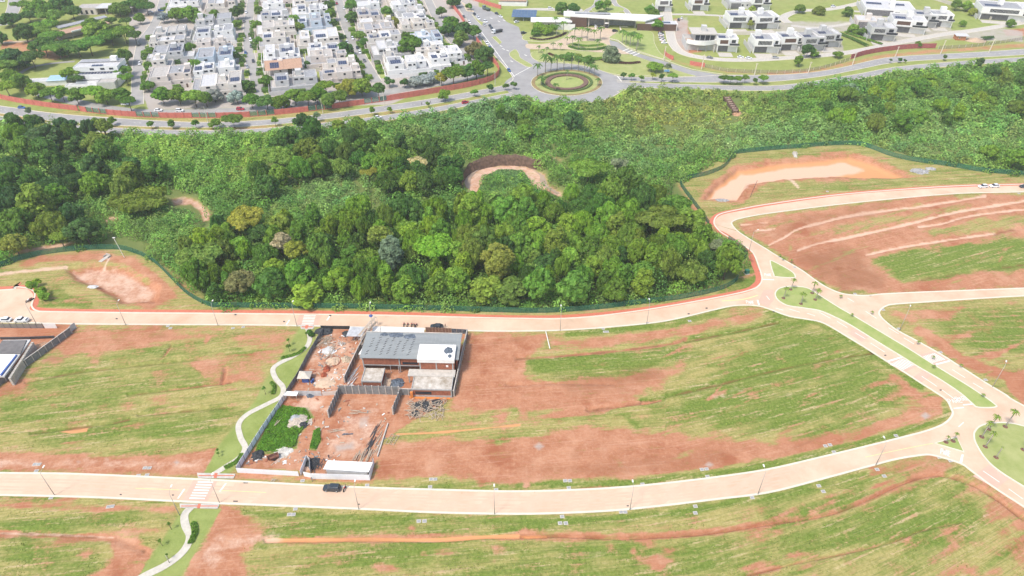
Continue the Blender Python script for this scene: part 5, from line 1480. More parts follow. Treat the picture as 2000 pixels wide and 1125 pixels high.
# green mesh fence round the wood
GF1 = [(-60, 530), (0, 522), (40, 508), (100, 495), (170, 488), (230, 487), (262, 494), (300, 512), (335, 545), (362, 572), (390, 590), (415, 600)]
GF2 = [(415, 600), (500, 601), (650, 602), (800, 605), (950, 609), (1050, 611), (1150, 606), (1250, 594), (1330, 584), (1400, 569), (1430, 556), (1441, 545), (1443, 530), (1448, 514), (1459, 500), (1452, 490), (1435, 478), (1420, 468)]
GF3 = [(1384, 440), (1370, 420), (1352, 395), (1335, 372), (1328, 358), (1345, 350), (1380, 342), (1410, 330), (1425, 315), (1432, 303), (1450, 299), (1500, 294), (1560, 289), (1620, 284), (1670, 283), (1700, 290), (1740, 305), (1790, 316), (1850, 324), (1920, 336), (2000, 342), (2080, 346)]
for gf, lb in ((GF1, 'green mesh fence curving behind the left basin'), (GF2, 'green mesh fence along the near edge of the wood'), (GF3, 'green mesh fence round the right-hand basin')):
    panel_wall('mesh_fence', gf, 3.0, 2.3, M_GREENMESH, lb, 'fence', t=0.05, post=(0.09, 0.15), post_m=M_GREENPOST, pname='mesh_panel', jitter=0.02)
# ------------------------------------------------------------------ vegetation
def quads_mesh(name, C_, Nn, S_, m, tint=None, rng=None, aspect=1.0):
    """Leaf clumps: one bent quad per point (centre, normal, size)."""
    rng = rng or np.random.default_rng(1)
    n = len(C_)
    Nn = Nn / (np.linalg.norm(Nn, axis=1, keepdims=True) + 1e-9)
    t = rng.normal(size=(n, 3))
    t -= (t * Nn).sum(1, keepdims=True) * Nn
    t /= np.linalg.norm(t, axis=1, keepdims=True) + 1e-9
    b = np.cross(Nn, t)
    S_ = S_[:, None]
    sag = Nn * S_ * 0.22
    v = np.stack([C_ - t * S_ - sag, C_ - b * S_ * aspect + sag * 0.4, C_ + t * S_ - sag, C_ + b * S_ * aspect + sag * 0.4], 1).reshape(-1, 3)
    me = bpy.data.meshes.new(name)
    me.vertices.add(n * 4); me.vertices.foreach_set('co', v.astype(np.float32).ravel())
    me.loops.add(n * 4); me.loops.foreach_set('vertex_index', np.arange(n * 4, dtype=np.int32))
    me.polygons.add(n); me.polygons.foreach_set('loop_start', (np.arange(n) * 4).astype(np.int32))
    me.update(calc_edges=True)
    if tint is not None:
        at = me.attributes.new('tint', 'FLOAT_COLOR', 'POINT')
        c4 = np.concatenate([np.repeat(tint, 4, 0), np.ones((n * 4, 1))], 1)
        at.data.foreach_set('color', c4.astype(np.float32).ravel())
    me.materials.append(m)
    return me


def crown_mesh(name, seed, lobes=14, height=0.8, leaves=1500, leaf=0.11, flat_=0.0, spread=0.62, lobe_r=(0.28, 0.46), low=-0.35, gap=0.0):
    """Crown of radius 1 around the origin, made of many lobes of leaf clumps."""
    rng = np.random.default_rng(seed)
    cs, rs = [], []
    for i in range(lobes):
        a = rng.uniform(0, 2 * math.pi)
        e = rng.uniform(low, 1.0)
        rr = spread * math.sqrt(max(0.05, 1 - e * e)) * rng.uniform(0.75, 1.1)
        cs.append((rr * math.cos(a), rr * math.sin(a), e * height * 0.62 * (1 - flat_)))
        rs.append(rng.uniform(*lobe_r))
    cs.append((0, 0, 0)); rs.append(0.45)
    cs, rs = np.array(cs), np.array(rs)
    w = rs ** 2 / (rs ** 2).sum()
    k = rng.choice(len(cs), leaves * 2, p=w)
    d = rng.normal(size=(leaves * 2, 3))
    d /= np.linalg.norm(d, axis=1, keepdims=True)
    keep = rng.random(leaves * 2) < np.where(d[:, 2] < -0.2, 0.35, 1.0)
    k, d = k[keep], d[keep]
    r = rs[k][:, None] * (0.86 + 0.22 * rng.random((len(k), 1)))
    sc = np.array([1, 1, 0.72 * height / 0.8])
    p = cs[k] + d * r * sc
    # drop leaves buried deep in other lobes
    dd = np.linalg.norm((p[:, None, :] - cs[None]) / (rs[None, :, None] * sc), axis=2).min(1)
    p, d = p[dd > 0.72], d[dd > 0.72]
    p, d = p[:leaves], d[:leaves]
    nn = d * 0.9 + np.array([0, 0, 0.45]) + rng.normal(size=p.shape) * 0.42
    return quads_mesh(name, p, nn, leaf * rng.uniform(0.65, 1.35, len(p)), M_LEAF, rng=rng)


def trunk_mesh(name, seed, h=1.0, r=0.035, limbs=5, reach=0.4, m=None):
    """Tapered trunk of height h with limbs that fork into the crown."""
    rnd = random.Random(seed)
    mb = MB()
    mb.tube([(0, 0, -0.03), (0.01, 0.0, 0.25 * h), (-0.01, 0.015, 0.6 * h), (0.01, 0, h)], [r * 1.35, r, r * 0.75, r * 0.35], 6)
    for k in range(limbs):
        a = 2 * math.pi * k / limbs + rnd.uniform(-.4, .4)
        z0 = h * rnd.uniform(0.4, 0.75)
        e = (reach * math.cos(a) * rnd.uniform(.6, 1), reach * math.sin(a) * rnd.uniform(.6, 1), z0 + h * rnd.uniform(.18, .4))
        mb.tube([(0, 0, z0), (e[0] * .5, e[1] * .5, z0 + (e[2] - z0) * .65), e], [r * 0.6, r * 0.42, r * 0.18], 5)
    return mb.mesh(name, m or M_BARK, True)


CROWNS = {
    'round': [crown_mesh('crown', 11 + i, 34, 0.85, 2300, 0.085, lobe_r=(0.16, 0.32), spread=0.7) for i in range(4)],
    'broad': [crown_mesh('crown', 31 + i, 38, 0.55, 2400, 0.08, flat_=0.2, spread=0.76, lobe_r=(0.15, 0.29), low=-0.1) for i in range(4)],
    'umbrella': [crown_mesh('crown', 51 + i, 18, 0.38, 1700, 0.10, flat_=0.35, spread=0.76, lobe_r=(0.22, 0.36), low=0.1) for i in range(2)],
    'tall': [crown_mesh('crown', 71 + i, 36, 1.35, 2300, 0.085, spread=0.62, lobe_r=(0.17, 0.32), low=-0.8) for i in range(3)],
    'sparse': [crown_mesh('crown', 91 + i, 9, 0.8, 520, 0.12, spread=0.6, lobe_r=(0.2, 0.34)) for i in range(3)],
    'small': [crown_mesh('crown', 111 + i, 9, 0.85, 420, 0.17) for i in range(3)],
}
TRUNKS = [trunk_mesh('trunk', i, 1.0) for i in range(3)]
THIN = [trunk_mesh('trunk', 20 + i, 1.0, 0.022, 4, 0.3) for i in range(2)]
GREENS = {'dark': (0.10, 0.185, 0.045), 'mid': (0.165, 0.275, 0.055), 'bright': (0.235, 0.35, 0.065), 'yellowish': (0.33, 0.35, 0.075), 'grey': (0.20, 0.26, 0.15), 'olive': (0.20, 0.275, 0.062),
          'cream': (0.52, 0.50, 0.30), 'silver': (0.40, 0.45, 0.41), 'deep': (0.08, 0.15, 0.05), 'reddish': (0.24, 0.21, 0.09)}
GREENS = {k_: tuple(c_ * (1.0 if k_ in ('cream', 'silver') else 1.14) for c_ in g_) for k_, g_ in GREENS.items()}
trnd = random.Random(5)
TREE_XY = []


def tree(u, v, r, h, form='round', tone='mid', label='tree', name='tree', group=None, at_crown=True, thin=False, jit=0.12, base=None, low=False):
    """u, v: photograph pixel of the crown's middle (or of the foot when at_crown is False)."""
    ratio = {'round': 0.85, 'broad': 0.55, 'umbrella': 0.38, 'tall': 1.35, 'sparse': 0.8, 'small': 0.85}[form]
    hc = h - r * ratio * 0.72
    hc = max(hc, r * ratio * 0.55)
    zs = r * trnd.uniform(.9, 1.1)
    if low:
        hc = h * 0.56
        zs = 0.58 * h / (ratio * 0.9)
    if base is not None: b = Vector((base[0], base[1], 0))
    elif at_crown:
        q = P(u, v, hc); b = Vector((q.x, q.y, 0))
    else: b = P(u, v)
    root = empty(name, b, trnd.uniform(0, 6.28), label, 'tree', group)
    c = link('crown', trnd.choice(CROWNS[form]), root, (0, 0, hc), (0, 0, 0), (r, r * trnd.uniform(.78, 1.2), zs))
    g_ = GREENS[tone]
    k = [1 + trnd.uniform(-jit, jit) for _ in range(3)]
    br = 1 + trnd.uniform(-jit, jit) * 1.6
    c.color = (g_[0] * k[0] * br, g_[1] * br, g_[2] * k[2] * br, 1)
    tm = trnd.choice(THIN if thin else TRUNKS)
    tz = hc + r * ratio * 0.15
    link('trunk', tm, root, (0, 0, 0), (0, 0, 0), (max(tz, r * 1.1) * (0.9 if not thin else 1.0),) * 2 + (tz,))
    TREE_XY.append((b.x, b.y, r))
    return root


# ---- trees of the wood that can be told apart
WOODG = 'trees of the wood'
HERO = [(275, 392, 10.5, 9, 'umbrella', 'olive', 'umbrella-crowned olive tree with bare trunk at the left clearing'), (1150, 328, 8.5, 12, 'umbrella', 'olive', 'umbrella-crowned tree standing right of the river bend'),
        (972, 512, 7.2, 17, 'tall', 'yellowish', 'tall yellow-green tree at the near middle of the wood'), (548, 474, 4.6, 12, 'round', 'cream', 'cream-flowering crown in the near left wood'),
        (578, 488, 4.8, 12, 'round', 'yellowish', 'yellowish round crown right beside the cream-flowering one'), (764, 494, 5.4, 15, 'tall', 'grey', 'grey-green feathery tree in the middle of the wood'),
        (742, 462, 5.8, 14, 'round', 'olive', 'olive rounded crown just behind the grey feathery tree'), (848, 482, 7.8, 14, 'broad', 'bright', 'wide bright green crown right of the grey feathery tree'),
        (26, 476, 5.4, 9, 'round', 'yellowish', 'lone yellow-green tree by the fence at the left edge'), (1406, 488, 5.2, 9, 'round', 'grey', 'grey-green bushy tree at the right tip of the wood'),
        (590, 236, 5.6, 10, 'round', 'deep', 'dark round tree at the edge of the avenue, upper middle left'), (165, 452, 7.6, 11, 'round', 'deep', 'dark tree behind the left basin fence'), (116, 462, 4.0, 7, 'broad', 'bright', 'small bright tree with slim trunk by the left fence'),
        (1290, 425, 9.0, 13, 'umbrella', 'olive', 'spreading olive crown in the right part of the wood'), (1210, 320, 5.0, 12, 'sparse', 'grey', 'thin grey tree right of the umbrella crown'), (815, 316, 5.2, 9, 'umbrella', 'cream', 'pale flowering crown above the middle of the wood'),
        (720, 335, 4.2, 8, 'umbrella', 'yellowish', 'yellowish flat crown left of the pale flowering one'), (540, 305, 8.0, 11, 'broad', 'olive', 'broad olive crown in the upper left wood'), (200, 248, 5.6, 11, 'sparse', 'olive', 'airy tree by the avenue at the upper left'),
        (1120, 236, 6.4, 12, 'round', 'deep', 'dark clump-like tree below the roundabout'), (68, 400, 7.5, 15, 'tall', 'olive', 'tall olive tree in the left wood'), (90, 270, 9.0, 15, 'round', 'deep', 'large dark tree at the upper left wood edge'),
        (470, 552, 5.5, 10, 'round', 'reddish', 'brownish-leaved tree at the near left corner of the wood'), (757, 558, 3.4, 10, 'tall', 'bright', 'vine-draped green column at the near edge of the wood'), (665, 548, 6.0, 11, 'round', 'bright', 'bright green rounded crown at the near edge, left of the vine column'),
        (480, 425, 7.0, 11, 'broad', 'yellowish', 'yellow-topped crown at the left side of the dense wood'), (390, 500, 8.5, 13, 'broad', 'olive', 'wide olive crown just right of the left fence'), (1660, 172, 5.5, 10, 'sparse', 'grey', 'airy grey tree by the right-hand avenue'),
        (1935, 298, 5.0, 9, 'round', 'bright', 'bright round tree near the right edge below the avenue wood'), (1985, 310, 6.0, 10, 'round', 'mid', 'round tree cut by the right edge above the mesh fence')]
for (u, v, r, h, f_, t_c, lb) in HERO:
    tree(u, v, r, h, f_, t_c, lb, 'forest_tree', WOODG)

# open ground inside the wood: river, bare earth
CLEAR = [[(890, 360), (898, 326), (930, 306), (990, 300), (1048, 308), (1065, 335), (1072, 355), (1100, 372), (1118, 384), (1095, 382), (1065, 368), (1040, 366), (1035, 350), (1025, 335), (990, 330), (955, 338), (940, 358), (925, 378), (912, 372)],
         [(318, 386), (345, 374), (380, 376), (404, 390), (424, 412), (422, 440), (388, 444), (376, 420), (362, 408), (328, 408)], [(190, 428), (230, 420), (240, 426), (205, 434)], [(50, 482), (140, 470), (160, 474), (100, 488), (0, 500)],
         [(1300, 368), (1325, 358), (1340, 385), (1395, 440), (1385, 445), (1345, 410)], [(1395, 480), (1440, 508), (1432, 548), (1395, 560)], [(1788, 213), (1802, 220), (1808, 238), (1794, 234)], [(1425, 190), (1440, 190), (1444, 226), (1428, 226)],
         [(205, 455), (300, 470), (300, 492), (240, 486), (190, 488)], [(1062, 296), (1085, 302), (1112, 320), (1080, 312)]]


# ---- the rest of the wood, tree by tree, spread through its outline
WOODS = [('dense near wood', [(350, 520), (440, 430), (540, 440), (700, 410), (860, 425), (940, 395), (1090, 395), (1180, 360), (1300, 395), (1370, 445), (1425, 490), (1420, 520), (1385, 552), (1150, 582), (900, 588), (440, 580), (385, 545)], 6.6, (2.8, 7.0), (7.5, 15), ('mid', 'bright', 'bright', 'mid', 'dark', 'olive'), 175),
         ('upper middle wood', [(500, 390), (520, 290), (600, 252), (720, 255), (800, 280), (895, 310), (885, 355), (800, 385), (700, 345), (560, 365)], 8.5, (4.2, 7.0), (8, 12), ('dark', 'mid', 'olive', 'dark'), 38),
         ('left wood', [(-20, 285), (110, 232), (220, 265), (215, 330), (330, 345), (340, 375), (190, 400), (110, 455), (-20, 455)], 9.0, (4.5, 7.5), (9, 14), ('deep', 'dark', 'mid', 'olive'), 38),
         ('right avenue wood', [(1560, 205), (1640, 178), (1700, 165), (1800, 152), (2010, 140), (2010, 215), (1860, 240), (1720, 255), (1620, 250)], 9.5, (3.8, 6.5), (7, 11), ('dark', 'mid', 'olive', 'bright'), 40),
         ('scrub below the roundabout', [(960, 225), (1010, 200), (1080, 215), (1130, 225), (1120, 260), (1010, 265)], 9, (3.0, 5.0), (5, 8), ('mid', 'dark', 'mid'), 9)]
SIZEW = ('small', 'middling', 'large')
for (wname, poly, gapm, rr, hh, tones, cap) in WOODS:
    us = [p[0] for p in poly]; vv_ = [p[1] for p in poly]
    got = 0
    tries = 0
    while got < cap and tries < 9000:
        tries += 1
        u, v = trnd.uniform(min(us), max(us)), trnd.uniform(min(vv_), max(vv_))
        if not inside(np.array([u]), np.array([v]), poly)[0]: continue
        r = trnd.uniform(*rr)
        h = trnd.uniform(*hh)
        vb_ = v + 24 * (v + 120) / 680.0
        if not inside(np.array([u]), np.array([vb_ + 5]), FOREST_EDGE)[0]: continue
        if any(inside(np.array([u] * 6), vb_ - np.arange(0, 42, 7.0), av).any() for av in CLEAR[:2]): continue
        q = P(u, vb_)
        if any((q.x - x) ** 2 + (q.y - y) ** 2 < (0.58 * (r + r2) * (gapm / 8.0 if gapm > 7 else 0.95)) ** 2 for x, y, r2 in TREE_XY): continue
        tone = trnd.choice(tones)
        f_ = trnd.choice(('round', 'broad', 'round', 'tall', 'broad'))
        h = min(h, 5.5 + r * 1.6)
        size = SIZEW[0 if r < rr[0] + (rr[1] - rr[0]) / 3 else 1 if r < rr[0] + 2 * (rr[1] - rr[0]) / 3 else 2]
        # where in this wood: near / far, left / right thirds of its outline
        fx = (u - min(us)) / (max(us) - min(us)); fy = (v - min(vv_)) / (max(vv_) - min(vv_))
        where = ('left third', 'middle', 'right third')[min(2, int(fx * 3))]
        depth = ('far side', 'centre', 'near side')[min(2, int(fy * 3))]
        shape = {'round': 'rounded', 'broad': 'broad', 'tall': 'tall'}[f_]
        colour = {'mid': 'mid green', 'bright': 'bright green', 'dark': 'dark green', 'deep': 'very dark green', 'olive': 'olive green'}[tone]
        tree(u, v, r, h, f_, tone, '%s %s %s crown, %s %s of the %s' % (size, colour, shape, where, depth, wname), 'forest_tree', WOODG, base=(q.x, q.y), low=True)
        got += 1

# ---- undergrowth: nobody could count it
def scrub(name, label, poly, n, hfun, tintfun, leaf, seed, avoid=()):
    rng = np.random.default_rng(seed)
    us = [p[0] for p in poly]; vv_ = [p[1] for p in poly]
    # sample evenly over the ground, not over the picture
    c0 = [P(u, v).xy for u, v in poly]
    x0, x1 = min(p.x for p in c0), max(p.x for p in c0); y0, y1 = min(p.y for p in c0), max(p.y for p in c0)
    pts = []
    tot = 0
    while tot < n:
        x, y = rng.uniform(x0, x1, n), rng.uniform(y0, y1, n)
        den = F * 1.0
        # back to picture coordinates of the ground point
        zc = y * cp + H * sp
        u = 1000 + F * x / zc; v = 562.5 + F * (H * cp - y * sp) / zc
        k = inside(u, v, poly)
        for av in avoid: k &= ~inside(u, v, av)
        k &= (u > -60) & (u < 2060)
        # thinner towards the back so that near leaves are finer
        k &= rng.random(n) < np.clip(330.0 / y, 0.25, 1.0) ** 1.6
        pts.append(np.stack([x[k], y[k], u[k], v[k]], 1))
        tot += k.sum()
    p = np.concatenate(pts)[:n]
    x, y, u, v = p.T
    hgt = hfun(x, y, u, v)
    e = 0.8
    gx = (hfun(x + e, y, u, v) - hgt) / e; gy = (hfun(x, y + e, u, v) - hgt) / e
    nn = np.stack([-gx, -gy, np.ones_like(gx)], 1) * 0.9 + rng.normal(size=(n, 3)) * 0.4
    z = hgt * (1 - 0.35 * rng.random(n) ** 2)
    size = leaf * rng.uniform(0.6, 1.4, n) * np.clip(y / 300.0, 0.8, 1.8)
    me = quads_mesh(name, np.stack([x, y, z], 1), nn, size, M_SHRUB, tint=tintfun(x, y, u, v, rng), rng=rng)
    o = link(name, me)
    tag(o, label, 'undergrowth', kind='stuff')
    return o


def back(x, y):
    """Photograph pixel of a ground point."""
    zc = y * cp + H * sp
    return 1000 + F * x / zc, 562.5 + F * (H * cp - y * sp) / zc


# where the scrub differs: centre u, v, reach u, v, height factor, tint, weight
ZONES = [(1330, 228, 190, 55, 0.45, (0.40, 0.42, 0.13), 0.85), (1830, 268, 190, 50, 0.8, (0.29, 0.44, 0.15), 0.8), (650, 375, 120, 48, 0.55, (0.29, 0.43, 0.16), 0.8), (930, 235, 110, 45, 0.8, (0.22, 0.36, 0.16), 0.8),
         (330, 320, 150, 60, 1.1, (0.30, 0.46, 0.12), 0.5), (320, 300, 90, 25, 0.7, (0.36, 0.52, 0.12), 0.7), (250, 420, 130, 40, 0.8, (0.25, 0.40, 0.12), 0.6), (1480, 270, 140, 35, 0.9, (0.26, 0.40, 0.17), 0.7), (840, 330, 60, 40, 0.7, (0.33, 0.47, 0.12), 0.6), (1250, 300, 90, 45, 0.9, (0.24, 0.37, 0.15), 0.6), (500, 320, 60, 40, 0.8, (0.36, 0.50, 0.11), 0.6)]


def shrub_cover(name, label, poly, step, rr, seed, avoid, leaf, big=0.0, only=None):
    """Mounds of shrub, one beside the other over a whole outline."""
    rng = np.random.default_rng(seed)
    c0 = [P(u, v).xy for u, v in poly]
    x0, x1 = min(p.x for p in c0), max(p.x for p in c0); y0, y1 = min(p.y for p in c0), max(p.y for p in c0)
    gx, gy = np.meshgrid(np.arange(x0, x1, step), np.arange(y0, y1, step))
    x = (gx + rng.uniform(-.6, .6, gx.shape) * step).ravel(); y = (gy + rng.uniform(-.6, .6, gx.shape) * step).ravel()
    u, v = back(x, y)
    k = inside(u, v, poly) & (u > -80) & (u < 2080)
    for av in avoid: k &= ~np.any([inside(u, v - o_, av) for o_ in ((0, 5, 10) if rr[1] < 4 else (0, 6, 12, 18, 24))], axis=0)
    if only: k &= np.any([inside(u, v, q) for q in only], axis=0)
    k &= vnoise(x / 9.0 + 40, y / 9.0) + rng.random(len(x)) * 0.5 > 0.36
    x, y, u, v = x[k], y[k], u[k], v[k]
    n = len(x)
    r = rng.uniform(rr[0], rr[1], n) * (0.7 + 0.7 * vnoise(x / 14.0, y / 14.0 + 70))
    h = r * rng.uniform(0.6, 1.6, n)
    a, b = np.array([0.165, 0.29, 0.075]), np.array([0.31, 0.46, 0.125])
    t = np.clip(vnoise(x / 13.0 + 31, y / 13.0) * 0.8 + rng.normal(0, .22, n), 0, 1)[:, None]
    col = a * (1 - t) + b * t
    for (cu_, cv_, ru_, rv_, hf, tc, w_) in ZONES:
        w = np.clip(1.35 - np.hypot((u - cu_) / ru_, (v - cv_) / rv_), 0, 1) * (0.75 + 0.5 * rng.random(n))
        w = np.clip(w, 0, 1)
        h *= 1 - w * (1 - hf); r *= 1 - w * (1 - hf) * 0.6
        col = col * (1 - (w * w_)[:, None]) + np.array(tc) * (w * w_)[:, None]
    col *= 1.08 * np.exp(rng.normal(0, .16, (n, 1))) * (1 + rng.normal(0, .06, (n, 3)))
    cnt = np.clip((r * r * 13 * (300 / y) ** 0.7 * (0.42 / leaf) ** 2).astype(int), 10, 260)
    idx = np.repeat(np.arange(n), cnt)
    m = len(idx)
    d = rng.normal(size=(m, 3)); d[:, 2] = np.abs(d[:, 2]) * 0.9 + 0.02
    d /= np.linalg.norm(d, axis=1, keepdims=True)
    ph = rng.uniform(0, 6.28, (n, 3))
    bump = 1 + 0.16 * np.sin(d[:, 0] * 5 + ph[idx, 0]) * np.sin(d[:, 1] * 5 + ph[idx, 1]) + rng.normal(0, .07, m)
    p = np.stack([x[idx] + d[:, 0] * r[idx] * bump, y[idx] + d[:, 1] * r[idx] * bump, d[:, 2] * h[idx] * bump * 1.15], 1)
    nn = d * 0.9 + np.array([0, 0, 0.35]) + rng.normal(size=(m, 3)) * 0.38
    size = leaf * rng.uniform(0.6, 1.35, m) * np.clip(y[idx] / 300.0, 0.8, 1.7)
    me = quads_mesh(name, p, nn, size, M_SHRUB, tint=np.clip(col[idx], 0.02, 0.6), rng=rng)
    print(name, n, m)
    return tag(link(name, me), label, 'undergrowth', kind='stuff')


DENSE = [(350, 545), (440, 450), (540, 455), (700, 430), (860, 440), (940, 415), (1090, 415), (1180, 380), (1300, 415), (1370, 465), (1425, 505), (1385, 560), (1150, 592), (900, 598), (440, 590)]
shrub_cover('undergrowth', 'tangle of shrubs, vines and reeds covering the valley floor', FOREST_EDGE, 3.0, (0.9, 3.5), 3, CLEAR, 0.34)
BUSHY = [[(190, 300), (340, 285), (520, 290), (540, 420), (420, 440), (330, 470), (230, 420)], [(-60, 270), (120, 250), (240, 290), (220, 420), (-60, 480)], [(480, 270), (900, 260), (900, 400), (700, 420), (480, 420)], [(1080, 210), (1190, 215), (1260, 300), (1180, 340), (1060, 290)], [(1560, 205), (1700, 165), (2060, 140), (2060, 230), (1850, 262), (1650, 268), (1520, 270)], [(940, 205), (1140, 215), (1130, 290), (960, 300)], DENSE]
shrub_cover('thicket', 'tall bushes and small trees growing together among the wood', FOREST_EDGE, 6.4, (2.6, 4.6), 13, CLEAR, 0.40, only=BUSHY)
# near grassy strip by the green fence, reeds on the river islet
scrub('reeds', 'green reeds on the islet inside the river bend', [(935, 378), (945, 352), (975, 335), (1020, 338), (1032, 352), (1030, 375), (980, 388)], 9000, lambda x, y, u, v: 0.9 + 1.1 * vnoise(x / 2.0, y / 2.0), lambda x, y, u, v, rng: np.array([0.20, 0.33, 0.12]) * rng.uniform(.8, 1.2, (len(x), 1)), 0.3, 8)
scrub('weeds', 'lush green weeds growing inside the building site fence', [(500, 880), (520, 838), (552, 792), (598, 800), (606, 818), (582, 850), (576, 872), (540, 884)], 7000, lambda x, y, u, v: 0.1 + 0.7 * vnoise(x / 1.6, y / 1.6), lambda x, y, u, v, rng: np.array([0.16, 0.31, 0.05]) * rng.uniform(.8, 1.2, (len(x), 1)), 0.24, 9)
scrub('weeds', 'narrow strip of green weeds in the middle of the building site', [(606, 876), (613, 842), (625, 836), (626, 858), (617, 878)], 1500, lambda x, y, u, v: 0.1 + 0.6 * vnoise(x / 1.3, y / 1.3), lambda x, y, u, v, rng: np.array([0.15, 0.29, 0.05]) * rng.uniform(.8, 1.2, (len(x), 1)), 0.22, 10)

# ---- steep earth bank at the outer side of the river bend
bank = MB()
bp_ = smooth([(904, 378), (904, 362), (908, 345), (921, 331), (947, 321), (985, 316), (1025, 319), (1060, 330)], 6)
rb_ = random.Random(3)
rows_ = []
for (u, v) in bp_:
    p = P(u, v)
    jj = rb_.uniform(-.4, .4)
    rows_.append([(p.x + jj, p.y + 2.4, 2.6 + rb_.uniform(-.4, .5)), (p.x + jj * .5, p.y + 1.2, 1.6), (p.x - jj, p.y + 0.2, 0.0), (p.x, p.y - 0.9, -2.0)])
vs_ = [q for r_ in rows_ for q in r_]
fs_ = []
for i in range(len(rows_) - 1):
    for k in range(3): fs_.append((i * 4 + k, (i + 1) * 4 + k, (i + 1) * 4 + k + 1, i * 4 + k + 1))
bank.add(vs_, fs_)
structure(bank.build('river_bank', mat('eroded_bank', (0.15, 0.095, 0.065), 0.95, 0.3, 0.8, bump=0.6)), 'eroded brown bank of the river bend')
rp = [P(u, v, -1.55) for u, v in smooth([(908, 368), (912, 345), (935, 326), (985, 318), (1035, 324), (1062, 340), (1066, 358), (1095, 376)], 4)]
wv, wf = [], []
for i, p in enumerate(rp):
    d = (rp[min(i + 1, len(rp) - 1)] - rp[max(i - 1, 0)]).normalized()
    n_ = Vector((-d.y, d.x, 0))
    wv += [tuple(p + n_ * 2.2), tuple(p - n_ * 2.2)]
for i in range(len(rp) - 1): wf.append((2 * i, 2 * i + 1, 2 * i + 3, 2 * i + 2))
structure(MB().add(wv, wf).build('water', M_MUDW), 'shallow brown river water in the bend')

# ---- planted trees of the town and the avenues
TG = 'street trees behind the red wall'
STREET_TREES = [(10, 168, 6, 9, 'bright'), (40, 160, 6, 8, 'mid'), (70, 176, 5.5, 8, 'bright'), (95, 180, 5, 8, 'mid'), (120, 182, 5, 8, 'bright'), (148, 188, 5.5, 8, 'mid'), (180, 178, 6, 9, 'bright'), (205, 188, 5.5, 8, 'bright'), (235, 186, 5.5, 9, 'mid'), (250, 196, 4.5, 8, 'mid'),
                (315, 186, 6, 9, 'mid'), (348, 186, 6.5, 9, 'mid'), (378, 188, 6.5, 9, 'bright'), (400, 192, 4.5, 8, 'mid'), (490, 196, 5, 8, 'mid'), (520, 198, 6, 8, 'dark'), (548, 200, 5.5, 8, 'mid'), (575, 188, 6, 9, 'mid'), (600, 190, 6, 9, 'mid'), (618, 186, 6, 9, 'mid'), (640, 196, 5, 8, 'olive'), (662, 188, 6, 8, 'mid'),
                (680, 172, 7, 9, 'yellowish'), (706, 172, 6.5, 9, 'bright'), (635, 166, 5, 8, 'bright'), (738, 174, 5, 9, 'dark'), (862, 152, 4.5, 8, 'yellowish'), (885, 142, 7.5, 11, 'mid'), (912, 140, 6, 10, 'dark'), (930, 134, 7, 11, 'mid'), (952, 128, 5, 9, 'dark')]
TPOS = ('leftmost', 'second', 'third', 'fourth', 'fifth', 'sixth', 'seventh', 'eighth', 'ninth', 'tenth')
for i, (u, v, r, h, t_c) in enumerate(STREET_TREES):
    cw = {'bright': 'bright green', 'mid': 'green', 'dark': 'dark green', 'olive': 'olive', 'yellowish': 'yellow-green'}[t_c]
    blk = ('first', 'second', 'third', 'last')[min(3, i // 10)]
    tree(u, v, r, h, 'round' if i % 3 else 'broad', t_c, '%s street tree, %s in the %s ten behind the red wall from the left' % (cw, TPOS[i % 10], blk), 'street_tree', TG)
GARDEN = [(340, 20, 0, 0, 'x')]
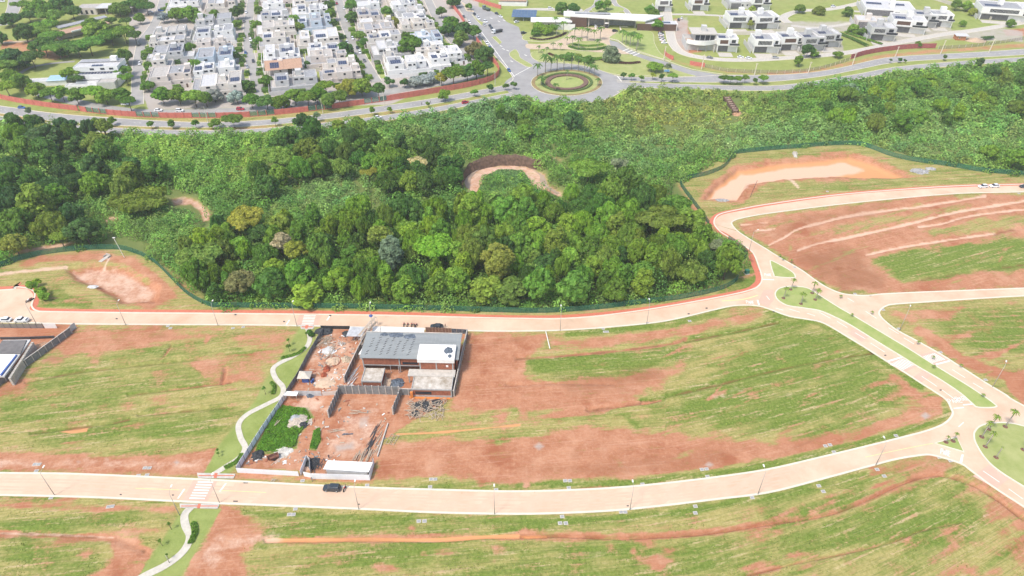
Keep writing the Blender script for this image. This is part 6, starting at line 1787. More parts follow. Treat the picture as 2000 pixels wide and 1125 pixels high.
for i, (u, v, r, h, f_, t_c, lb) in enumerate([
        (318, 34, 5, 7, 'round', 'silver', 'silvery tree at the corner of the first street'), (345, 30, 7, 9, 'round', 'mid', 'green tree left in the clump by the white top-end house'), (372, 28, 8, 10, 'round', 'mid', 'large green tree in the clump by the white top-end house'),
        (392, 38, 6, 9, 'round', 'dark', 'dark tree right in the clump by the white top-end house'), (420, 28, 5, 8, 'round', 'mid', 'green tree below the cream top-end house'), (462, 24, 6, 9, 'round', 'dark', 'dark green tree beside the second street, top'),
        (370, 94, 4.5, 7, 'round', 'mid', 'rounded tree behind the grey-roofed long house'), (380, 130, 5.5, 8, 'round', 'mid', 'courtyard tree between first and second rows'), (350, 134, 4, 6, 'sparse', 'mid', 'airy courtyard tree behind the pinkish house'),
        (295, 102, 4.5, 7, 'round', 'mid', 'front garden tree of the grey house by the first street'), (290, 130, 4, 6, 'round', 'mid', 'front garden tree of the small beige house'), (288, 168, 4.5, 6, 'round', 'mid', 'bushy garden tree near the lower end of the first street'),
        (458, 110, 4, 7, 'round', 'dark', 'dark garden tree left of the second street'), (480, 168, 5, 7, 'round', 'dark', 'round tree at the lower end of the second street'), (460, 48, 4, 6, 'round', 'olive', 'olive shrub-like tree near the grey stepped house'),
        (418, 188, 5.5, 7, 'round', 'silver', 'silver-leaved tree left of the pair by the cream house'), (462, 190, 5.5, 7, 'round', 'silver', 'silver-leaved tree right of the pair by the cream house'),
        (575, 40, 6, 9, 'round', 'mid', 'tall garden tree between the third and fourth house rows'), (582, 52, 5, 8, 'round', 'olive', 'olive tree just below it between the house rows'), (640, 12, 5, 8, 'round', 'dark', 'dark tree left of the third street, top'), (645, 28, 5, 8, 'round', 'mid', 'green tree left of the third street, second from top'),
        (650, 44, 4, 7, 'round', 'dark', 'small dark tree left of the third street, by the blue house'), (660, 72, 4, 7, 'round', 'dark', 'dark tree left of the third street, by the large cream house'), (672, 96, 5.5, 8, 'round', 'dark', 'dark spreading tree left of the third street, lower half'), (684, 112, 4, 7, 'round', 'mid', 'tree left of the third street, near its lower end'),
        (686, 10, 6, 9, 'round', 'mid', 'large tree right of the third street, top'), (690, 34, 5.5, 8, 'round', 'dark', 'dark tree right of the third street, second from top'), (704, 70, 5, 7, 'round', 'mid', 'bushy tree right of the third street, half way'), (712, 82, 4, 6, 'round', 'dark', 'low dark tree right of the third street'),
        (768, 44, 5, 8, 'round', 'yellowish', 'yellow-green tree between the fifth and sixth house rows'), (755, 22, 5, 8, 'round', 'mid', 'green tree between the fifth and sixth rows, top'), (801, 88, 8.5, 12, 'round', 'mid', 'very large round tree among the houses near the fourth street'),
        (790, 72, 5, 8, 'sparse', 'mid', 'palm-like airy tree behind the very large round tree'), (825, 20, 4, 7, 'round', 'reddish', 'dark purple-leaved tree by the fourth street'), (886, 100, 3, 4, 'small', 'mid', 'clipped ball tree at the lower end of the fourth street'), (866, 88, 3.5, 6, 'sparse', 'mid', 'feathery tree left of the fourth street'),
        (760, 158, 4, 6, 'sparse', 'dark', 'palm-like tree at the corner garden of the large white house'), (790, 160, 4, 6, 'sparse', 'dark', 'second palm-like tree at the corner garden'), (812, 160, 5, 6, 'round', 'silver', 'silver-leaved tree, left of three by the corner garden'), (830, 157, 5, 6, 'round', 'silver', 'silver-leaved tree, middle of three by the corner garden'), (845, 152, 5, 6, 'round', 'silver', 'silver-leaved tree, right of three by the corner garden'),
        (590, 150, 4, 6, 'round', 'mid', 'small tree behind the terracotta gabled house'), (600, 128, 3.5, 5, 'round', 'dark', 'dark round tree beside the bright white house'), (520, 158, 4.5, 6, 'round', 'mid', 'bushy front tree of the terracotta gabled house'), (505, 20, 4, 6, 'round', 'mid', 'small tree right of the second street, top'), (504, 48, 4, 6, 'round', 'mid', 'small tree right of the second street, half way up'), (505, 80, 4, 6, 'round', 'mid', 'small tree right of the second street, by the beige house')]):
    tree(u, v, r, h, f_, t_c, lb, 'garden_tree', 'garden trees among the houses')
PARK = [(30, 120, 8, 11, 'deep'), (8, 128, 6, 9, 'olive'), (60, 110, 7, 10, 'dark'), (48, 66, 7, 11, 'dark'), (85, 88, 8, 11, 'dark'), (110, 92, 7, 10, 'mid'), (128, 96, 7, 10, 'dark'), (150, 92, 7.5, 10, 'dark'), (172, 84, 8, 11, 'mid'), (195, 66, 9, 12, 'bright'), (215, 70, 7, 10, 'mid'), (240, 60, 6.5, 11, 'mid'), (180, 50, 6, 9, 'mid'), (262, 68, 5, 9, 'dark'),
        (100, 30, 8, 10, 'mid'), (75, 18, 8, 10, 'mid'), (55, 30, 6, 8, 'dark'), (40, 8, 6, 9, 'mid'), (120, 10, 8, 10, 'dark'), (140, 22, 7, 9, 'dark'), (90, 48, 7, 9, 'mid'), (20, 40, 6, 9, 'dark'), (65, 55, 6, 8, 'olive'), (78, 60, 6, 8, 'mid'), (232, 20, 6, 9, 'mid'), (255, 8, 6, 9, 'dark'), (285, 12, 7, 9, 'dark'), (270, 4, 6, 9, 'mid'), (216, 40, 4, 6, 'dark'), (245, 40, 4, 7, 'dark'), (272, 36, 4, 7, 'mid'),
        (140, 142, 6, 9, 'mid'), (152, 150, 5, 7, 'dark'), (242, 112, 6, 9, 'dark'), (238, 138, 5, 8, 'mid'), (245, 150, 4, 7, 'mid'), (20, 152, 6, 9, 'mid'), (5, 108, 6, 9, 'mid'), (100, 70, 7, 9, 'mid'), (0, 75, 5, 8, 'dark')]
for i, (u, v, r, h, t_c) in enumerate(PARK):
    band = 'terracotta pavilion' if 40 < v < 105 else ('dark-fronted pavilion' if v <= 40 else 'big white villa')
    side = 'left of' if u < (128 if 40 < v < 105 else 190) else 'right of'
    cw = {'bright': 'bright green', 'mid': 'green', 'dark': 'dark green', 'olive': 'olive', 'deep': 'very dark'}[t_c]
    tree(u, v, r * 1.22, h, ('round', 'broad', 'umbrella')[i % 3], t_c, '%s %s park tree %s the %s' % (('small', 'middling', 'large')[0 if r < 5.5 else 1 if r < 7 else 2], cw, side, band), 'park_tree', 'park trees in the upper left')
AVT = [(56, 216, 2.6, 5, 'sparse', 'grey'), (55, 232, 3, 5, 'sparse', 'mid'), (181, 236, 2.5, 4.5, 'sparse', 'olive'), (217, 236, 3.0, 4.5, 'sparse', 'mid'), (202, 248, 4.5, 8, 'round', 'yellowish'), (294, 242, 2.5, 4.5, 'sparse', 'mid'), (336, 241, 2.4, 4.5, 'small', 'dark'), (381, 240, 2.6, 4.5, 'sparse', 'mid'), (418, 240, 3.4, 5, 'small', 'olive'), (454, 232, 5, 7, 'broad', 'mid'),
       (536, 234, 2.4, 5, 'sparse', 'mid'), (618, 226, 2.6, 5, 'sparse', 'grey'), (697, 240, 4.0, 7, 'round', 'mid'), (660, 246, 4, 7, 'round', 'olive'), (726, 215, 2.4, 4.5, 'sparse', 'mid'), (762, 213, 1.6, 3.4, 'small', 'mid'), (836, 202, 1.5, 3.4, 'small', 'mid'), (869, 187, 3.8, 6, 'small', 'bright'), (927, 179, 2.4, 4.5, 'sparse', 'mid'), (956, 170, 2.4, 4.5, 'small', 'dark'), (988, 168, 1.9, 4, 'small', 'dark'), (1004, 164, 1.9, 4.5, 'small', 'dark'),
       (1218, 147, 2.0, 4.5, 'small', 'dark'), (1234, 147, 2.2, 4.5, 'small', 'mid'), (1253, 151, 2.2, 4.5, 'sparse', 'mid'), (1275, 146, 2.2, 4.5, 'sparse', 'yellowish'), (1293, 150, 2.0, 4.5, 'small', 'dark'), (1315, 148, 3.4, 5.5, 'broad', 'bright'), (1415, 152, 3.4, 5, 'broad', 'dark'), (1428, 153, 3.0, 5, 'broad', 'dark'), (1441, 153, 3.0, 5, 'broad', 'mid'), (1456, 152, 2.6, 5, 'sparse', 'mid'), (1474, 157, 1.9, 4, 'small', 'dark'), (1492, 152, 3.2, 5, 'broad', 'mid'),
       (1740, 117, 1.3, 3, 'sparse', 'dark'), (1757, 117, 1.5, 3, 'small', 'dark'), (1768, 118, 1.5, 2.6, 'sparse', 'dark'), (1845, 111, 1.6, 3.4, 'small', 'dark'), (1916, 122, 3, 6, 'small', 'deep')]
for i, (u, v, r, h, f_, t_c) in enumerate(AVT):
    side = 'left' if u < 1000 else 'right'
    seq = i if u < 1000 else i - 22
    tree(u, v, r, h, f_, t_c, '%s avenue tree, %s from the left, %s of the roundabout' % ({'sparse': 'airy', 'small': 'small round', 'broad': 'spreading', 'round': 'bushy'}[f_], nth(seq + 1), side), 'avenue_tree', 'young trees along the avenue', thin=f_ != 'round')
for i, (u, v, r, h, f_, t_c, lb) in enumerate([(1195, 108, 6, 10, 'tall', 'grey', 'tall grey-green tree on the lawn before the gatehouse'), (1280, 130, 5.5, 5.5, 'broad', 'bright', 'low bright green bush-like tree on the gate lawn'), (1305, 130, 3, 6, 'sparse', 'grey', 'thin grey tree next to the blue road sign'),
                                              (1052, 52, 5, 7, 'round', 'bright', 'bright tree left on the planted gate island'), (1066, 60, 5, 6, 'round', 'bright', 'bright tree in the middle of the planted gate island'), (1078, 56, 4, 6, 'round', 'mid', 'green tree right on the planted gate island'), (1045, 64, 4, 5, 'round', 'mid', 'low tree at the tip of the planted gate island'),
                                              (1098, 16, 6, 8, 'round', 'mid', 'dark green tree behind the gatehouse roof, left'), (1120, 16, 5, 8, 'round', 'dark', 'dark tree behind the gatehouse roof, right'), (1172, 12, 5, 8, 'round', 'mid', 'green tree in the planted circle behind the gatehouse'), (1185, 8, 4, 7, 'round', 'mid', 'small tree at the top of the planted circle'),
                                              (1278, 28, 5, 8, 'round', 'mid', 'green tree right of the gatehouse office'), (1284, 48, 4.5, 7, 'round', 'mid', 'tree between the office wall and the red footpath'), (1270, 20, 5, 8, 'round', 'mid', 'green tree behind the gatehouse office'), (1110, 112, 4, 4, 'round', 'mid', 'dark bush-like tree on the lawn above the roundabout'), (1130, 114, 4, 4, 'round', 'olive', 'olive bush-like tree on the lawn above the roundabout'), (1150, 118, 4, 4, 'round', 'mid', 'green bush-like tree right on the lawn above the roundabout'),
                                              (885, 4, 6, 8, 'round', 'dark', 'dark tree at the top between street and red wall'), (862, 22, 5, 8, 'round', 'dark', 'dark tree right of the fourth street, top'), (882, 46, 7, 10, 'round', 'mid', 'green tree between the fourth street and the red wall'), (876, 58, 6, 8, 'round', 'dark', 'dark tree right of the fourth street, half way'), (905, 60, 7, 10, 'round', 'dark', 'dark tree next to the gap in the red wall'), (900, 76, 7, 9, 'round', 'olive', 'olive tree inside the curve of the red wall'), (925, 62, 6, 9, 'round', 'mid', 'green tree against the red wall, upper curve'), (928, 98, 7, 9, 'round', 'reddish', 'reddish-leaved tree inside the red wall corner'), (945, 106, 7, 9, 'round', 'dark', 'dark tree at the red wall corner'), (915, 12, 3, 5, 'small', 'mid', 'small tree on the pale wedge of the entrance road'),
                                              (1578, 98, 5, 8, 'round', 'dark', 'dark shade tree before the grey and white house'), (1590, 104, 4, 5, 'sparse', 'mid', 'low feathery tree on the bank before the villas'), (1562, 118, 3.5, 6, 'small', 'mid', 'small round tree on the bank by the wire fence'), (1637, 106, 4, 4, 'broad', 'mid', 'spreading bush-like tree at the end of the villa street'), (1794, 86, 2.5, 4, 'small', 'mid', 'small bush-like tree by the dull red wall'), (1668, 58, 5, 6, 'round', 'mid', 'green tree behind the grass plot with hedge rows'), (1685, 62, 4, 5, 'round', 'dark', 'dark bush-like tree next to the brick-red house'),
                                              (1562, 18, 5, 6, 'round', 'mid', 'green tree on the planted mound, left'), (1600, 22, 5, 5, 'round', 'olive', 'olive tree on the planted mound, middle'), (1655, 24, 5, 6, 'round', 'mid', 'round tree on the planted mound, right'), (1470, 18, 3.5, 6, 'sparse', 'yellowish', 'yellowish palm-like tree before the top-edge house'), (1465, 46, 3.5, 6, 'sparse', 'yellowish', 'yellowish palm-like tree beside the white house with grey roof'), (1868, 10, 5, 7, 'round', 'mid', 'green tree behind the pale boundary wall, left'), (1890, 12, 5, 7, 'round', 'bright', 'bright tree behind the pale boundary wall, right'), (1900, 24, 4, 5, 'round', 'yellowish', 'yellowish bush-like tree before the mansion'), (1880, 46, 3, 4, 'round', 'mid', 'small bush-like tree by the boundary wall end'), (1975, 46, 4, 5, 'round', 'mid', 'small tree in front of the mansion')]):
    tree(u, v, r, h, f_, t_c, lb, 'garden_tree', 'planted trees around the gate and villas')


# ---- palms
def palm_mesh(seed, n=14, L=1.0):
    rnd = random.Random(seed)
    mb = MB()
    for k in range(n):
        a = 2 * math.pi * k / n + rnd.uniform(-.15, .15)
        up = rnd.uniform(0.15, 0.9)
        c, s = math.cos(a), math.sin(a)
        prev = None
        wd = 0.13
        for q in range(5):
            t = q / 4
            r_ = L * t * (1 - 0.15 * up * t)
            z = L * (up * t * 0.8 - 0.75 * t * t)
            w = wd * (1 - 0.8 * abs(t - 0.35))
            l_, m_, rr = (c * r_ - s * w, s * r_ + c * w, z - w * .5), (c * r_, s * r_, z + 0.02), (c * r_ + s * w, s * r_ - c * w, z - w * .5)
            if prev: mb.add([prev[0], prev[1], prev[2], l_, m_, rr], [(0, 1, 4, 3), (1, 2, 5, 4)])
            prev = (l_, m_, rr)
    return mb.mesh('fronds', M_LEAF)


PALMS = [palm_mesh(i) for i in range(3)]
PTR = MB().tube([(0, 0, -.02), (0, 0, .3), (0.01, 0, .7), (0, 0, 1.0)], [.055, .04, .045, .03], 7).mesh('trunk', M_PALEBARK, True)


def palm(u, v, h, r, label, tone='mid', group='palms of the gate and roundabout', lean=0.0, ring=False, name='palm_tree', z=0.2):
    b = P(u, v); b.z = z
    root = empty(name, b, trnd.uniform(0, 6.28), label, 'palm', group)
    root.rotation_euler[0] = lean
    f_ = link('fronds', trnd.choice(PALMS), root, (0, 0, h), (0, 0, 0), (r, r, r))
    g_ = GREENS[tone]
    f_.color = (g_[0], g_[1], g_[2], 1)
    link('trunk', PTR, root, (0, 0, 0), (0, 0, 0), (h * 0.6, h * 0.6, h + 0.1))
    if ring: MB().lathe([(0.7, 0.0), (0.6, 0.06), (0.3, 0.1)], n=14).build('soil_ring', mat('soil_ring', (0.20, 0.10, 0.07), 0.95, 0.2, 2.0), root)
    return root


RPALM = [(1050, 149, 7, 2.6), (1065, 143, 10.5, 3.2), (1076, 141, 8, 2.8), (1088, 138, 9, 2.8), (1101, 137, 9, 2.8), (1116, 137, 9.5, 3.2), (1129, 139, 8.5, 2.8), (1141, 142, 8, 2.6), (1151, 145, 6, 2.4), (1160, 149, 6, 2.4), (1057, 168, 5, 2.6), (1085, 178, 4, 1.8), (1107, 157, 6, 1.2), (1167, 168, 4, 1.6)]
for i, (u, v, h, r) in enumerate(RPALM):
    palm(u, v, h, r * 1.35, 'palm on the roundabout, %s' % ('%s counted clockwise from its left end' % nth(i + 1) if i < 10 else ('low one at the left', 'short one at the lower left', 'thin one in the centre', 'short one at the right')[i - 10]), 'dark', z=0.3)
GP = [(1122, 76, 7, 2.6), (1136, 75, 7, 2.6), (1147, 80, 8, 2.8), (1160, 80, 7, 2.6), (1172, 78, 8, 2.8), (1107, 88, 5, 2.0), (1118, 92, 7, 2.4), (1130, 96, 7, 2.6), (1167, 96, 6, 2.4), (1085, 60, 9, 2.8), (1087, 70, 7, 2.6), (1100, 66, 8, 2.8), (1215, 84, 8, 3), (1222, 88, 8, 3), (1230, 92, 8.5, 3), (1243, 99, 9, 3.2), (1236, 88, 8, 3), (1246, 92, 8, 3), (1080, 98, 4.5, 2), (1094, 99, 4.5, 2), (1052, 104, 4.5, 1.6), (1060, 109, 4, 1.5), (1068, 107, 4.5, 1.6), (1182, 110, 4, 2)]
for i, (u, v, h, r) in enumerate(GP):
    wh = 'on the oval island before the gatehouse' if i < 9 else 'by the white wall left of the gate' if i < 12 else 'in the row on the green bank right of the gatehouse' if i < 18 else 'on the lawn edge below the oval island'
    k0 = 0 if i < 9 else 9 if i < 12 else 12 if i < 18 else 18
    palm(u, v, h, r * 1.2, '%s palm %s' % (nth(i - k0 + 1), wh), 'mid' if i % 2 else 'dark')
NEARP = [(1530, 583, 4.6, 1.5, 'on the boulevard median, lower left of five'), (1564, 594, 4.6, 1.7, 'on the boulevard median, front of five'), (1544, 566, 4.6, 1.6, 'on the boulevard median, back left of five'), (1586, 573, 4.6, 1.7, 'on the boulevard median, back right of five'), (1592, 586, 4.6, 1.7, 'on the boulevard median, right of five'),
         (1917, 854, 6, 1.6, 'at the tip of the big round lawn, left of the pair'), (1931, 839, 5.4, 1.7, 'at the tip of the big round lawn, right of the pair'), (1963, 834, 6.4, 1.9, 'with the longest trunk on the big round lawn'), (1924, 873, 5.6, 1.5, 'in the middle of the big round lawn'), (1945, 894, 4.2, 0.6, 'with hardly any fronds on the big round lawn'), (1998, 879, 5, 1.4, 'cut by the right edge on the big round lawn'),
         (1847, 864, 2.2, 0.9, 'on the small triangular island, left of two'), (1861, 862, 3.2, 1.0, 'on the small triangular island, right of two')]
for (u, v, h, r, lb) in NEARP:
    palm(u, v, h, r * .8, 'young palm ' + lb, 'olive', 'young palms on the boulevard', lean=trnd.uniform(-.08, .08), ring=True, z=0.17)
SAP = [(1522, 503, 'by the upper junction, left of three'), (1528, 509, 'by the upper junction, middle of three'), (1545, 513, 'by the upper junction, right of three'), (1641, 583, 'beside the cross road mouth'), (1663, 619, 'at the upper end of the median'), (1702, 614, 'on the verge opposite the median'), (1792, 673, 'on the verge above the crosswalk'), (1822, 720, 'on the median beside the crosswalk'),
       (1875, 718, 'on the verge right of the crosswalk'), (1918, 776, 'at the lower end of the median'), (1821, 702, 'on the right carriageway edge near the crosswalk')]
for (u, v, lb) in SAP:
    palm(u, v, 1.3, .75, 'small drooping palm sapling ' + lb, 'olive', 'palm saplings on the boulevard verge', name='palm_sapling', z=0.05)
YT = [(566, 687, 1.4, 3), (566, 675, 1.2, 3), (600, 660, 1.0, 2.4), (519, 770, 1.3, 3.2), (428, 886, 0.8, 2), (428, 892, 0.7, 1.8), (335, 1034, 0.8, 2.8), (317, 1066, 0.9, 2.6), (330, 1092, 0.6, 2.2), (71, 570, 2.2, 4.5), (83, 578, 2.0, 3.4), (92, 585, 2.2, 3.4), (75, 560, 1.6, 3)]
for i, (u, v, r, h) in enumerate(YT):
    wh = 'along the winding path above the crossing' if i < 6 else 'along the path below the crossing' if i < 9 else 'by the turning circle at the left edge'
    tree(u, v, r * (.62 if i < 9 else 1), h, 'sparse' if i < 9 else 'small', 'mid' if i < 9 else 'bright', 'young tree %s, %s from the top' % (wh, nth((i if i < 6 else i - 6 if i < 9 else i - 9) + 1)), 'sapling', 'young planted trees', at_crown=False, thin=True)


# ---- planting strips that belong to the town houses' lots
HEDGE = []
for q in range(3):
    rg = np.random.default_rng(400 + q)
    pt = rg.uniform(-1, 1, (420, 3)); ax = rg.integers(0, 3, 420)
    pt[np.arange(420), ax] = np.where(ax == 2, 1.0, np.sign(pt[np.arange(420), ax]))
    nn_ = np.zeros((420, 3)); nn_[np.arange(420), ax] = pt[np.arange(420), ax]
    HEDGE.append(quads_mesh('garden_hedge', pt * 0.5, nn_ + rg.normal(size=(420, 3)) * .4 + np.array([0, 0, .4]), rg.uniform(.06, .12, 420), M_LEAF, rng=rg))
for (hr, hx, D, sd_) in HOUSES:
    rd = random.Random(sd_)
    side = 1 if 'left of' in hr['label'].split('row')[-1] else -1
    for k in range(3):
        w_, d_ = rd.uniform(2.0, 4.5), rd.uniform(1.2, 3.0)
        x = side * (hx + rd.uniform(2.2, 4.2)); y = rd.uniform(0, D)
        g_ = link('garden_hedge', rd.choice(HEDGE), hr, (x, y, .7), (0, 0, 0), (w_, d_, rd.uniform(1.2, 2.4)))
        c_ = GREENS[rd.choice(('dark', 'mid', 'mid', 'bright'))]; g_.color = (*c_, 1)
    boxpart(hr, 'garden_lawn', M_LAWN2, side * (hx + 1.8), side * (hx + 4.6), 1, D - 1, 0, .05)
    for k in range(2):
        x = -side * rd.uniform(0, hx); g_ = link('garden_hedge', rd.choice(HEDGE), hr, (x, -1.6 if k else D + .9, .8), (0, 0, 0), (rd.uniform(2, 5), 1.1, rd.uniform(1.5, 2.6)))
        c_ = GREENS[rd.choice(('dark', 'mid'))]; g_.color = (*c_, 1)

# ---- clipped hedges and flower beds
def hedge(name, pts, w, h, tone, label, n=900):
    ln = smooth(pts, 6)
    rng = np.random.default_rng(int(pts[0][0]))
    P3 = np.array([tuple(P(*q)) for q in ln])
    seg = np.linalg.norm(np.diff(P3, axis=0), axis=1)
    k = rng.choice(len(seg), n, p=seg / seg.sum())
    t = rng.random((n, 1))
    c = P3[k] * (1 - t) + P3[k + 1] * t
    d = (P3[k + 1] - P3[k]) / seg[k][:, None]
    nrm = np.stack([-d[:, 1], d[:, 0], np.zeros(n)], 1)
    s = rng.uniform(-1, 1, (n, 1))
    c = c + nrm * s * w / 2
    c[:, 2] = 0.2 + h * (1 - 0.5 * s[:, 0] ** 2) * rng.uniform(0.75, 1.0, n)
    nn = nrm * s + np.array([0, 0, 0.9]) + rng.normal(size=(n, 3)) * 0.4
    g_ = np.array(GREENS[tone]) if tone in GREENS else np.array(tone)
    me = quads_mesh(name, c, nn, rng.uniform(0.22, 0.45, n), M_SHRUB, tint=np.repeat(g_[None], n, 0) * rng.uniform(.8, 1.2, (n, 1)), rng=rng)
    return tag(link(name, me), label, 'hedge')


hedge('hedge', [(1035, 76), (1060, 79), (1090, 73), (1105, 66)], 2.0, 1.0, (0.10, 0.055, 0.05), 'purplish clipped hedge on the planted gate island')
hedge('hedge', [(1072, 106), (1090, 113), (1105, 116)], 2.2, 0.9, (0.13, 0.07, 0.05), 'purplish hedge curl at the left of the gate lawn')
hedge('hedge', [(1140, 118), (1170, 117), (1195, 122), (1225, 125), (1250, 123)], 2.6, 1.0, (0.12, 0.06, 0.05), 'long purplish hedge sweeping across the gate lawn', 1500)
hedge('hedge', [(1135, 116), (1155, 118), (1175, 116)], 4.0, 1.4, 'mid', 'green hedge left of the purplish sweep on the gate lawn', 1200)
hedge('hedge', [(1112, 92), (1130, 97), (1150, 98), (1170, 97), (1184, 93)], 2.4, 0.9, 'dark', 'front hedge band of the oval gate island', 1200)
hedge('hedge', [(1118, 87), (1147, 91), (1178, 88)], 2.4, 0.8, 'mid', 'back hedge band of the oval gate island', 1000)
hedge('hedge', [(1640, 68), (1665, 78), (1694, 92)], 2.2, 1.6, 'dark', 'dark hedge row on the sloping grass plot', 1200)
hedge('hedge', [(1650, 64), (1680, 74), (1722, 88)], 2.0, 1.2, 'mid', 'lighter hedge row on the sloping grass plot', 1000)
hedge('hedge', [(1916, 78), (1938, 76)], 3.0, 2.0, 'deep', 'dark green netted heap right of the sand heap', 600)
hedge('hedge', [(550, 700), (580, 692), (596, 680)], 0.9, 0.35, 'mid', 'low planting inside the first bend of the path', 500)
hedge('hedge', [(533, 770), (536, 756), (530, 748)], 0.9, 0.35, 'mid', 'low planting inside the middle bend of the path', 400)
hedge('hedge', [(440, 914), (462, 902), (472, 888)], 1.0, 0.3, 'mid', 'low planting along the path near the crossing', 400)
hedge('hedge', [(378, 1022), (381, 1040), (372, 1062)], 1.3, 0.35, 'mid', 'low planting right of the lower path bend', 500)
hedge('hedge', [(603, 648), (611, 658)], 1.6, 0.7, 'dark', 'round shrub at the top of the winding path', 250)

# ---- tufts and weeds standing in the fields
rg = np.random.default_rng(77)
nn_t = 52000
tv = 600 + 560 * rg.random(nn_t) ** 0.8; tu = rg.uniform(-30, 2030, nn_t)
ii = np.clip(np.searchsorted(rv, tv), 0, len(rv) - 1); jj_ = np.clip(np.searchsorted(cu, tu), 0, len(cu) - 1)
lu, so_ = ATT['lush'][ii, jj_], ATT['soil'][ii, jj_]
xt, yt = X[ii, jj_] + rg.normal(0, .25, nn_t), Y[ii, jj_] + rg.normal(0, .25, nn_t)
patch = vnoise(xt / 5.0, yt / 5.0) * .6 + vnoise(ROWX[ii, jj_] / 9.0, ROWY[ii, jj_] / 1.1) * .6
kp = (patch + lu * .35 - so_ * .75 + rg.normal(0, .08, nn_t) > 0.62) & (ATT['pale'][ii, jj_] < .3) & (ATT['mud'][ii, jj_] < .2) & (ATT['lawn'][ii, jj_] < .2)
for pl in ROADS_PX + [MEDIAN]: kp &= ~inside(tu, tv, pl)
kp &= ~inside(tu, tv, [(630, 640), (908, 650), (885, 775), (745, 860), (725, 930), (470, 912), (560, 770)]) & ~inside(tu, tv, [(-60, 625), (150, 628), (150, 645), (0, 760), (-60, 780)])
xt, yt, zt_ = xt[kp], yt[kp], Z[ii, jj_][kp]
nt_ = len(xt)
tcol = np.array([0.22, 0.27, 0.07]) * rg.uniform(.6, 1.25, (nt_, 1)) + np.array([.10, .06, .02]) * rg.random((nt_, 1)) ** 2
me_t = quads_mesh('grass_tufts', np.stack([xt, yt, zt_ + .06], 1), np.array([0, -.35, .8]) + rg.normal(size=(nt_, 3)) * .5, rg.uniform(.06, .17, nt_), M_SHRUB, tint=tcol, rng=rg)
tag(link('grass_tufts', me_t), 'tufts of grass and weeds growing in the fields', 'grass', kind='stuff')
# ------------------------------------------------------------------ building site
def slab(name, px, z, thick, m, root, dz=None):
    """A slab whose top outline is seen at these pixels, standing at height z (plan position solved for that height)."""
    o = root.location
    R = Matrix.Rotation(-root.rotation_euler[2], 3, 'Z')
    pts = []
    for k, (u, v) in enumerate(px):
        zz = z if dz is None else z + dz[k]
        p = P(u, v, zz)
        pts.append(R @ Vector((p.x - o.x, p.y - o.y, zz - o.z)))
    n = len(pts)
    top = [tuple(p) for p in pts]; bot = [(p.x, p.y, p.z - thick) for p in pts]
    fs_ = [tuple(range(n - 1, -1, -1)), tuple(range(n, 2 * n))] + [(k, (k + 1) % n, n + (k + 1) % n, n + k) for k in range(n)]
    return MB().add(top + bot, fs_).build(name, m, root)


o_ = P(706, 696, 6.5); e_ = P(893, 700, 6.5); bk = P(728, 651, 6.9)
hz = math.atan2(e_.y - o_.y, e_.x - o_.x)
HX = (e_ - o_).length
HD = ((bk - o_).y) * math.cos(hz)
house = empty('unfinished_house', (o_.x, o_.y, 0), hz, 'large unfinished brick house with grey metal roof inside the building site', 'house')
# upper floor walls bay by bay: brick between concrete columns
cols_x = [0, 6.1, 11.6, 17.5]
for a, b in zip([0.3, 11.9], [11.3, 17.6]):
    boxpart(house, 'brick_wall', M_BRICK, a, b, 0.0, 0.3, 3.2, 6.35)
for x in (0, 11.3, 17.6): boxpart(house, 'concrete_column', M_CONC, x, x + 0.35, -0.06, 0.34, 0, 6.35)
boxpart(house, 'concrete_beam', M_CONC, 0.2, 17.6, -0.03, 0.33, 2.8, 3.19)
boxpart(house, 'brick_wall', M_BRICK, 0.0, 0.3, 0.35, HD, 0, 6.4)
boxpart(house, 'brick_wall', M_BRICK, HX - 0.5, HX - 0.2, 0.3, HD, 0, 6.4)
boxpart(house, 'brick_wall', M_BRICK, 0.3, HX - 0.5, HD - 0.3, HD, 0, 6.4)
boxpart(house, 'brick_wall', M_BRICK, 0.4, 17.5, 3.4, 3.7, 0, 2.79)
boxpart(house, 'window_opening', M_GLASS, 12.4, 17.2, -0.03, 0.0, 3.5, 4.5)
# roof sheets: corrugated grey metal, low slope, with its dark fixing marks
rsheet = MB()
nx = 26
for k in range(nx):
    x0, x1 = -0.5 + (HX + 1) * k / nx, -0.5 + (HX + 1) * (k + 1) / nx
    zf, zb = 6.45, 6.95
    rsheet.add([(x0, -0.6, zf), (x0 + .12, -0.6, zf + .07), (x1, -0.6, zf), (x0, HD + .5, zb), (x0 + .12, HD + .5, zb + .07), (x1, HD + .5, zb)], [(0, 1, 4, 3), (1, 2, 5, 4)])
rsheet.add([(-0.5, -0.6, 6.3), (HX + .5, -0.6, 6.3), (HX + .5, HD + .5, 6.8), (-0.5, HD + .5, 6.8), (-0.5, -0.6, 6.44), (HX + .5, -0.6, 6.44), (HX + .5, HD + .5, 6.94), (-0.5, HD + .5, 6.94)], [(0, 3, 2, 1), (0, 1, 5, 4), (1, 2, 6, 5), (2, 3, 7, 6), (3, 0, 4, 7)])
rf = rsheet.build('metal_roof', mat('site_metal_roof', (0.275, 0.29, 0.285), 0.5, 0.10, 0.25, stretch=(0.4, 2.0, 1)), house)
rr_ = random.Random(4)
for i in range(7):
    for j in range(7):
        if rr_.random() < 0.12: continue
        x = 1.2 + i * 2.15 + j * 0.16 + rr_.uniform(-.15, .15); y = 1.0 + j * (HD - 3) / 6.5 + (0.5 if i % 2 else 0)
        z = 6.45 + 0.5 * (y + .6) / (HD + 1.1)
        for q in range(2):
            link('roof_bracket', unit_box(M_DARKMETAL, 'roof_bracket'), rf, (x + 0.35 * q, y + 0.3 * q, z + 0.08), (0, 0, 0.4), (0.45, 0.12, 0.1))
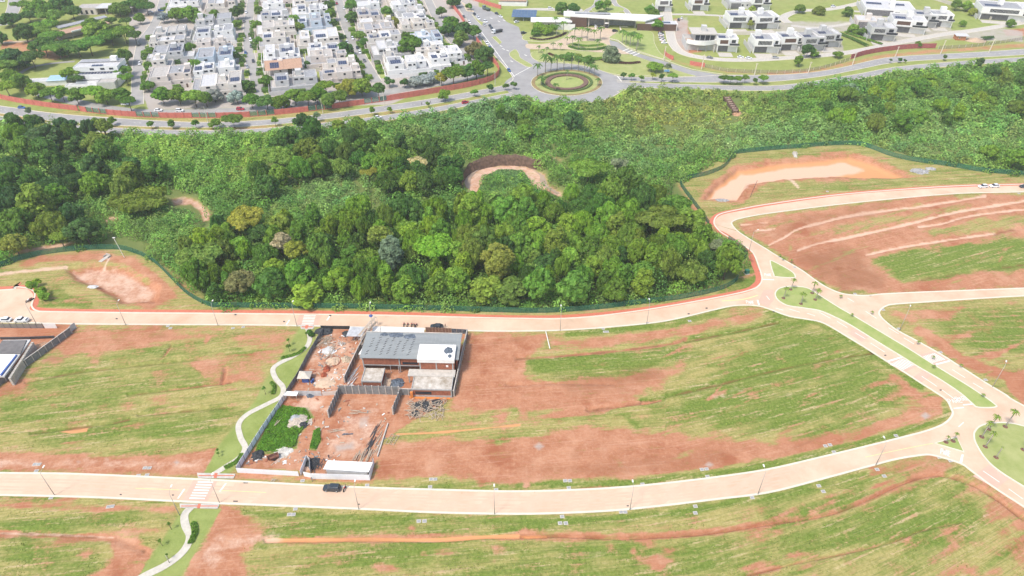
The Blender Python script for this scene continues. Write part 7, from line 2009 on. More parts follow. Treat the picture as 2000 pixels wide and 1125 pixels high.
# rear gutter band and tarps
boxpart(house, 'parapet', M_PALECONC, -0.6, HX + 0.6, HD + 0.52, HD + 0.8, 5.8, 7.15)


def heap(name, u, v, r, h, m, label, cat, seed=1, sx=1.0, parent=None, loc=None, n=16, rough=0.25, group=None):
    """An uneven heap (soil, sand, tarpaulin folds): bumpy dome."""
    rnd = random.Random(seed)
    mb = MB()
    vs_, fs_ = [], []
    K_ = 6
    for i in range(K_):
        t = i / (K_ - 1)
        for k in range(n):
            a = 2 * math.pi * k / n
            rr2 = r * (1 - t * 0.96) * (1 + rnd.uniform(-rough, rough))
            zz = h * (1 - (1 - t) ** 1.8) * (1 + rnd.uniform(-rough, rough) * (0.6 if i else 0))
            vs_.append((rr2 * math.cos(a) * sx, rr2 * math.sin(a), zz if i else -0.05))
    for i in range(K_ - 1):
        for k in range(n):
            k2 = (k + 1) % n
            fs_.append((i * n + k, i * n + k2, (i + 1) * n + k2, (i + 1) * n + k))
    fs_.append(tuple((K_ - 1) * n + k for k in range(n)))
    mb.add(vs_, fs_)
    if parent is not None: return mb.build(name, m, parent, loc)
    p = P(u, v)
    return tag(mb.build(name, m, None, (p.x, p.y, 0)), label, cat, group)


for (x, y, r, sx) in ((9.0, HD - 0.5, 1.3, 2.6), (13.5, HD - 1.0, 1.2, 2.0), (5.2, HD - 0.3, 0.9, 1.8)):
    heap('roof_tarp', 0, 0, r, 0.35, M_TARP, None, None, int(x), sx, house, (x, y, 6.85))
# white roofed upper volume on the right
ux0, ux1 = 17.95, HX - 1.2
for (a, b) in ((ux0, (ux0 + ux1) / 2 - .2), ((ux0 + ux1) / 2 + .2, ux1)):
    boxpart(house, 'brick_wall', M_BRICK, a, b, -1.5, -1.2, 3.2, 6.2)
for x in (ux0 - 0.02, (ux0 + ux1) / 2 - .19, ux1 - 0.3): boxpart(house, 'concrete_column', M_CONC, x, x + 0.38, -1.55, -1.15, 0, 6.2)
boxpart(house, 'brick_wall', M_BRICK, ux1 + .09, ux1 + .35, -1.5, 4.5, 3.2, 6.2)
MB().add([(ux0 - .5, -1.9, 6.2), (ux1 + .5, -1.9, 6.2), (ux1 + .5, -1.9, 7.6), (ux0 - .5, -1.9, 7.6), (ux0 - .5, 4.6, 6.2), (ux1 + .5, 4.6, 6.2), (ux1 + .5, 4.6, 7.9), (ux0 - .5, 4.6, 7.9)],
         [(0, 1, 2, 3), (3, 2, 6, 7), (1, 5, 6, 2), (4, 0, 3, 7), (5, 4, 7, 6), (0, 4, 5, 1)]).build('white_roof_box', M_WHITE, house)
heap('roof_tarp', 0, 0, 1.7, 0.5, M_TARP, None, None, 7, 0.9, house, (ux1 - 1.6, 2.2, 7.7))
heap('roof_tarp', 0, 0, 1.0, 0.4, M_TARP, None, None, 17, 0.8, house, (ux1 - 1.0, -0.2, 7.55))
boxpart(house, 'wall_opening', M_WHITE, ux1 - 2.2, ux1 - 1.5, -1.53, -1.5, 4.2, 5.0)
# ground floor front blocks
def low_block(nm, x0, x1, y0, y1, h, top_m):
    boxpart(house, 'brick_wall', M_BRICK, x0 + .3, x1 - .3, y0 + .1, y0 + .35, 0.7, h - .35)
    boxpart(house, 'brick_wall', M_BRICK, x1 - .35, x1 - .1, y0 + .35, y1, 0.7, h - .35)
    boxpart(house, 'brick_wall', M_BRICK, x0 + .1, x0 + .35, y0 + .35, y1, 0.7, h - .35)
    boxpart(house, 'foundation', M_CONC, x0, x1, y0, y1, 0, 0.7)
    boxpart(house, 'roof_slab', top_m, x0 + .2, x1 - .2, y0 + .2, y1, h - .34, h - .12)
    for (a, b, c, d) in ((x0, x1, y0 - .05, y0 + .19), (x0 - .05, x0 + .19, y0 + .19, y1), (x1 - .19, x1 + .05, y0 + .19, y1)):
        boxpart(house, 'edge_beam', M_CONC, a, b, c, d, h - .35, h + .12)
    for x in (x0, x1 - .3): boxpart(house, 'concrete_column', M_CONC, x, x + .3, y0 + .02, y0 + .32, 0.7, h - .36)


M_STAIN = mat('stained_slab', (0.62, 0.58, 0.52), 0.9, 0.2, 0.5, col2=(0.25, 0.20, 0.14))
low_block('a', 1.0, 7.2, -7.5, -1.6, 3.3, M_STAIN)
low_block('b', 16.6, 28.6, -10.2, -4.6, 3.2, M_STAIN)
boxpart(house, 'balcony_slab', M_PALECONC, 14.6, 29.0, -4.55, -1.6, 2.85, 3.15)
boxpart(house, 'dark_opening', M_GLASS, 17.6, 22.5, -10.13, -10.05, 1.0, 2.2)
boxpart(house, 'scaffold_board', M_ORANGE, 16.2, 17.0, -10.9, -10.3, 0, 2.4)
for x in (14.8, 28.6): boxpart(house, 'concrete_column', M_CONC, x, x + .3, -4.4, -4.1, 0, 2.84)
for x in (8.5, 11.0): boxpart(house, 'prop', M_STEEL, x, x + .12, -0.4, -0.28, 0, 3.1)
heap('sand_heap', 754, 747, 2.1, 1.0, M_SAND, 'pale sand heap between the two front blocks of the unfinished house', 'sand heap', 3)
heap('tarp_heap', 775, 749, 2.1, 1.1, M_TARP, 'dark grey-blue tarpaulin heap before the unfinished house', 'tarp', 4, 1.2)

# concrete panel walls round the plot
CP = dict(t=0.14, post=(0.22, 0.12), post_m=M_PALECONC, pname='concrete_panel', jitter=0.03, sm=False)
panel_wall('panel_wall', [(664, 769), (720, 769), (782, 771)], 2.0, 3.4, M_PANEL, 'tall dark concrete panel wall at the back of the lower yard', 'wall', **CP)
panel_wall('panel_wall', [(783, 771), (830, 772), (887, 774)], 2.4, 2.5, M_PANEL, 'lower concrete wall behind the timber heap', 'wall', cap=M_PALECONC, **CP)
panel_wall('panel_wall', [(664, 769), (642, 817)], 1.6, 2.9, M_PANEL, 'stepped concrete wing wall at the left of the lower yard', 'wall', **CP)
panel_wall('panel_wall', [(783, 772), (768, 810)], 1.8, 2.9, M_PANEL, 'pale concrete wing wall at the right of the lower yard', 'wall', **CP)
panel_wall('panel_wall', [(913, 655), (900, 712), (887, 774)], 2.4, 2.6, M_PANEL, 'long concrete wall right of the unfinished house', 'wall', cap=M_PALECONC, **CP)
panel_wall('panel_wall', [(722, 652), (700, 692), (674, 748)], 2.4, 2.6, M_PANEL, 'long concrete wall left of the unfinished house', 'wall', cap=M_PALECONC, **CP)
panel_wall('panel_wall', [(141, 651), (70, 703), (-30, 775)], 2.4, 2.5, M_PANEL, 'slanting concrete wall of the building plot at the left edge', 'wall', cap=M_PALECONC, **CP)
panel_wall('sheet_fence', [(137, 652), (141, 646), (150, 640)], 2.0, 2.3, M_STEEL, 'short grey sheet fence at the corner of the left plot', 'fence', t=0.06, sm=False)
panel_wall('sheet_fence', [(-40, 640), (60, 641), (88, 641)], 2.2, 1.9, mesh_cloth('grey_netting', (0.25, 0.24, 0.24), 0.35), 'grey net fence along the left plot by the parked cars', 'fence', t=0.04, post=(0.1, 0.3), post_m=M_DARKMETAL, sm=False)
panel_wall('sheet_fence', [(88, 641), (112, 641)], 2.4, 2.1, M_WHITE, 'white sheet gate of the left plot', 'fence', t=0.06, sm=False)
panel_wall('sheet_fence', [(632, 650), (602, 700), (583, 737), (560, 773)], 2.2, 2.1, M_PANEL, 'dark grey sheet fence between the path and the upper site', 'fence', t=0.06, post=(0.1, 0.05), post_m=M_DARKMETAL, sm=False)
panel_wall('sheet_fence', [(560, 775), (512, 845), (464, 921)], 2.2, 2.1, mat('white_sheet', (0.80, 0.81, 0.84), 0.5, 0.04, 0.6), 'pale metal sheet fence between the path and the lower site', 'fence', t=0.06, post=(0.1, 0.05), post_m=M_DARKMETAL, sm=False)
panel_wall('hoarding', [(464, 923), (588, 930)], 2.4, 1.9, MATS['white_sheet'], 'white hoarding left of the site gate', 'fence', t=0.06, sm=False)
panel_wall('hoarding', [(588, 929), (600, 898)], 2.0, 2.0, MATS['white_sheet'], 'white hoarding wing turning into the site gate', 'fence', t=0.06, sm=False)
panel_wall('hoarding', [(594, 930), (608, 933)], 2.0, 1.9, MATS['white_sheet'], 'short white hoarding beside the site gate', 'fence', t=0.06, sm=False)
panel_wall('hoarding', [(608, 935), (723, 938)], 2.4, 2.2, MATS['white_sheet'], 'white hoarding in front of the white site shed', 'fence', t=0.06, sm=False)
panel_wall('hoarding', [(723, 937), (731, 905)], 2.0, 2.2, MATS['white_sheet'], 'white hoarding at the right side of the site shed', 'fence', t=0.06, sm=False)
panel_wall('hoarding', [(600, 898), (606, 897), (607, 925)], 2.0, 2.0, M_ROOFW, 'pale hoarding closing the scrap corner', 'fence', t=0.06, sm=False)
panel_wall('sheet_fence', [(577, 772), (603, 773), (630, 773)], 2.0, 2.0, M_STEEL, 'grey sheet fence behind the small tin shed', 'fence', t=0.06, sm=False)
panel_wall('sheet_fence', [(630, 773), (664, 770)], 2.0, 1.6, M_PINK, 'low pinkish fence beside the tall panel wall', 'fence', t=0.06, sm=False)
panel_wall('low_wall', [(758, 828), (736, 897)], 3.0, 0.5, M_PALECONC, 'low pale concrete edging wall right of the lower yard', 'wall', t=0.3, sm=False)
panel_wall('plank_fence', [(832, 648), (882, 650)], 1.1, 2.0, mat('brown_boards', (0.28, 0.17, 0.12), 0.9, 0.3, 2.0), 'brown board fence behind the unfinished house', 'fence', t=0.06, post=(0.1, 0.2), post_m=M_WOOD, pname='board', sm=False)
panel_wall('sheet_fence', [(882, 650), (912, 652)], 1.8, 1.9, M_TARP, 'dark netted fence at the rear corner of the plot', 'fence', t=0.06, post=(0.1, 0.2), post_m=M_WOOD, sm=False)
panel_wall('sheet_fence', [(627, 642), (684, 643)], 2.0, 1.4, M_BLACKTARP, 'dark tarpaulin fence along the upper road by the crossing', 'fence', t=0.06, sm=False)


def shed(name, px, z, label, roof_m, wall_m=None, ribs=True, legs=True, thick=0.12):
    """A site shed from the outline of its roof: sheet roof with ribs, posts, walls."""
    c = sum((P(u, v, z) for u, v in px), Vector()) / len(px)
    root = empty(name, (c.x, c.y, 0), 0, label, 'shed', 'sheds on the building site')
    slab('roof', px, z, thick, roof_m, root)
    q = [P(u, v, z) for u, v in px]
    if ribs:
        rb = MB()
        n = 9
        for k in range(1, n):
            a = q[3].lerp(q[2], k / n); b = q[0].lerp(q[1], k / n)
            rb.tube([a - Vector((c.x, c.y, -0.03)), b - Vector((c.x, c.y, -0.03))], 0.06, 4)
        rb.build('rib', roof_m, root)
    if legs:
        for p in q:
            p2 = c + (p - c) * 0.94
            MB().box(-.06, .06, -.06, .06, 0, z - thick).build('post', M_WOOD, root, (p2.x - c.x, p2.y - c.y, 0))
    if wall_m:
        pts = [c + (p - c) * 0.9 for p in q]
        wl = MB()
        for k in range(4):
            a, b = pts[k] - Vector((c.x, c.y, 0)), pts[(k + 1) % 4] - Vector((c.x, c.y, 0))
            wl.add([(a.x, a.y, 0), (b.x, b.y, 0), (b.x, b.y, z - thick), (a.x, a.y, z - thick)], [(0, 1, 2, 3)])
        wl.build('wall', wall_m, root)
    return root


shed('site_shed', [(729, 637.5), (743, 637.5), (742, 649), (727, 649)], 2.9, 'small white shed roof at the left rear of the unfinished house', M_WHITE, M_WHITE, ribs=False)
shed('site_shed', [(744, 637.5), (829, 640.5), (828, 651), (743, 650)], 2.9, 'long white shed roof behind the unfinished house', M_WHITE, M_WHITE, ribs=False)
shed('site_shed', [(684, 638), (716, 639), (706, 657), (676, 656.5)], 2.8, 'ribbed silver tin shed left of the unfinished house', M_STEEL)
shed('site_shed', [(560, 764), (583, 765), (579, 773), (554, 772)], 2.3, 'small white tin shed at the bend of the metal fence', M_WHITE)
shed('site_shed', [(640, 899), (728, 903), (720, 922), (631, 916)], 2.6, 'long white shed behind the hoarding by the lower road', M_WHITE, M_GREYW, ribs=False)
shed('site_shed', [(712, 672), (716, 672), (708, 692), (700, 692)], 2.4, 'narrow white lean-to left of the unfinished house roof', M_WHITE, M_WHITE, ribs=False)
t = empty('site_tent', P(597, 742), 0, 'beige pyramid tent over a dark box near the path fence', 'tent', None)
MB().add([(-2, -1.6, 2.0), (2, -1.6, 2.0), (2, 1.9, 2.0), (-2, 1.9, 2.0), (0, 0.2, 3.3)], [(0, 1, 4), (1, 2, 4), (2, 3, 4), (3, 0, 4), (3, 2, 1, 0)]).build('canopy', mat('beige_canvas', (0.55, 0.50, 0.42), 0.9, 0.1, 1.0), t)
for sx in (-1.9, 1.8):
    for sy in (-1.5, 1.7): boxpart(t, 'post', M_WOOD, sx, sx + .1, sy, sy + .1, 0, 2.0)
boxpart(t, 'water_box', M_BLUE, -0.7, 1.3, -1.2, 1.0, 0, 1.5)
heap('sand_heap', 650, 706, 2.2, 0.9, M_SAND, 'round sand heap ringed by a red brick edge', 'sand heap', 11)
ring = MB()
for k in range(26):
    a = 2 * math.pi * k / 26
    ring.obox((2.4 * math.cos(a), 2.4 * math.sin(a), 0.1), (0.26, 0.1, 0.12), rz=a + math.pi / 2)
rp_ = P(650, 706)
tag(ring.build('brick_ring', M_BRICK, None, (rp_.x, rp_.y, 0)), 'ring of red bricks around the round sand heap', 'bricks')
heap('sand_heap', 676, 702, 1.7, 0.9, mat('grey_sand', (0.52, 0.42, 0.30), 0.95, 0.2, 1.0), 'greyish sand heap beside the concrete wall', 'sand heap', 12)
heap('soil_heap', 638, 722, 1.2, 1.4, M_REDSOIL, 'upper dark red soil heap near the tent', 'soil heap', 13)
heap('soil_heap', 633, 733, 1.0, 1.0, M_REDSOIL, 'lower dark red soil heap near the tent', 'soil heap', 14)
heap('sand_heap', 634, 748, 2.5, 0.5, M_SAND, 'wide flat pale sand heap below the red soil', 'sand heap', 15, 1.2)
heap('tarp_heap', 633, 648, 2.2, 1.2, M_BLACKTARP, 'black tarpaulin heap in the upper left corner of the site', 'tarp', 16, 1.4)
heap('tarp_heap', 677, 652, 1.6, 1.0, M_BLACKTARP, 'black tarpaulin heap beside the silver tin shed', 'tarp', 17)
heap('tarp_heap', 504, 890, 1.9, 1.2, M_BLACKTARP, 'black tarpaulin heap at the lower left of the weeds', 'tarp', 18)
heap('tarp_heap', 606, 772, 1.2, 1.0, M_TARP, 'blue-grey tarpaulin heap by the sheet fence', 'tarp', 19)
heap('rubble_heap', 583, 824, 3.2, 0.9, mat('pale_rubble', (0.55, 0.47, 0.38), 0.95, 0.3, 1.2, bump=0.5), 'pale rubble heap partly covered at the edge of the weeds', 'rubble', 20, 1.1)
heap('tarp_heap', 579, 818, 1.6, 0.9, mat('grey_sheet', (0.42, 0.44, 0.46), 0.6, 0.2, 1.0), 'grey sheet lying over the pale rubble heap', 'tarp', 21, 1.4)
heap('tarp_heap', 592, 830, 1.2, 1.0, M_BLACKTARP, 'black sheet at the foot of the pale rubble heap', 'tarp', 22, 1.3)
heap('rubble_heap', 552, 882, 2.0, 0.5, mat('white_rubble', (0.66, 0.62, 0.55), 0.95, 0.3, 1.2, bump=0.5), 'whitish rubble at the lower edge of the weeds', 'rubble', 23, 1.3)
heap('gravel_heap', 642, 685, 2.2, 0.4, M_GREYW, 'flat grey gravel heap in the upper site', 'gravel', 24)
brl = MB().lathe([(0.32, 0), (0.34, 0.3), (0.32, 0.6), (0.34, 0.75), (0.30, 1.0), (0.1, 1.02)], n=12)
for k, (u, v) in enumerate(((609, 748), (612, 745))):
    p = P(u, v)
    tag(brl.build('barrel', M_BLUE, None, (p.x, p.y, 0), smooth_=True), ('front blue plastic barrel near the tent', 'rear blue plastic barrel near the tent')[k], 'barrel')


def timber(name, u, v, w, d, n, label, seed, m=M_WOOD, L=(1.5, 3.2), h=0.9, cat='timber', ang=None, black=0):
    """A heap of loose boards: each board a part."""
    rnd = random.Random(seed)
    p = P(u, v)
    root = empty(name, p, 0, label, cat)
    me_ = unit_box(m, 'board')
    for k in range(n):
        l = rnd.uniform(*L)
        a = rnd.uniform(0, math.pi) if ang is None else ang + rnd.uniform(-.12, .12)
        link('board', me_, root, (rnd.uniform(-w, w), rnd.uniform(-d, d), 0.08 + h * rnd.random() ** 1.5), (rnd.uniform(-.12, .12), rnd.uniform(-.15, .15), a), (l, rnd.uniform(.08, .2), 0.06))
    for k in range(black):
        heap('sheet', 0, 0, rnd.uniform(0.9, 1.6), rnd.uniform(.4, .9), M_BLACKTARP, None, None, seed + k, 1.2, root, (rnd.uniform(-w, w) * .8, rnd.uniform(-d, d) * .8, 0))
    return root


timber('timber_heap', 833, 800, 5.2, 3.6, 130, 'big tangled heap of scrap timber and black sheets below the wall', 31, black=6)
timber('timber_heap', 628, 668, 1.8, 2.4, 34, 'loose heap of boards in the upper left site', 32, ang=1.0)
timber('timber_heap', 645, 690, 0.8, 4.2, 16, 'long pale boards lying beside the gravel', 33, ang=1.25, L=(3, 5), h=.3)
timber('board_stack', 708, 893, 2.8, 1.2, 22, 'stack of long planks behind the white shed', 34, ang=1.35, L=(3, 4.5), h=.3)
timber('board_stack', 690, 736, 0.7, 3.0, 14, 'bright steel sheets stacked by the concrete wall', 35, m=M_STEEL, ang=1.2, L=(3.5, 5), h=.4, cat='metal sheets')
timber('rebar_stack', 726, 862, 0.5, 4.5, 16, 'dark reinforcing bars lying along the lower yard', 36, m=M_DARKMETAL, ang=1.25, L=(4, 6), h=.25, cat='rebar')
timber('rebar_stack', 738, 856, 0.8, 5.0, 14, 'wooden formwork strips beside the reinforcing bars', 37, ang=1.25, L=(2, 4), h=.25, cat='timber')
timber('scrap_heap', 617, 909, 2.0, 1.8, 40, 'dark scrap heap by the site gate', 38, m=M_DARKMETAL, L=(.6, 1.8), h=1.0, cat='scrap', black=4)
timber('board_stack', 702, 805, 2.0, 0.8, 10, 'few planks lying in the lower yard', 39, ang=-.2, L=(2, 4), h=.15)
timber('board_stack', 543, 826, 0.3, 0.8, 4, 'two pale planks lying in the weeds', 40, ang=1.2, L=(1.5, 2.2), h=.6)
timber('scrap_heap', 680, 849, 1.0, 0.3, 6, 'dark grey slab pieces in the pale yard', 41, m=M_TARP, ang=.05, L=(1.2, 2), h=.3, cat='scrap')
timber('board_stack', 539, 952 - 15, 1.2, 0.5, 8, 'loose sticks on the verge before the hoarding', 42, L=(.6, 1.4), h=.15)
for k, (u, v) in enumerate(((762, 858), (771, 860))):
    fr = empty('timber_frame', P(u, v), 1.25, ('left', 'right')[k] + ' of two small timber frames lying on the grass', 'frame')  # plain timber frames lying flat on the grass
    for (x0, x1, y0, y1) in ((-1.8, 1.8, -.5, -.4), (-1.8, 1.8, .4, .5), (-1.8, -1.7, -.39, .39), (1.7, 1.8, -.39, .39), (0, .1, -.39, .39)): boxpart(fr, 'bar', M_WOOD, x0, x1, y0, y1, 0.05, 0.17)
tr_ = empty('tip_cart', P(535, 896), 0.5, 'rust-brown tipping cart near the hoarding', 'cart')
MB().add([(-1.1, -.6, .5), (1.1, -.6, .5), (1.1, .6, .5), (-1.1, .6, .5), (-1.5, -.8, 1.2), (1.5, -.8, 1.2), (1.5, .8, 1.2), (-1.5, .8, 1.2)], [(0, 3, 2, 1), (0, 1, 5, 4), (1, 2, 6, 5), (2, 3, 7, 6), (3, 0, 4, 7)]).build('tub', mat('rusty_steel', (0.22, 0.10, 0.07), 0.8, 0.3, 2.0), tr_)
for s_ in (-1, 1): MB().tube([(0, s_ * .7, .35), (0, s_ * .85, .35)], .35, 12).build('wheel', M_TYRE, tr_)
boxpart(tr_, 'handle', M_DARKMETAL, 1.5, 2.6, -.05, .05, .8, .88)
ld = empty('ladder', P(547, 896), 1.0, 'white ladder lying beside the tipping cart', 'ladder')
for s_ in (-.25, .25): boxpart(ld, 'rail', M_PAINT, -1.9, 1.9, s_ - .04, s_ + .04, .05, .13)
for k in range(9): boxpart(ld, 'rung', M_PAINT, -1.7 + .42 * k, -1.64 + .42 * k, -.2, .2, .06, .12)
sign = empty('site_post', P(728, 640), 0, 'tall thin post with a blue round head beside the white shed', 'post')
MB().tube([(0, 0, 0), (0, 0, 5.0)], .07, 8).build('pole', M_POLE, sign)
MB().lathe([(.1, 0), (.6, .15), (.65, .4), (.3, .6)], n=12).build('head', M_BLUE, sign, (0, 0, 4.9))

# loose litter of the site
rl = random.Random(9)
lit = MB()
for k in range(420):
    u_, v_ = rl.choice(((rl.uniform(600, 690), rl.uniform(650, 765)), (rl.uniform(560, 760), rl.uniform(775, 900)), (rl.uniform(480, 600), rl.uniform(890, 915)), (rl.uniform(600, 700), rl.uniform(660, 760)), (rl.uniform(690, 880), rl.uniform(735, 768))))
    if not inside(np.array([u_]), np.array([v_]), [(640, 650), (716, 655), (676, 745), (880, 762), (885, 772), (790, 800), (740, 880), (720, 905), (480, 908), (560, 785)])[0]: continue
    p = P(u_, v_)
    lit.obox((p.x, p.y, .08), (rl.uniform(.08, .7), rl.uniform(.05, .25), rl.uniform(.03, .12)), rz=rl.uniform(0, 3.1), rx=rl.uniform(-.2, .2), mi=rl.choice((0, 0, 1, 2, 3, 4)))
tag(lit.build('site_litter', [M_WOOD, M_PALECONC, M_BRICK, M_PANEL, M_WHITE]), 'loose boards, bricks and rubble scattered over the building site', 'litter', kind='stuff')
timber('timber_heap', 640, 668, 1.5, 1.8, 26, 'second loose heap of boards beside the gravel', 43, L=(1.5, 3), h=.5)
timber('brick_stack', 668, 672, 1.3, .7, 40, 'stack of pale blocks in the upper site', 44, m=M_PALECONC, L=(.35, .5), h=.7, cat='blocks')
timber('brick_stack', 700, 752, 1.6, .5, 40, 'stack of bricks inside the wall corner', 45, m=M_BRICK, L=(.3, .45), h=.6, cat='bricks')
timber('board_stack', 660, 842, 1.8, .4, 8, 'pale planks lying on the rubble yard', 46, ang=.1, L=(2, 3.4), h=.15)
tag(flat('orange_sheet', [(800, 774.5), (880, 777), (879, 780), (800, 778)], .1, M_ORANGE, thick=.1), 'orange sheet strip at the foot of the lower concrete wall', 'sheet')
sc = empty('scaffold', P(722, 664), math.radians(68), 'steel scaffold tower at the left rear corner of the unfinished house', 'scaffold')
for x in (-5, -1.7, 1.7, 5):
    for y in (-.5, .5): boxpart(sc, 'upright', M_STEEL, x - .04, x + .04, y - .04, y + .04, 0, 6.2)
for z in (2, 4, 6):
    for y in (-.5, .5): boxpart(sc, 'ledger', M_STEEL, -5, 5, y - .03, y + .03, z, z + .06)
    boxpart(sc, 'deck', M_WOOD, -5, 5, -.4, .4, z + .07, z + .12)

# building at the left edge
lb = empty('unfinished_building', P(20, 730), 0, 'unfinished building with dark slab and white roof at the left edge', 'building')
slab('dark_slab', [(4, 665), (52, 664), (40, 690), (-12, 690)], 4.0, 0.4, mat('dark_slab', (0.17, 0.16, 0.155), 0.8, 0.15, 0.6), lb)
slab('slab_rim', [(6, 664), (60, 663), (8, 735), (-30, 735)], 3.7, 0.5, M_GREYW, lb)
slab('white_roof', [(-14, 692), (31, 692), (0, 731), (-50, 731)], 4.1, 0.25, M_WHITE, lb)
slab('blue_edge', [(31, 692), (33, 693), (2, 733), (0, 731.5)], 4.08, 0.4, M_BLUE, lb)
q0, q1 = P(58, 667, 3.6), P(14, 735, 3.6)
for k in range(22):
    p = q0.lerp(q1, k / 21) - Vector((lb.location.x, lb.location.y, 0))
    boxpart(lb, 'block_pier', M_PALECONC, p.x + .2, p.x + .9, p.y - .28, p.y + .22, 0, 3.15)
b0, b1 = P(8, 662, 0), P(110, 660, 0)
rt_ = panel_wall('low_wall', [(2, 663), (60, 662), (108, 660)], 2.5, 0.9, M_DARKMETAL, 'dark footing wall inside the left plot', 'wall', t=0.3, sm=False)
heap('soil_heap', 78, 678, 2.2, 0.8, mat('tan_soil', (0.48, 0.28, 0.17), 0.95, 0.2, 1.0), 'tan soil heap behind the slanting concrete wall', 'soil heap', 51, 1.2)

# ------------------------------------------------------------------ basin fittings
def culvert(u, v, rz, label):
    r_ = empty('culvert', P(u, v), rz, label, 'culvert')
    r_.scale = (.6, .7, .7)
    boxpart(r_, 'headwall', M_PALECONC, -1.6, 1.6, 0, .3, -.3, 1.4)
    boxpart(r_, 'wing_wall', M_PALECONC, -1.9, -1.61, -2, .3, -.3, .8)
    boxpart(r_, 'wing_wall', M_PALECONC, 1.61, 1.9, -2, .3, -.3, .8)
    boxpart(r_, 'apron', M_PALECONC, -1.3, 1.3, -6, -.01, -.3, .12)
    return r_


culvert(212, 500, -.35, 'pale concrete outlet chute on the bank of the left basin')
culvert(1552, 300, -.2, 'pale concrete outlet chute on the bank of the right basin')
heap('rock_heap', 181, 560, 1.1, .5, M_GREYW, 'grey stones at the edge of the left basin', 'stones', 61, 1.8)
heap('rock_heap', 1795, 335, 2.6, 1.0, mat('grey_stone', (0.40, 0.39, 0.38), .9, .3, 1.2, bump=.5), 'grey rubble at the right end of the right basin', 'stones', 62, 1.7)
heap('rock_heap', 1818, 330, 1.6, .8, mat('grey_stone', (0.4, .39, .38)), 'small grey rubble next to the mesh fence', 'stones', 63, 1.5)
heap('rock_heap', 1410, 391, 1.4, .5, mat('grey_stone', (0.4, .39, .38)), 'pale rubble at the lower tip of the right basin', 'stones', 64, 2.4)
for k, (u, v, lb_) in enumerate(((1458, 534, 'green service cabinet on the verge by the red footpath'),)):
    c = empty('service_cabinet', P(u, v), .2, lb_, 'cabinet')
    boxpart(c, 'body', M_GREENBOX, -.7, .7, -.6, .6, .15, 1.5)
    boxpart(c, 'lid', M_GREENBOX, -.78, .78, -.68, .68, 1.5, 1.62)
    boxpart(c, 'plinth', M_PALECONC, -.9, .9, -.8, .8, 0, .15)
pst = empty('dark_pole', P(1465, 385), 0, 'thin dark pole leaning in the grass by the right basin', 'pole')
MB().tube([(0, 0, 0), (1.6, .5, 8.0)], .09, 6).build('pole', M_DARKMETAL, pst)
wp = empty('white_pole', P(243, 503), 0, 'white leaning pole with lamp head behind the left basin', 'pole')
MB().tube([(0, 0, 0), (-1.0, 0, 9.0)], .11, 8).build('pole', M_PAINT, wp)
boxpart(wp, 'lamp_head', M_PAINT, -1.4, -.4, -.2, .2, 9.0, 9.2)
lm = empty('fallen_post', P(1075, 682), 0, 'white post lying across the verge of the middle field', 'post')
pa, pb = P(1066, 649) - P(1075, 682), P(1074, 682) - P(1075, 682)
MB().tube([pa + Vector((0, 0, .3)), pb + Vector((0, 0, .3))], .16, 6).build('pole', M_PAINT, lm)
bg = empty('steel_ladder', P(1435, 224), 0, 'brown ladder-like steps climbing the scrub below the avenue', 'ladder')
for k in range(7): boxpart(bg, 'step', mat('rose_step', (.36, .24, .19)), -1.3, 1.3, k * 3.0, k * 3.0 + 1.1, 2.0, 2.5)
for s_ in (-1.8, 1.31): boxpart(bg, 'side_wall', mat('eroded_bank', (.2, .13, .1)), s_, s_ + .5, 0, 20, 1.2, 2.8)
heap('soil_heap', 1437, 222, 3.0, 1.4, mat('tan_soil', (0.48, 0.28, 0.17)), 'orange bare earth at the foot of the steps', 'soil heap', 71, 1.2)

# ------------------------------------------------------------------ lamps and poles
lamp_pole = MB().tube([(0, 0, 0), (0, 0, 4.5), (0, 0, 9.0)], [.10, .075, .05], 8).mesh('pole', M_POLE, True)
lamp_arm = MB().tube([(0, 0, 8.9), (0, .5, 9.25), (0, 1.5, 9.4)], [.05, .045, .04], 6).mesh('arm', M_POLE, True)
lamp_head = MB().box(-.17, .17, 1.4, 2.2, 9.33, 9.47).mesh('lamp_head', M_PAINT)


def lamp(u, v, rz, label, group='street lamps of the estate', s=1.0, arm=True, pole_m=None):
    r_ = empty('street_lamp', P(u, v), rz, label, 'street lamp', group)
    r_.scale = (1, 1, s)
    link('pole', lamp_pole, r_)
    if arm:
        link('arm', lamp_arm, r_)
        link('lamp_head', lamp_head, r_)
    return r_


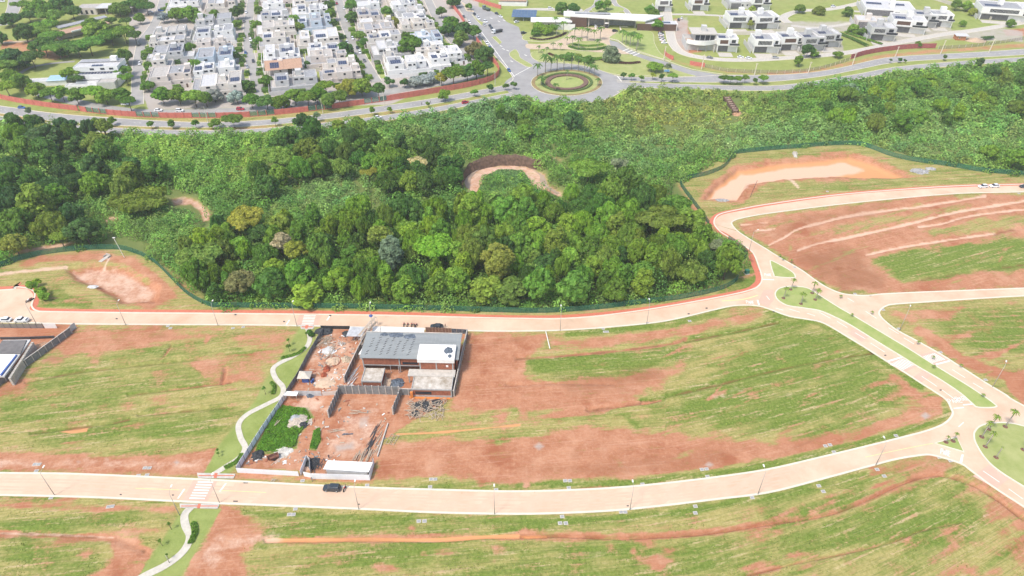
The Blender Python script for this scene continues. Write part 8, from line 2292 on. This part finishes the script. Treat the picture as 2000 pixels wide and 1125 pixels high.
for k, (u, v) in enumerate(((107, 967.5), (429, 982), (701, 995), (966, 1004.5), (1230, 996), (1480, 965.5), (1710, 909))):
    lamp(u, v, 0, 'slim street lamp on the lower edge of the lower road, %s from the left' % nth(k + 1))
for k, (u, v) in enumerate(((72, 634), (246, 635), (426, 636), (580, 637), (728, 640), (1094, 646), (1263, 633))):
    lamp(u, v, 0, 'slim street lamp on the near edge of the upper road, %s from the left' % nth(k + 1))
lamp(1463, 490, -1.2, 'street lamp at the upper junction by the red footpath')
lamp(1757, 645, -.6, 'street lamp right of the boulevard, upper of two')
lamp(1938, 756, -.6, 'street lamp right of the boulevard, lower of two')
lamp(351, 1006, 0, 'street lamp by the path below the crossing')
lamp(331, 1099, 0, 'short garden lamp beside the lower path', s=.35, arm=False)
for k, (u, v, h) in enumerate(((1296, 118, 9), (1370, 135, 9), (1473, 147, 7.5), (1578, 143, 7), (1664, 128, 8), (1748, 112, 7), (1836, 107, 9.5), (1931, 103, 9))):
    r_ = empty('concrete_pole', P(u, v), 0, 'cream concrete pole on the bank of the right-hand avenue, %s from the left' % nth(k + 1), 'pole', 'cream poles along the avenue')
    MB().tube([(0, 0, 0), (.35, 0, h)], [.30, .2], 8).build('pole', M_CREAMPOLE, r_)
    boxpart(r_, 'cross_arm', M_CREAMPOLE, -.5, 1.2, -.08, .08, h - .5, h - .35)
for k, (u, v, lb_) in enumerate(((751, 208, 'white pole before the red wall beside the grille bays'), (862, 179, 'pole before the solid red wall'), (967, 167, 'pole at the outer corner of the red wall'), (964, 108, 'lowest of the dark poles beside the entrance road'), (939.5, 78, 'middle dark pole beside the entrance road'), (914, 46, 'upper dark pole beside the entrance road'), (406, 238, 'pole on the verge before the left red wall'), (631, 222, 'slim pole before the middle red wall'))):
    r_ = empty('utility_pole', P(u, v), 0, lb_, 'pole', 'poles by the red wall')
    MB().tube([(0, 0, 0), (0, 0, 8.5)], [.16, .1], 8).build('pole', M_CREAMPOLE if k in (0, 1, 6, 7) else M_GREYW, r_)
    boxpart(r_, 'lamp_arm', M_POLE, -1.4, 0, -.05, .05, 8.3, 8.4)
rs = empty('road_sign', P(1301, 148), 0, 'small blue road sign on the gate lawn', 'road sign')
MB().tube([(0, 0, 0), (0, 0, 2.8)], .06, 6).build('pole', M_POLE, rs)
boxpart(rs, 'panel', mat('sign_blue', (0.15, 0.35, 0.55), .5, .05, 1.0), -1.6, 1.6, -.1, -.04, 2.6, 3.8)
boxpart(rs, 'border', M_PAINT, -1.7, 1.7, -.03, .02, 2.5, 3.9)

# ------------------------------------------------------------------ vehicles
CARP = {'white': (0.80, 0.81, 0.83), 'dark': (0.035, 0.045, 0.055), 'red': (0.45, 0.02, 0.05), 'silver': (0.42, 0.43, 0.45), 'blue': (0.05, 0.13, 0.35), 'grey': (0.16, 0.17, 0.18)}
CARCACHE = {}


def paint(c):
    n = 'car_paint_' + c
    if n not in MATS: mat(n, CARP[c], .25, .02, 1.0, spec=.6)
    return MATS[n]


def loft(stations, closed_ends=True):
    """stations: (x, half width bottom, half width top, z bottom, z top)."""
    mb = MB()
    vs_, fs_ = [], []
    for (x, wb, wt, zb, zt) in stations:
        zm = zb + (zt - zb) * .55
        wm = max(wb, wt) * 1.02
        vs_ += [(x, -wb, zb), (x, -wm, zm), (x, -wt, zt), (x, wt, zt), (x, wm, zm), (x, wb, zb)]
    n = 6
    for i in range(len(stations) - 1):
        for k in range(n):
            k2 = (k + 1) % n
            fs_.append((i * n + k, (i + 1) * n + k, (i + 1) * n + k2, i * n + k2))
    fs_.append(tuple(range(n)))
    fs_.append(tuple(reversed([(len(stations) - 1) * n + k for k in range(n)])))
    return mb.add(vs_, fs_)


def car_parts(kind, c):
    key = (kind, c)
    if key in CARCACHE: return CARCACHE[key]
    pm = paint(c)
    up = .12 if kind in ('suv', 'pickup') else 0
    body = loft([(-2.15, .70, .62, .42, .78 + up), (-1.95, .82, .76, .25, .92 + up), (-1.3, .86, .80, .22, .95 + up), (0.9, .86, .80, .22, .93 + up), (1.5, .86, .76, .22, .85 + up), (2.0, .80, .66, .28, .72 + up), (2.15, .66, .56, .40, .62 + up)])
    if kind == 'pickup':
        glass = loft([(-.55, .76, .60, .9 + up, .92 + up), (-.4, .76, .58, .9 + up, 1.5 + up), (.55, .76, .58, .9 + up, 1.5 + up), (1.1, .76, .62, .9 + up, .94 + up)])
        roof = loft([(-.45, .60, .52, 1.5 + up, 1.56 + up), (.6, .60, .52, 1.5 + up, 1.56 + up)])
    elif kind == 'suv':
        glass = loft([(-2.0, .76, .60, .98, 1.02), (-1.8, .78, .60, .98, 1.60), (.3, .78, .60, .98, 1.62), (1.05, .78, .66, .98, 1.02)])
        roof = loft([(-1.85, .62, .55, 1.6, 1.68), (.35, .62, .55, 1.62, 1.68)])
    else:
        glass = loft([(-1.75, .76, .62, .90, .94), (-1.25, .76, .58, .90, 1.40), (.25, .76, .58, .90, 1.42), (1.05, .76, .66, .88, .92)])
        roof = loft([(-1.3, .60, .52, 1.40, 1.47), (.3, .60, .52, 1.42, 1.47)])
    wheel = MB().tube([(0, -.1, 0), (0, .1, 0)], .33, 14)
    for s_ in (-.105, .105): wheel.tube([(0, s_ - .004, 0), (0, s_ + .004, 0)], .19, 8, mi=1)
    CARCACHE[key] = (body.mesh('body', pm, False), glass.mesh('windows', M_GLASS), roof.mesh('roof', pm), wheel.mesh('wheel', [M_TYRE, M_STEEL]))
    return CARCACHE[key]


M_HEADL = mat('headlight_lens', (.75, .75, .72), .2, .02, 1, spec=.6)
M_TAILL = mat('tail_light_lens', (.35, .02, .02), .3, .02, 1, spec=.6)


def car(u, v, du, dv, c, label, kind='sedan', group='cars in the streets', z=0.06, s=1.0):
    """Stands at pixel (u, v); its nose points along the plan direction towards (u + du, v + dv)."""
    p = P(u, v); q = P(u + du, v + dv)
    r_ = empty({'suv': 'parked_car', 'pickup': 'pickup_truck'}.get(kind, 'parked_car'), (p.x, p.y, z), math.atan2(q.y - p.y, q.x - p.x), label, 'pickup' if kind == 'pickup' else 'car', group)
    r_.scale = (s, s, s)
    b, g, rf_, w = car_parts(kind, c)
    bo = link('body', b, r_)
    link('windows', g, r_)
    link('roof', rf_, r_)
    for x in (-1.3, 1.32):
        for y in (-.78, .78): link('wheel', w, r_, (x, y, .33))
    for y in (-.52, .52):
        boxpart(bo, 'headlight', M_HEADL, 1.98, 2.12, y - .14, y + .14, .55, .68)
        boxpart(bo, 'tail_light', M_TAILL, -2.13, -2.02, y - .12, y + .12, .62, .76)
    if kind == 'pickup': boxpart(r_, 'cargo_bed', M_DARKMETAL, -2.0, -.7, -.66, .66, .95, 1.06)
    return r_


NG = 'cars on the estate roads'
car(649, 956, -10, -.4, 'dark', 'dark blue-black station wagon parked on the lower road', 'suv', NG, s=1.05)
car(853, 640, -10, -.2, 'dark', 'dark car parked behind the unfinished house', 'sedan', NG)
car(1919, 366, -10, .6, 'white', 'white car on the upper right road, left of two', 'sedan', NG)
car(1941, 365.2, -10, .6, 'white', 'white car on the upper right road, right of two', 'sedan', NG)
car(2000, 366, -10, .4, 'dark', 'dark car cut by the right edge of the picture', 'sedan', NG)
car(11, 627, -10, -.2, 'white', 'white car at the left edge by the net fence', 'sedan', NG)
car(44, 628, -10, -.2, 'white', 'white pickup beside the net fence', 'pickup', NG, s=1.1)
TC = [(738, 231, 10, -1.6, 'white', 'white hatchback driving on the avenue'), (909, 202, 10, -2, 'red', 'crimson car driving on the avenue'), (43, 212, 10, 1, 'blue', 'blue car at the left end of the avenue'), (310, 217, 10, 0, 'white', 'white car inside the red wall, left block'), (352, 218, 10, 0, 'white', 'white car half under street trees, left block'), (470, 215, 10, 0, 'red', 'red car inside the red wall'),
      (564, 209, 10, -1, 'silver', 'silver car inside the red wall, middle block'), (245, 205, 10, 0, 'white', 'white car by the lower end of the first street'), (239, 161, 0, 5, 'white', 'white car parked beside the big white villa'), (236, 158, 0, 5, 'silver', 'silver car parked beside the big white villa'), (273, 126, 0, 5, 'white', 'white car on the first street'), (271, 89, 3, -5, 'dark', 'dark car at the bend of the first street'), (294, 25, 10, 0, 'white', 'white car near the tan lane at the top'), (315, 22, 10, 0, 'blue', 'dark blue car near the tan lane at the top'),
      (481, 25, 0, 5, 'white', 'white car on the second street, top'), (477, 43, 0, 5, 'grey', 'grey car on the second street, left side'), (491, 45, 0, 5, 'white', 'white car on the second street, right side'), (476, 74, 0, 5, 'white', 'white car on the second street, left side half way'), (490, 80, 0, 5, 'white', 'white car on the second street, right side half way'), (491, 92, 0, 5, 'grey', 'grey car on the second street, right side'), (480, 105, 0, 5, 'blue', 'blue car on the second street, left side'), (495, 121, 1, 5, 'dark', 'dark car on the second street, right side'), (483, 132, 1, 5, 'silver', 'silver car on the second street, left side low'),
      (672, 18, 1.5, 5, 'white', 'white car on the third street, top right'), (677, 42, 2, 5, 'white', 'white car on the third street, right side'), (689, 77, 2, 5, 'white', 'white car on the third street, right of two abreast'), (678, 84, 2, 5, 'white', 'white car on the third street, left of two abreast'), (698, 95, 2.5, 5, 'dark', 'dark car on the third street'), (703, 104, 2.5, 5, 'white', 'white car below the dark one on the third street'), (712, 120, 3, 5, 'grey', 'grey car near the lower end of the third street'), (658, 8, 1, 5, 'red', 'red car at the top of the third street'), (846, 41, 2, 5, 'white', 'white car on the fourth street'), (911, 114, 3, 3, 'white', 'white car at the lower end of the fourth street'),
      (970, 28, 8, 4, 'dark', 'dark car at the kerb of the entrance road, top right'), (978, 34, 8, 4, 'white', 'white car at the kerb of the entrance road, top right'), (927, 29, 4, 4, 'dark', 'dark car beside the narrow divider'), (932, 34, 4, 4, 'white', 'white car beside the narrow divider, second'), (935, 38, 4, 4, 'white', 'white car beside the narrow divider, third'), (948, 44, 5, 2, 'white', 'white car at the lower end of the narrow divider'), (946, 50, 5, 3, 'silver', 'silver car at the lower end of the narrow divider'), (957, 52, 3, 3, 'dark', 'dark car before the parked truck'), (961, 58, 3, 3, 'dark', 'second dark car before the parked truck'),
      (906, 34, 4, 5, 'grey', 'grey car along the red wall, top'), (917, 45, 4, 5, 'white', 'white car along the red wall, near the gap'), (937, 71, 4, 5, 'white', 'white car along the red wall, below the gap'), (951, 86, 4, 5, 'white', 'white car along the red wall, half way down'), (957, 95, 4, 5, 'blue', 'dark blue car along the red wall, half way down'), (994, 139, 4, 5, 'blue', 'dark blue car by the roundabout mouth'), (1023, 66, 8, -1, 'dark', 'dark car beside the planted gate island'), (1122, 57, 2, -3, 'dark', 'dark car before the gatehouse, left'), (1163, 53, 0, -3, 'white', 'white car in the gate lane'), (1170, 55, 0, -3, 'dark', 'dark car in the gate lane'), (1201, 62, 8, -1, 'dark', 'dark car right of the gate forecourt'),
      (1009, 44, 8, -2, 'white', 'white car before the solar car shelter'), (1075, 18, 8, 0, 'white', 'white car on the parking strip behind the gatehouse'), (1291, 70, 8, 0, 'white', 'white parked car by the red footpath, topmost'), (1292, 75, 8, 0, 'silver', 'silver parked car by the red footpath'), (1294, 80, 8, 0, 'white', 'white parked car by the red footpath, third'), (1297, 85, 8, 0, 'white', 'white parked car by the red footpath, lowest'), (1291, 66, 8, 0, 'dark', 'dark parked car by the red footpath'), (1325, 40, 0, -5, 'dark', 'dark car on the empty plot corner'), (1331, 37, 0, -5, 'white', 'white car on the empty plot corner'),
      (1584, 112, 8, -1, 'grey', 'grey car on the villa street, left'), (1597, 111, 8, -1, 'dark', 'dark car on the villa street, right'), (1446, 113, 8, 0, 'white', 'white car before the slatted house'), (1462, 115, 8, 0, 'white', 'white car before the empty plot'), (1514, 114, 8, 0, 'silver', 'silver car before the rounded balcony house'), (1386, 114, 8, 1, 'grey', 'grey car before the unfinished curved house'), (5, 4, 8, 0, 'white', 'white car in the upper left corner'), (1627, 14, 8, -1, 'white', 'white car on the curving street at the top')]
for (u, v, du, dv, c, lb_) in TC:
    car(u, v, du, dv, c, lb_, 'suv' if len(lb_) % 3 == 0 else 'sedan', s=1.0, z=0.08)
def truck(u, v, du, dv, label, cab='white', box=M_DARKMETAL, L=9.0):
    p = P(u, v); q = P(u + du, v + dv)
    r_ = empty('truck', (p.x, p.y, .07), math.atan2(q.y - p.y, q.x - p.x), label, 'truck')
    boxpart(r_, 'cab', paint(cab), L / 2 - 2.0, L / 2, -1.15, 1.15, .5, 2.9)
    boxpart(r_, 'windscreen', M_GLASS, L / 2, L / 2 + .03, -1.0, 1.0, 1.7, 2.6)
    boxpart(r_, 'load_bed', box, -L / 2, L / 2 - 2.2, -1.2, 1.2, .9, 1.9)
    boxpart(r_, 'chassis', M_DARKMETAL, -L / 2, L / 2 - 2.0, -.5, .5, .5, .89)
    w = MB().tube([(0, -.15, 0), (0, .15, 0)], .48, 12).mesh('wheel', M_TYRE)
    for x in (-L / 2 + 1, -L / 2 + 2.2, L / 2 - 1.1):
        for y in (-1.0, 1.0): link('wheel', w, r_, (x, y, .48))
    return r_


truck(971, 64, -10, 2.5, 'white-cabbed flatbed truck parked across the entrance road', L=8.5)
truck(950, 20, -8, -3, 'dark green truck at the upper kerb of the entrance road', 'grey', mat('dark_green_tilt', (.08, .12, .10), .8, .1, 1.0), L=8)


# motorcycles
def bike(u, v, rz, label):
    r_ = empty('motorcycle', P(u, v) + Vector((0, 0, .06)), rz, label, 'motorcycle', 'parked motorcycles')
    w = MB().tube([(0, -.06, 0), (0, .06, 0)], .3, 12).mesh('wheel', M_TYRE)
    for x in (-.62, .66): link('wheel', w, r_, (x, 0, .3))
    MB().tube([(-.6, 0, .35), (-.2, 0, .55), (.3, 0, .6), (.5, 0, .8)], [.1, .16, .15, .06], 8).build('frame', M_DARKMETAL, r_)
    MB().tube([(-.75, 0, .78), (-.2, 0, .74), (0, 0, .78)], [.08, .13, .1], 8).build('seat', M_TYRE, r_)
    MB().tube([(0, 0, .78), (.2, 0, .85), (.36, 0, .78)], [.12, .17, .1], 8).build('fuel_tank', paint('red'), r_)
    MB().tube([(.66, 0, .3), (.48, 0, .95)], .045, 6).build('fork', M_STEEL, r_)
    MB().tube([(.44, -.35, 1.02), (.5, 0, .96), (.44, .35, 1.02)], .025, 6).build('handlebar', M_DARKMETAL, r_)
    return r_


for k, (u, v, a) in enumerate(((56, 590, .7), (59, 588, .7), (62, 586, .6))): bike(u, v, a, 'motorcycle at the turning circle, %s from the left' % nth(k + 1))
for k, (u, v, a) in enumerate(((789, 636, 1.5), (796, 636.5, 1.4), (804, 636.5, 1.5), (809, 637, 1.7), (813, 637.5, 1.3))): bike(u, v, a, 'motorcycle parked behind the long white shed, %s from the left' % nth(k + 1))
bike(673, 957, 1.4, 'motorcycle standing behind the dark station wagon')


# people: one continuous body grown from a skeleton
def person(u, v, rz, shirt, trousers, label, arm=0.2, stride=.12):
    me_ = bpy.data.meshes.new('body')
    J = [(0, 0, .95), (0, 0, 1.2), (0, 0, 1.45), (0, .01, 1.55), (0, .02, 1.72), (-.19, 0, 1.42), (-.26, .05, 1.15), (-.25, .05 + arm, .95), (.19, 0, 1.42), (.26, .02, 1.15), (.25, arm * .8, .95),
         (-.10, 0, .9), (-.11, stride, .5), (-.11, stride * .6, .08), (-.11, stride * .6 + .16, .03), (.10, 0, .9), (.11, -stride * .4, .5), (.11, -stride, .08), (.11, -stride + .16, .03)]
    E = [(0, 1), (1, 2), (2, 3), (3, 4), (2, 5), (5, 6), (6, 7), (2, 8), (8, 9), (9, 10), (0, 11), (11, 12), (12, 13), (13, 14), (0, 15), (15, 16), (16, 17), (17, 18)]
    RR = [.15, .14, .15, .06, .11, .07, .05, .035, .07, .05, .035, .10, .075, .05, .04, .10, .075, .05, .04]
    me_.from_pydata(J, E, [])
    m = bpy.data.materials.new('clothed_person')
    nt, b = nodes_of(m)
    tc = nt.nodes.new('ShaderNodeTexCoord'); sx_ = nt.nodes.new('ShaderNodeSeparateXYZ'); rp2 = nt.nodes.new('ShaderNodeValToRGB')
    nt.links.new(tc.outputs['Object'], sx_.inputs[0])
    mr = nt.nodes.new('ShaderNodeMapRange'); mr.inputs['From Max'].default_value = 1.85
    nt.links.new(sx_.outputs['Z'], mr.inputs['Value']); nt.links.new(mr.outputs[0], rp2.inputs[0])
    el = rp2.color_ramp; el.interpolation = 'CONSTANT'
    el.elements[0].position = 0; el.elements[0].color = (.05, .04, .04, 1)
    el.elements[1].position = .05; el.elements[1].color = (*trousers, 1)
    for pos_, c_ in ((.53, shirt), (.81, (.32, .18, .12)), (.95, (.03, .025, .02))):
        e2 = el.elements.new(pos_); e2.color = (*c_, 1)
    nt.links.new(rp2.outputs[0], b.inputs['Base Color'])
    o = tag(link('person', me_, None, P(u, v) + Vector((0, 0, .05)), (0, 0, rz)), label, 'person')
    me_.materials.append(m)
    sk = o.modifiers.new('skin', 'SKIN')
    for k, sv in enumerate(me_.skin_vertices[0].data if me_.skin_vertices else []):
        sv.radius = (RR[k], RR[k])
    if not me_.skin_vertices:
        pass
    sb = o.modifiers.new('sub', 'SUBSURF'); sb.levels = 1; sb.render_levels = 1
    return o, RR


def add_person(*a, **k):
    o, RR = person(*a, **k)
    me_ = o.data
    if not me_.skin_vertices:
        bm = bmesh.new(); bm.from_mesh(me_)
        lay = bm.verts.layers.skin.verify()
        bm.verts.ensure_lookup_table()
        for i, v_ in enumerate(bm.verts):
            v_[lay].radius = (RR[i], RR[i]); v_[lay].use_root = (i == 0)
        bm.to_mesh(me_); bm.free()
    else:
        for i, sv in enumerate(me_.skin_vertices[0].data): sv.radius = (RR[i], RR[i]); sv.use_root = (i == 0)
    return o


add_person(676, 953, 2.0, (.06, .06, .07), (.10, .08, .07), 'person in dark clothes standing behind the dark station wagon')
add_person(870, 640, 1.0, (.30, .14, .10), (.05, .05, .06), 'person in a brownish shirt right of the dark car behind the house')
add_person(643, 896, .5, (.05, .05, .06), (.06, .06, .09), 'person in dark work clothes by the white site shed')
add_person(610, 940, -.5, (.20, .23, .28), (.12, .13, .16), 'person in grey clothes outside the site gate', arm=.3)
add_person(841, 201 + .5, 1.5, (.10, .12, .12), (.05, .05, .06), 'person running on the avenue, left of two')
add_person(852 - 28, 199 + 6, 1.5, (.08, .08, .08), (.05, .05, .06), 'person running on the avenue, right of two')

# ------------------------------------------------------------------ service covers in the verges
cov = MB().box(-.55, .55, -.48, .48, 0, .08).mesh('slab', M_PALECONC)
lid = MB().box(-.36, .36, -.3, .3, .08, .11).mesh('lid', mat('grey_lid', (.33, .33, .33), .8, .1, 1.0))
COVERS = ((68, 907), (76, 907), (71, 920), (283, 914), (292, 914), (270, 929), (287, 928), (100, 972), (212, 990), (219, 989), (565, 1005), (573, 1005), (577, 994), (818, 1018), (829, 1018), (842, 936), (850, 936), (840, 951), (969, 957), (717, 948), (1104, 939), (1113, 939), (1111, 953), (1098, 1009), (1094, 1022), (1105, 1022), (1213, 1000), (1221, 1000), (1358, 989), (1358, 1002), (1255, 946),
               (1371, 917), (1380, 916), (1382, 931), (1469, 972), (1612, 871), (1621, 869), (1629, 883), (1750, 851), (1599, 949), (1608, 960), (1727, 930), (1713, 917), (1834, 893), (1856, 900), (328, 637), (333, 641), (455, 641), (475, 639), (1178, 642), (1181, 648), (1186, 648), (1347, 627), (1265, 631), (1670, 574), (1725, 605), (1837, 688), (591, 939), (1616, 375 - 1), (1739, 389), (1990, 378), (1552, 522), (1925, 742), (1755, 642))


def verge_of(u, v):
    if v > 960 and u < 1500 or v > 945 and u < 1650 or v > 888 and u > 1680: return 'near verge of the lower road'
    if v > 840: return 'far verge of the lower road'
    if u < 1400 and v > 600: return 'near verge of the upper road'
    return 'verges right of the boulevard'


COUNT = {}
for (u, v) in sorted(COVERS):
    vg = verge_of(u, v)
    COUNT[vg] = COUNT.get(vg, 0) + 1
    r_ = empty('service_cover', P(u, v), .1, 'concrete service cover, %s from the left, %s' % (nth(COUNT[vg]), vg), 'service cover', 'service covers in the verges')
    link('slab', cov, r_); link('lid', lid, r_)

# ------------------------------------------------------------------ air
hz_ = MB().box(float(X.min()) - 20, float(X.max()) + 20, float(Y.min()) - 20, float(Y.max()) + 20, float(Z.min()) - 1.2, 154)
hzo = tag(hz_.build('haze', None), kind='stuff')
hm = bpy.data.materials.new('haze_air')
hm.use_nodes = True
hm.node_tree.nodes.clear()
ho = hm.node_tree.nodes.new('ShaderNodeOutputMaterial')
hv = hm.node_tree.nodes.new('ShaderNodeVolumePrincipled')
hv.inputs['Density'].default_value = 0.00014
hv.inputs['Color'].default_value = (0.92, 0.95, 1.0, 1)
hm.node_tree.links.new(hv.outputs[0], ho.inputs['Volume'])
hzo.data.materials.clear()
hzo.data.materials.append(hm)
scene.cycles.volume_bounces = 1
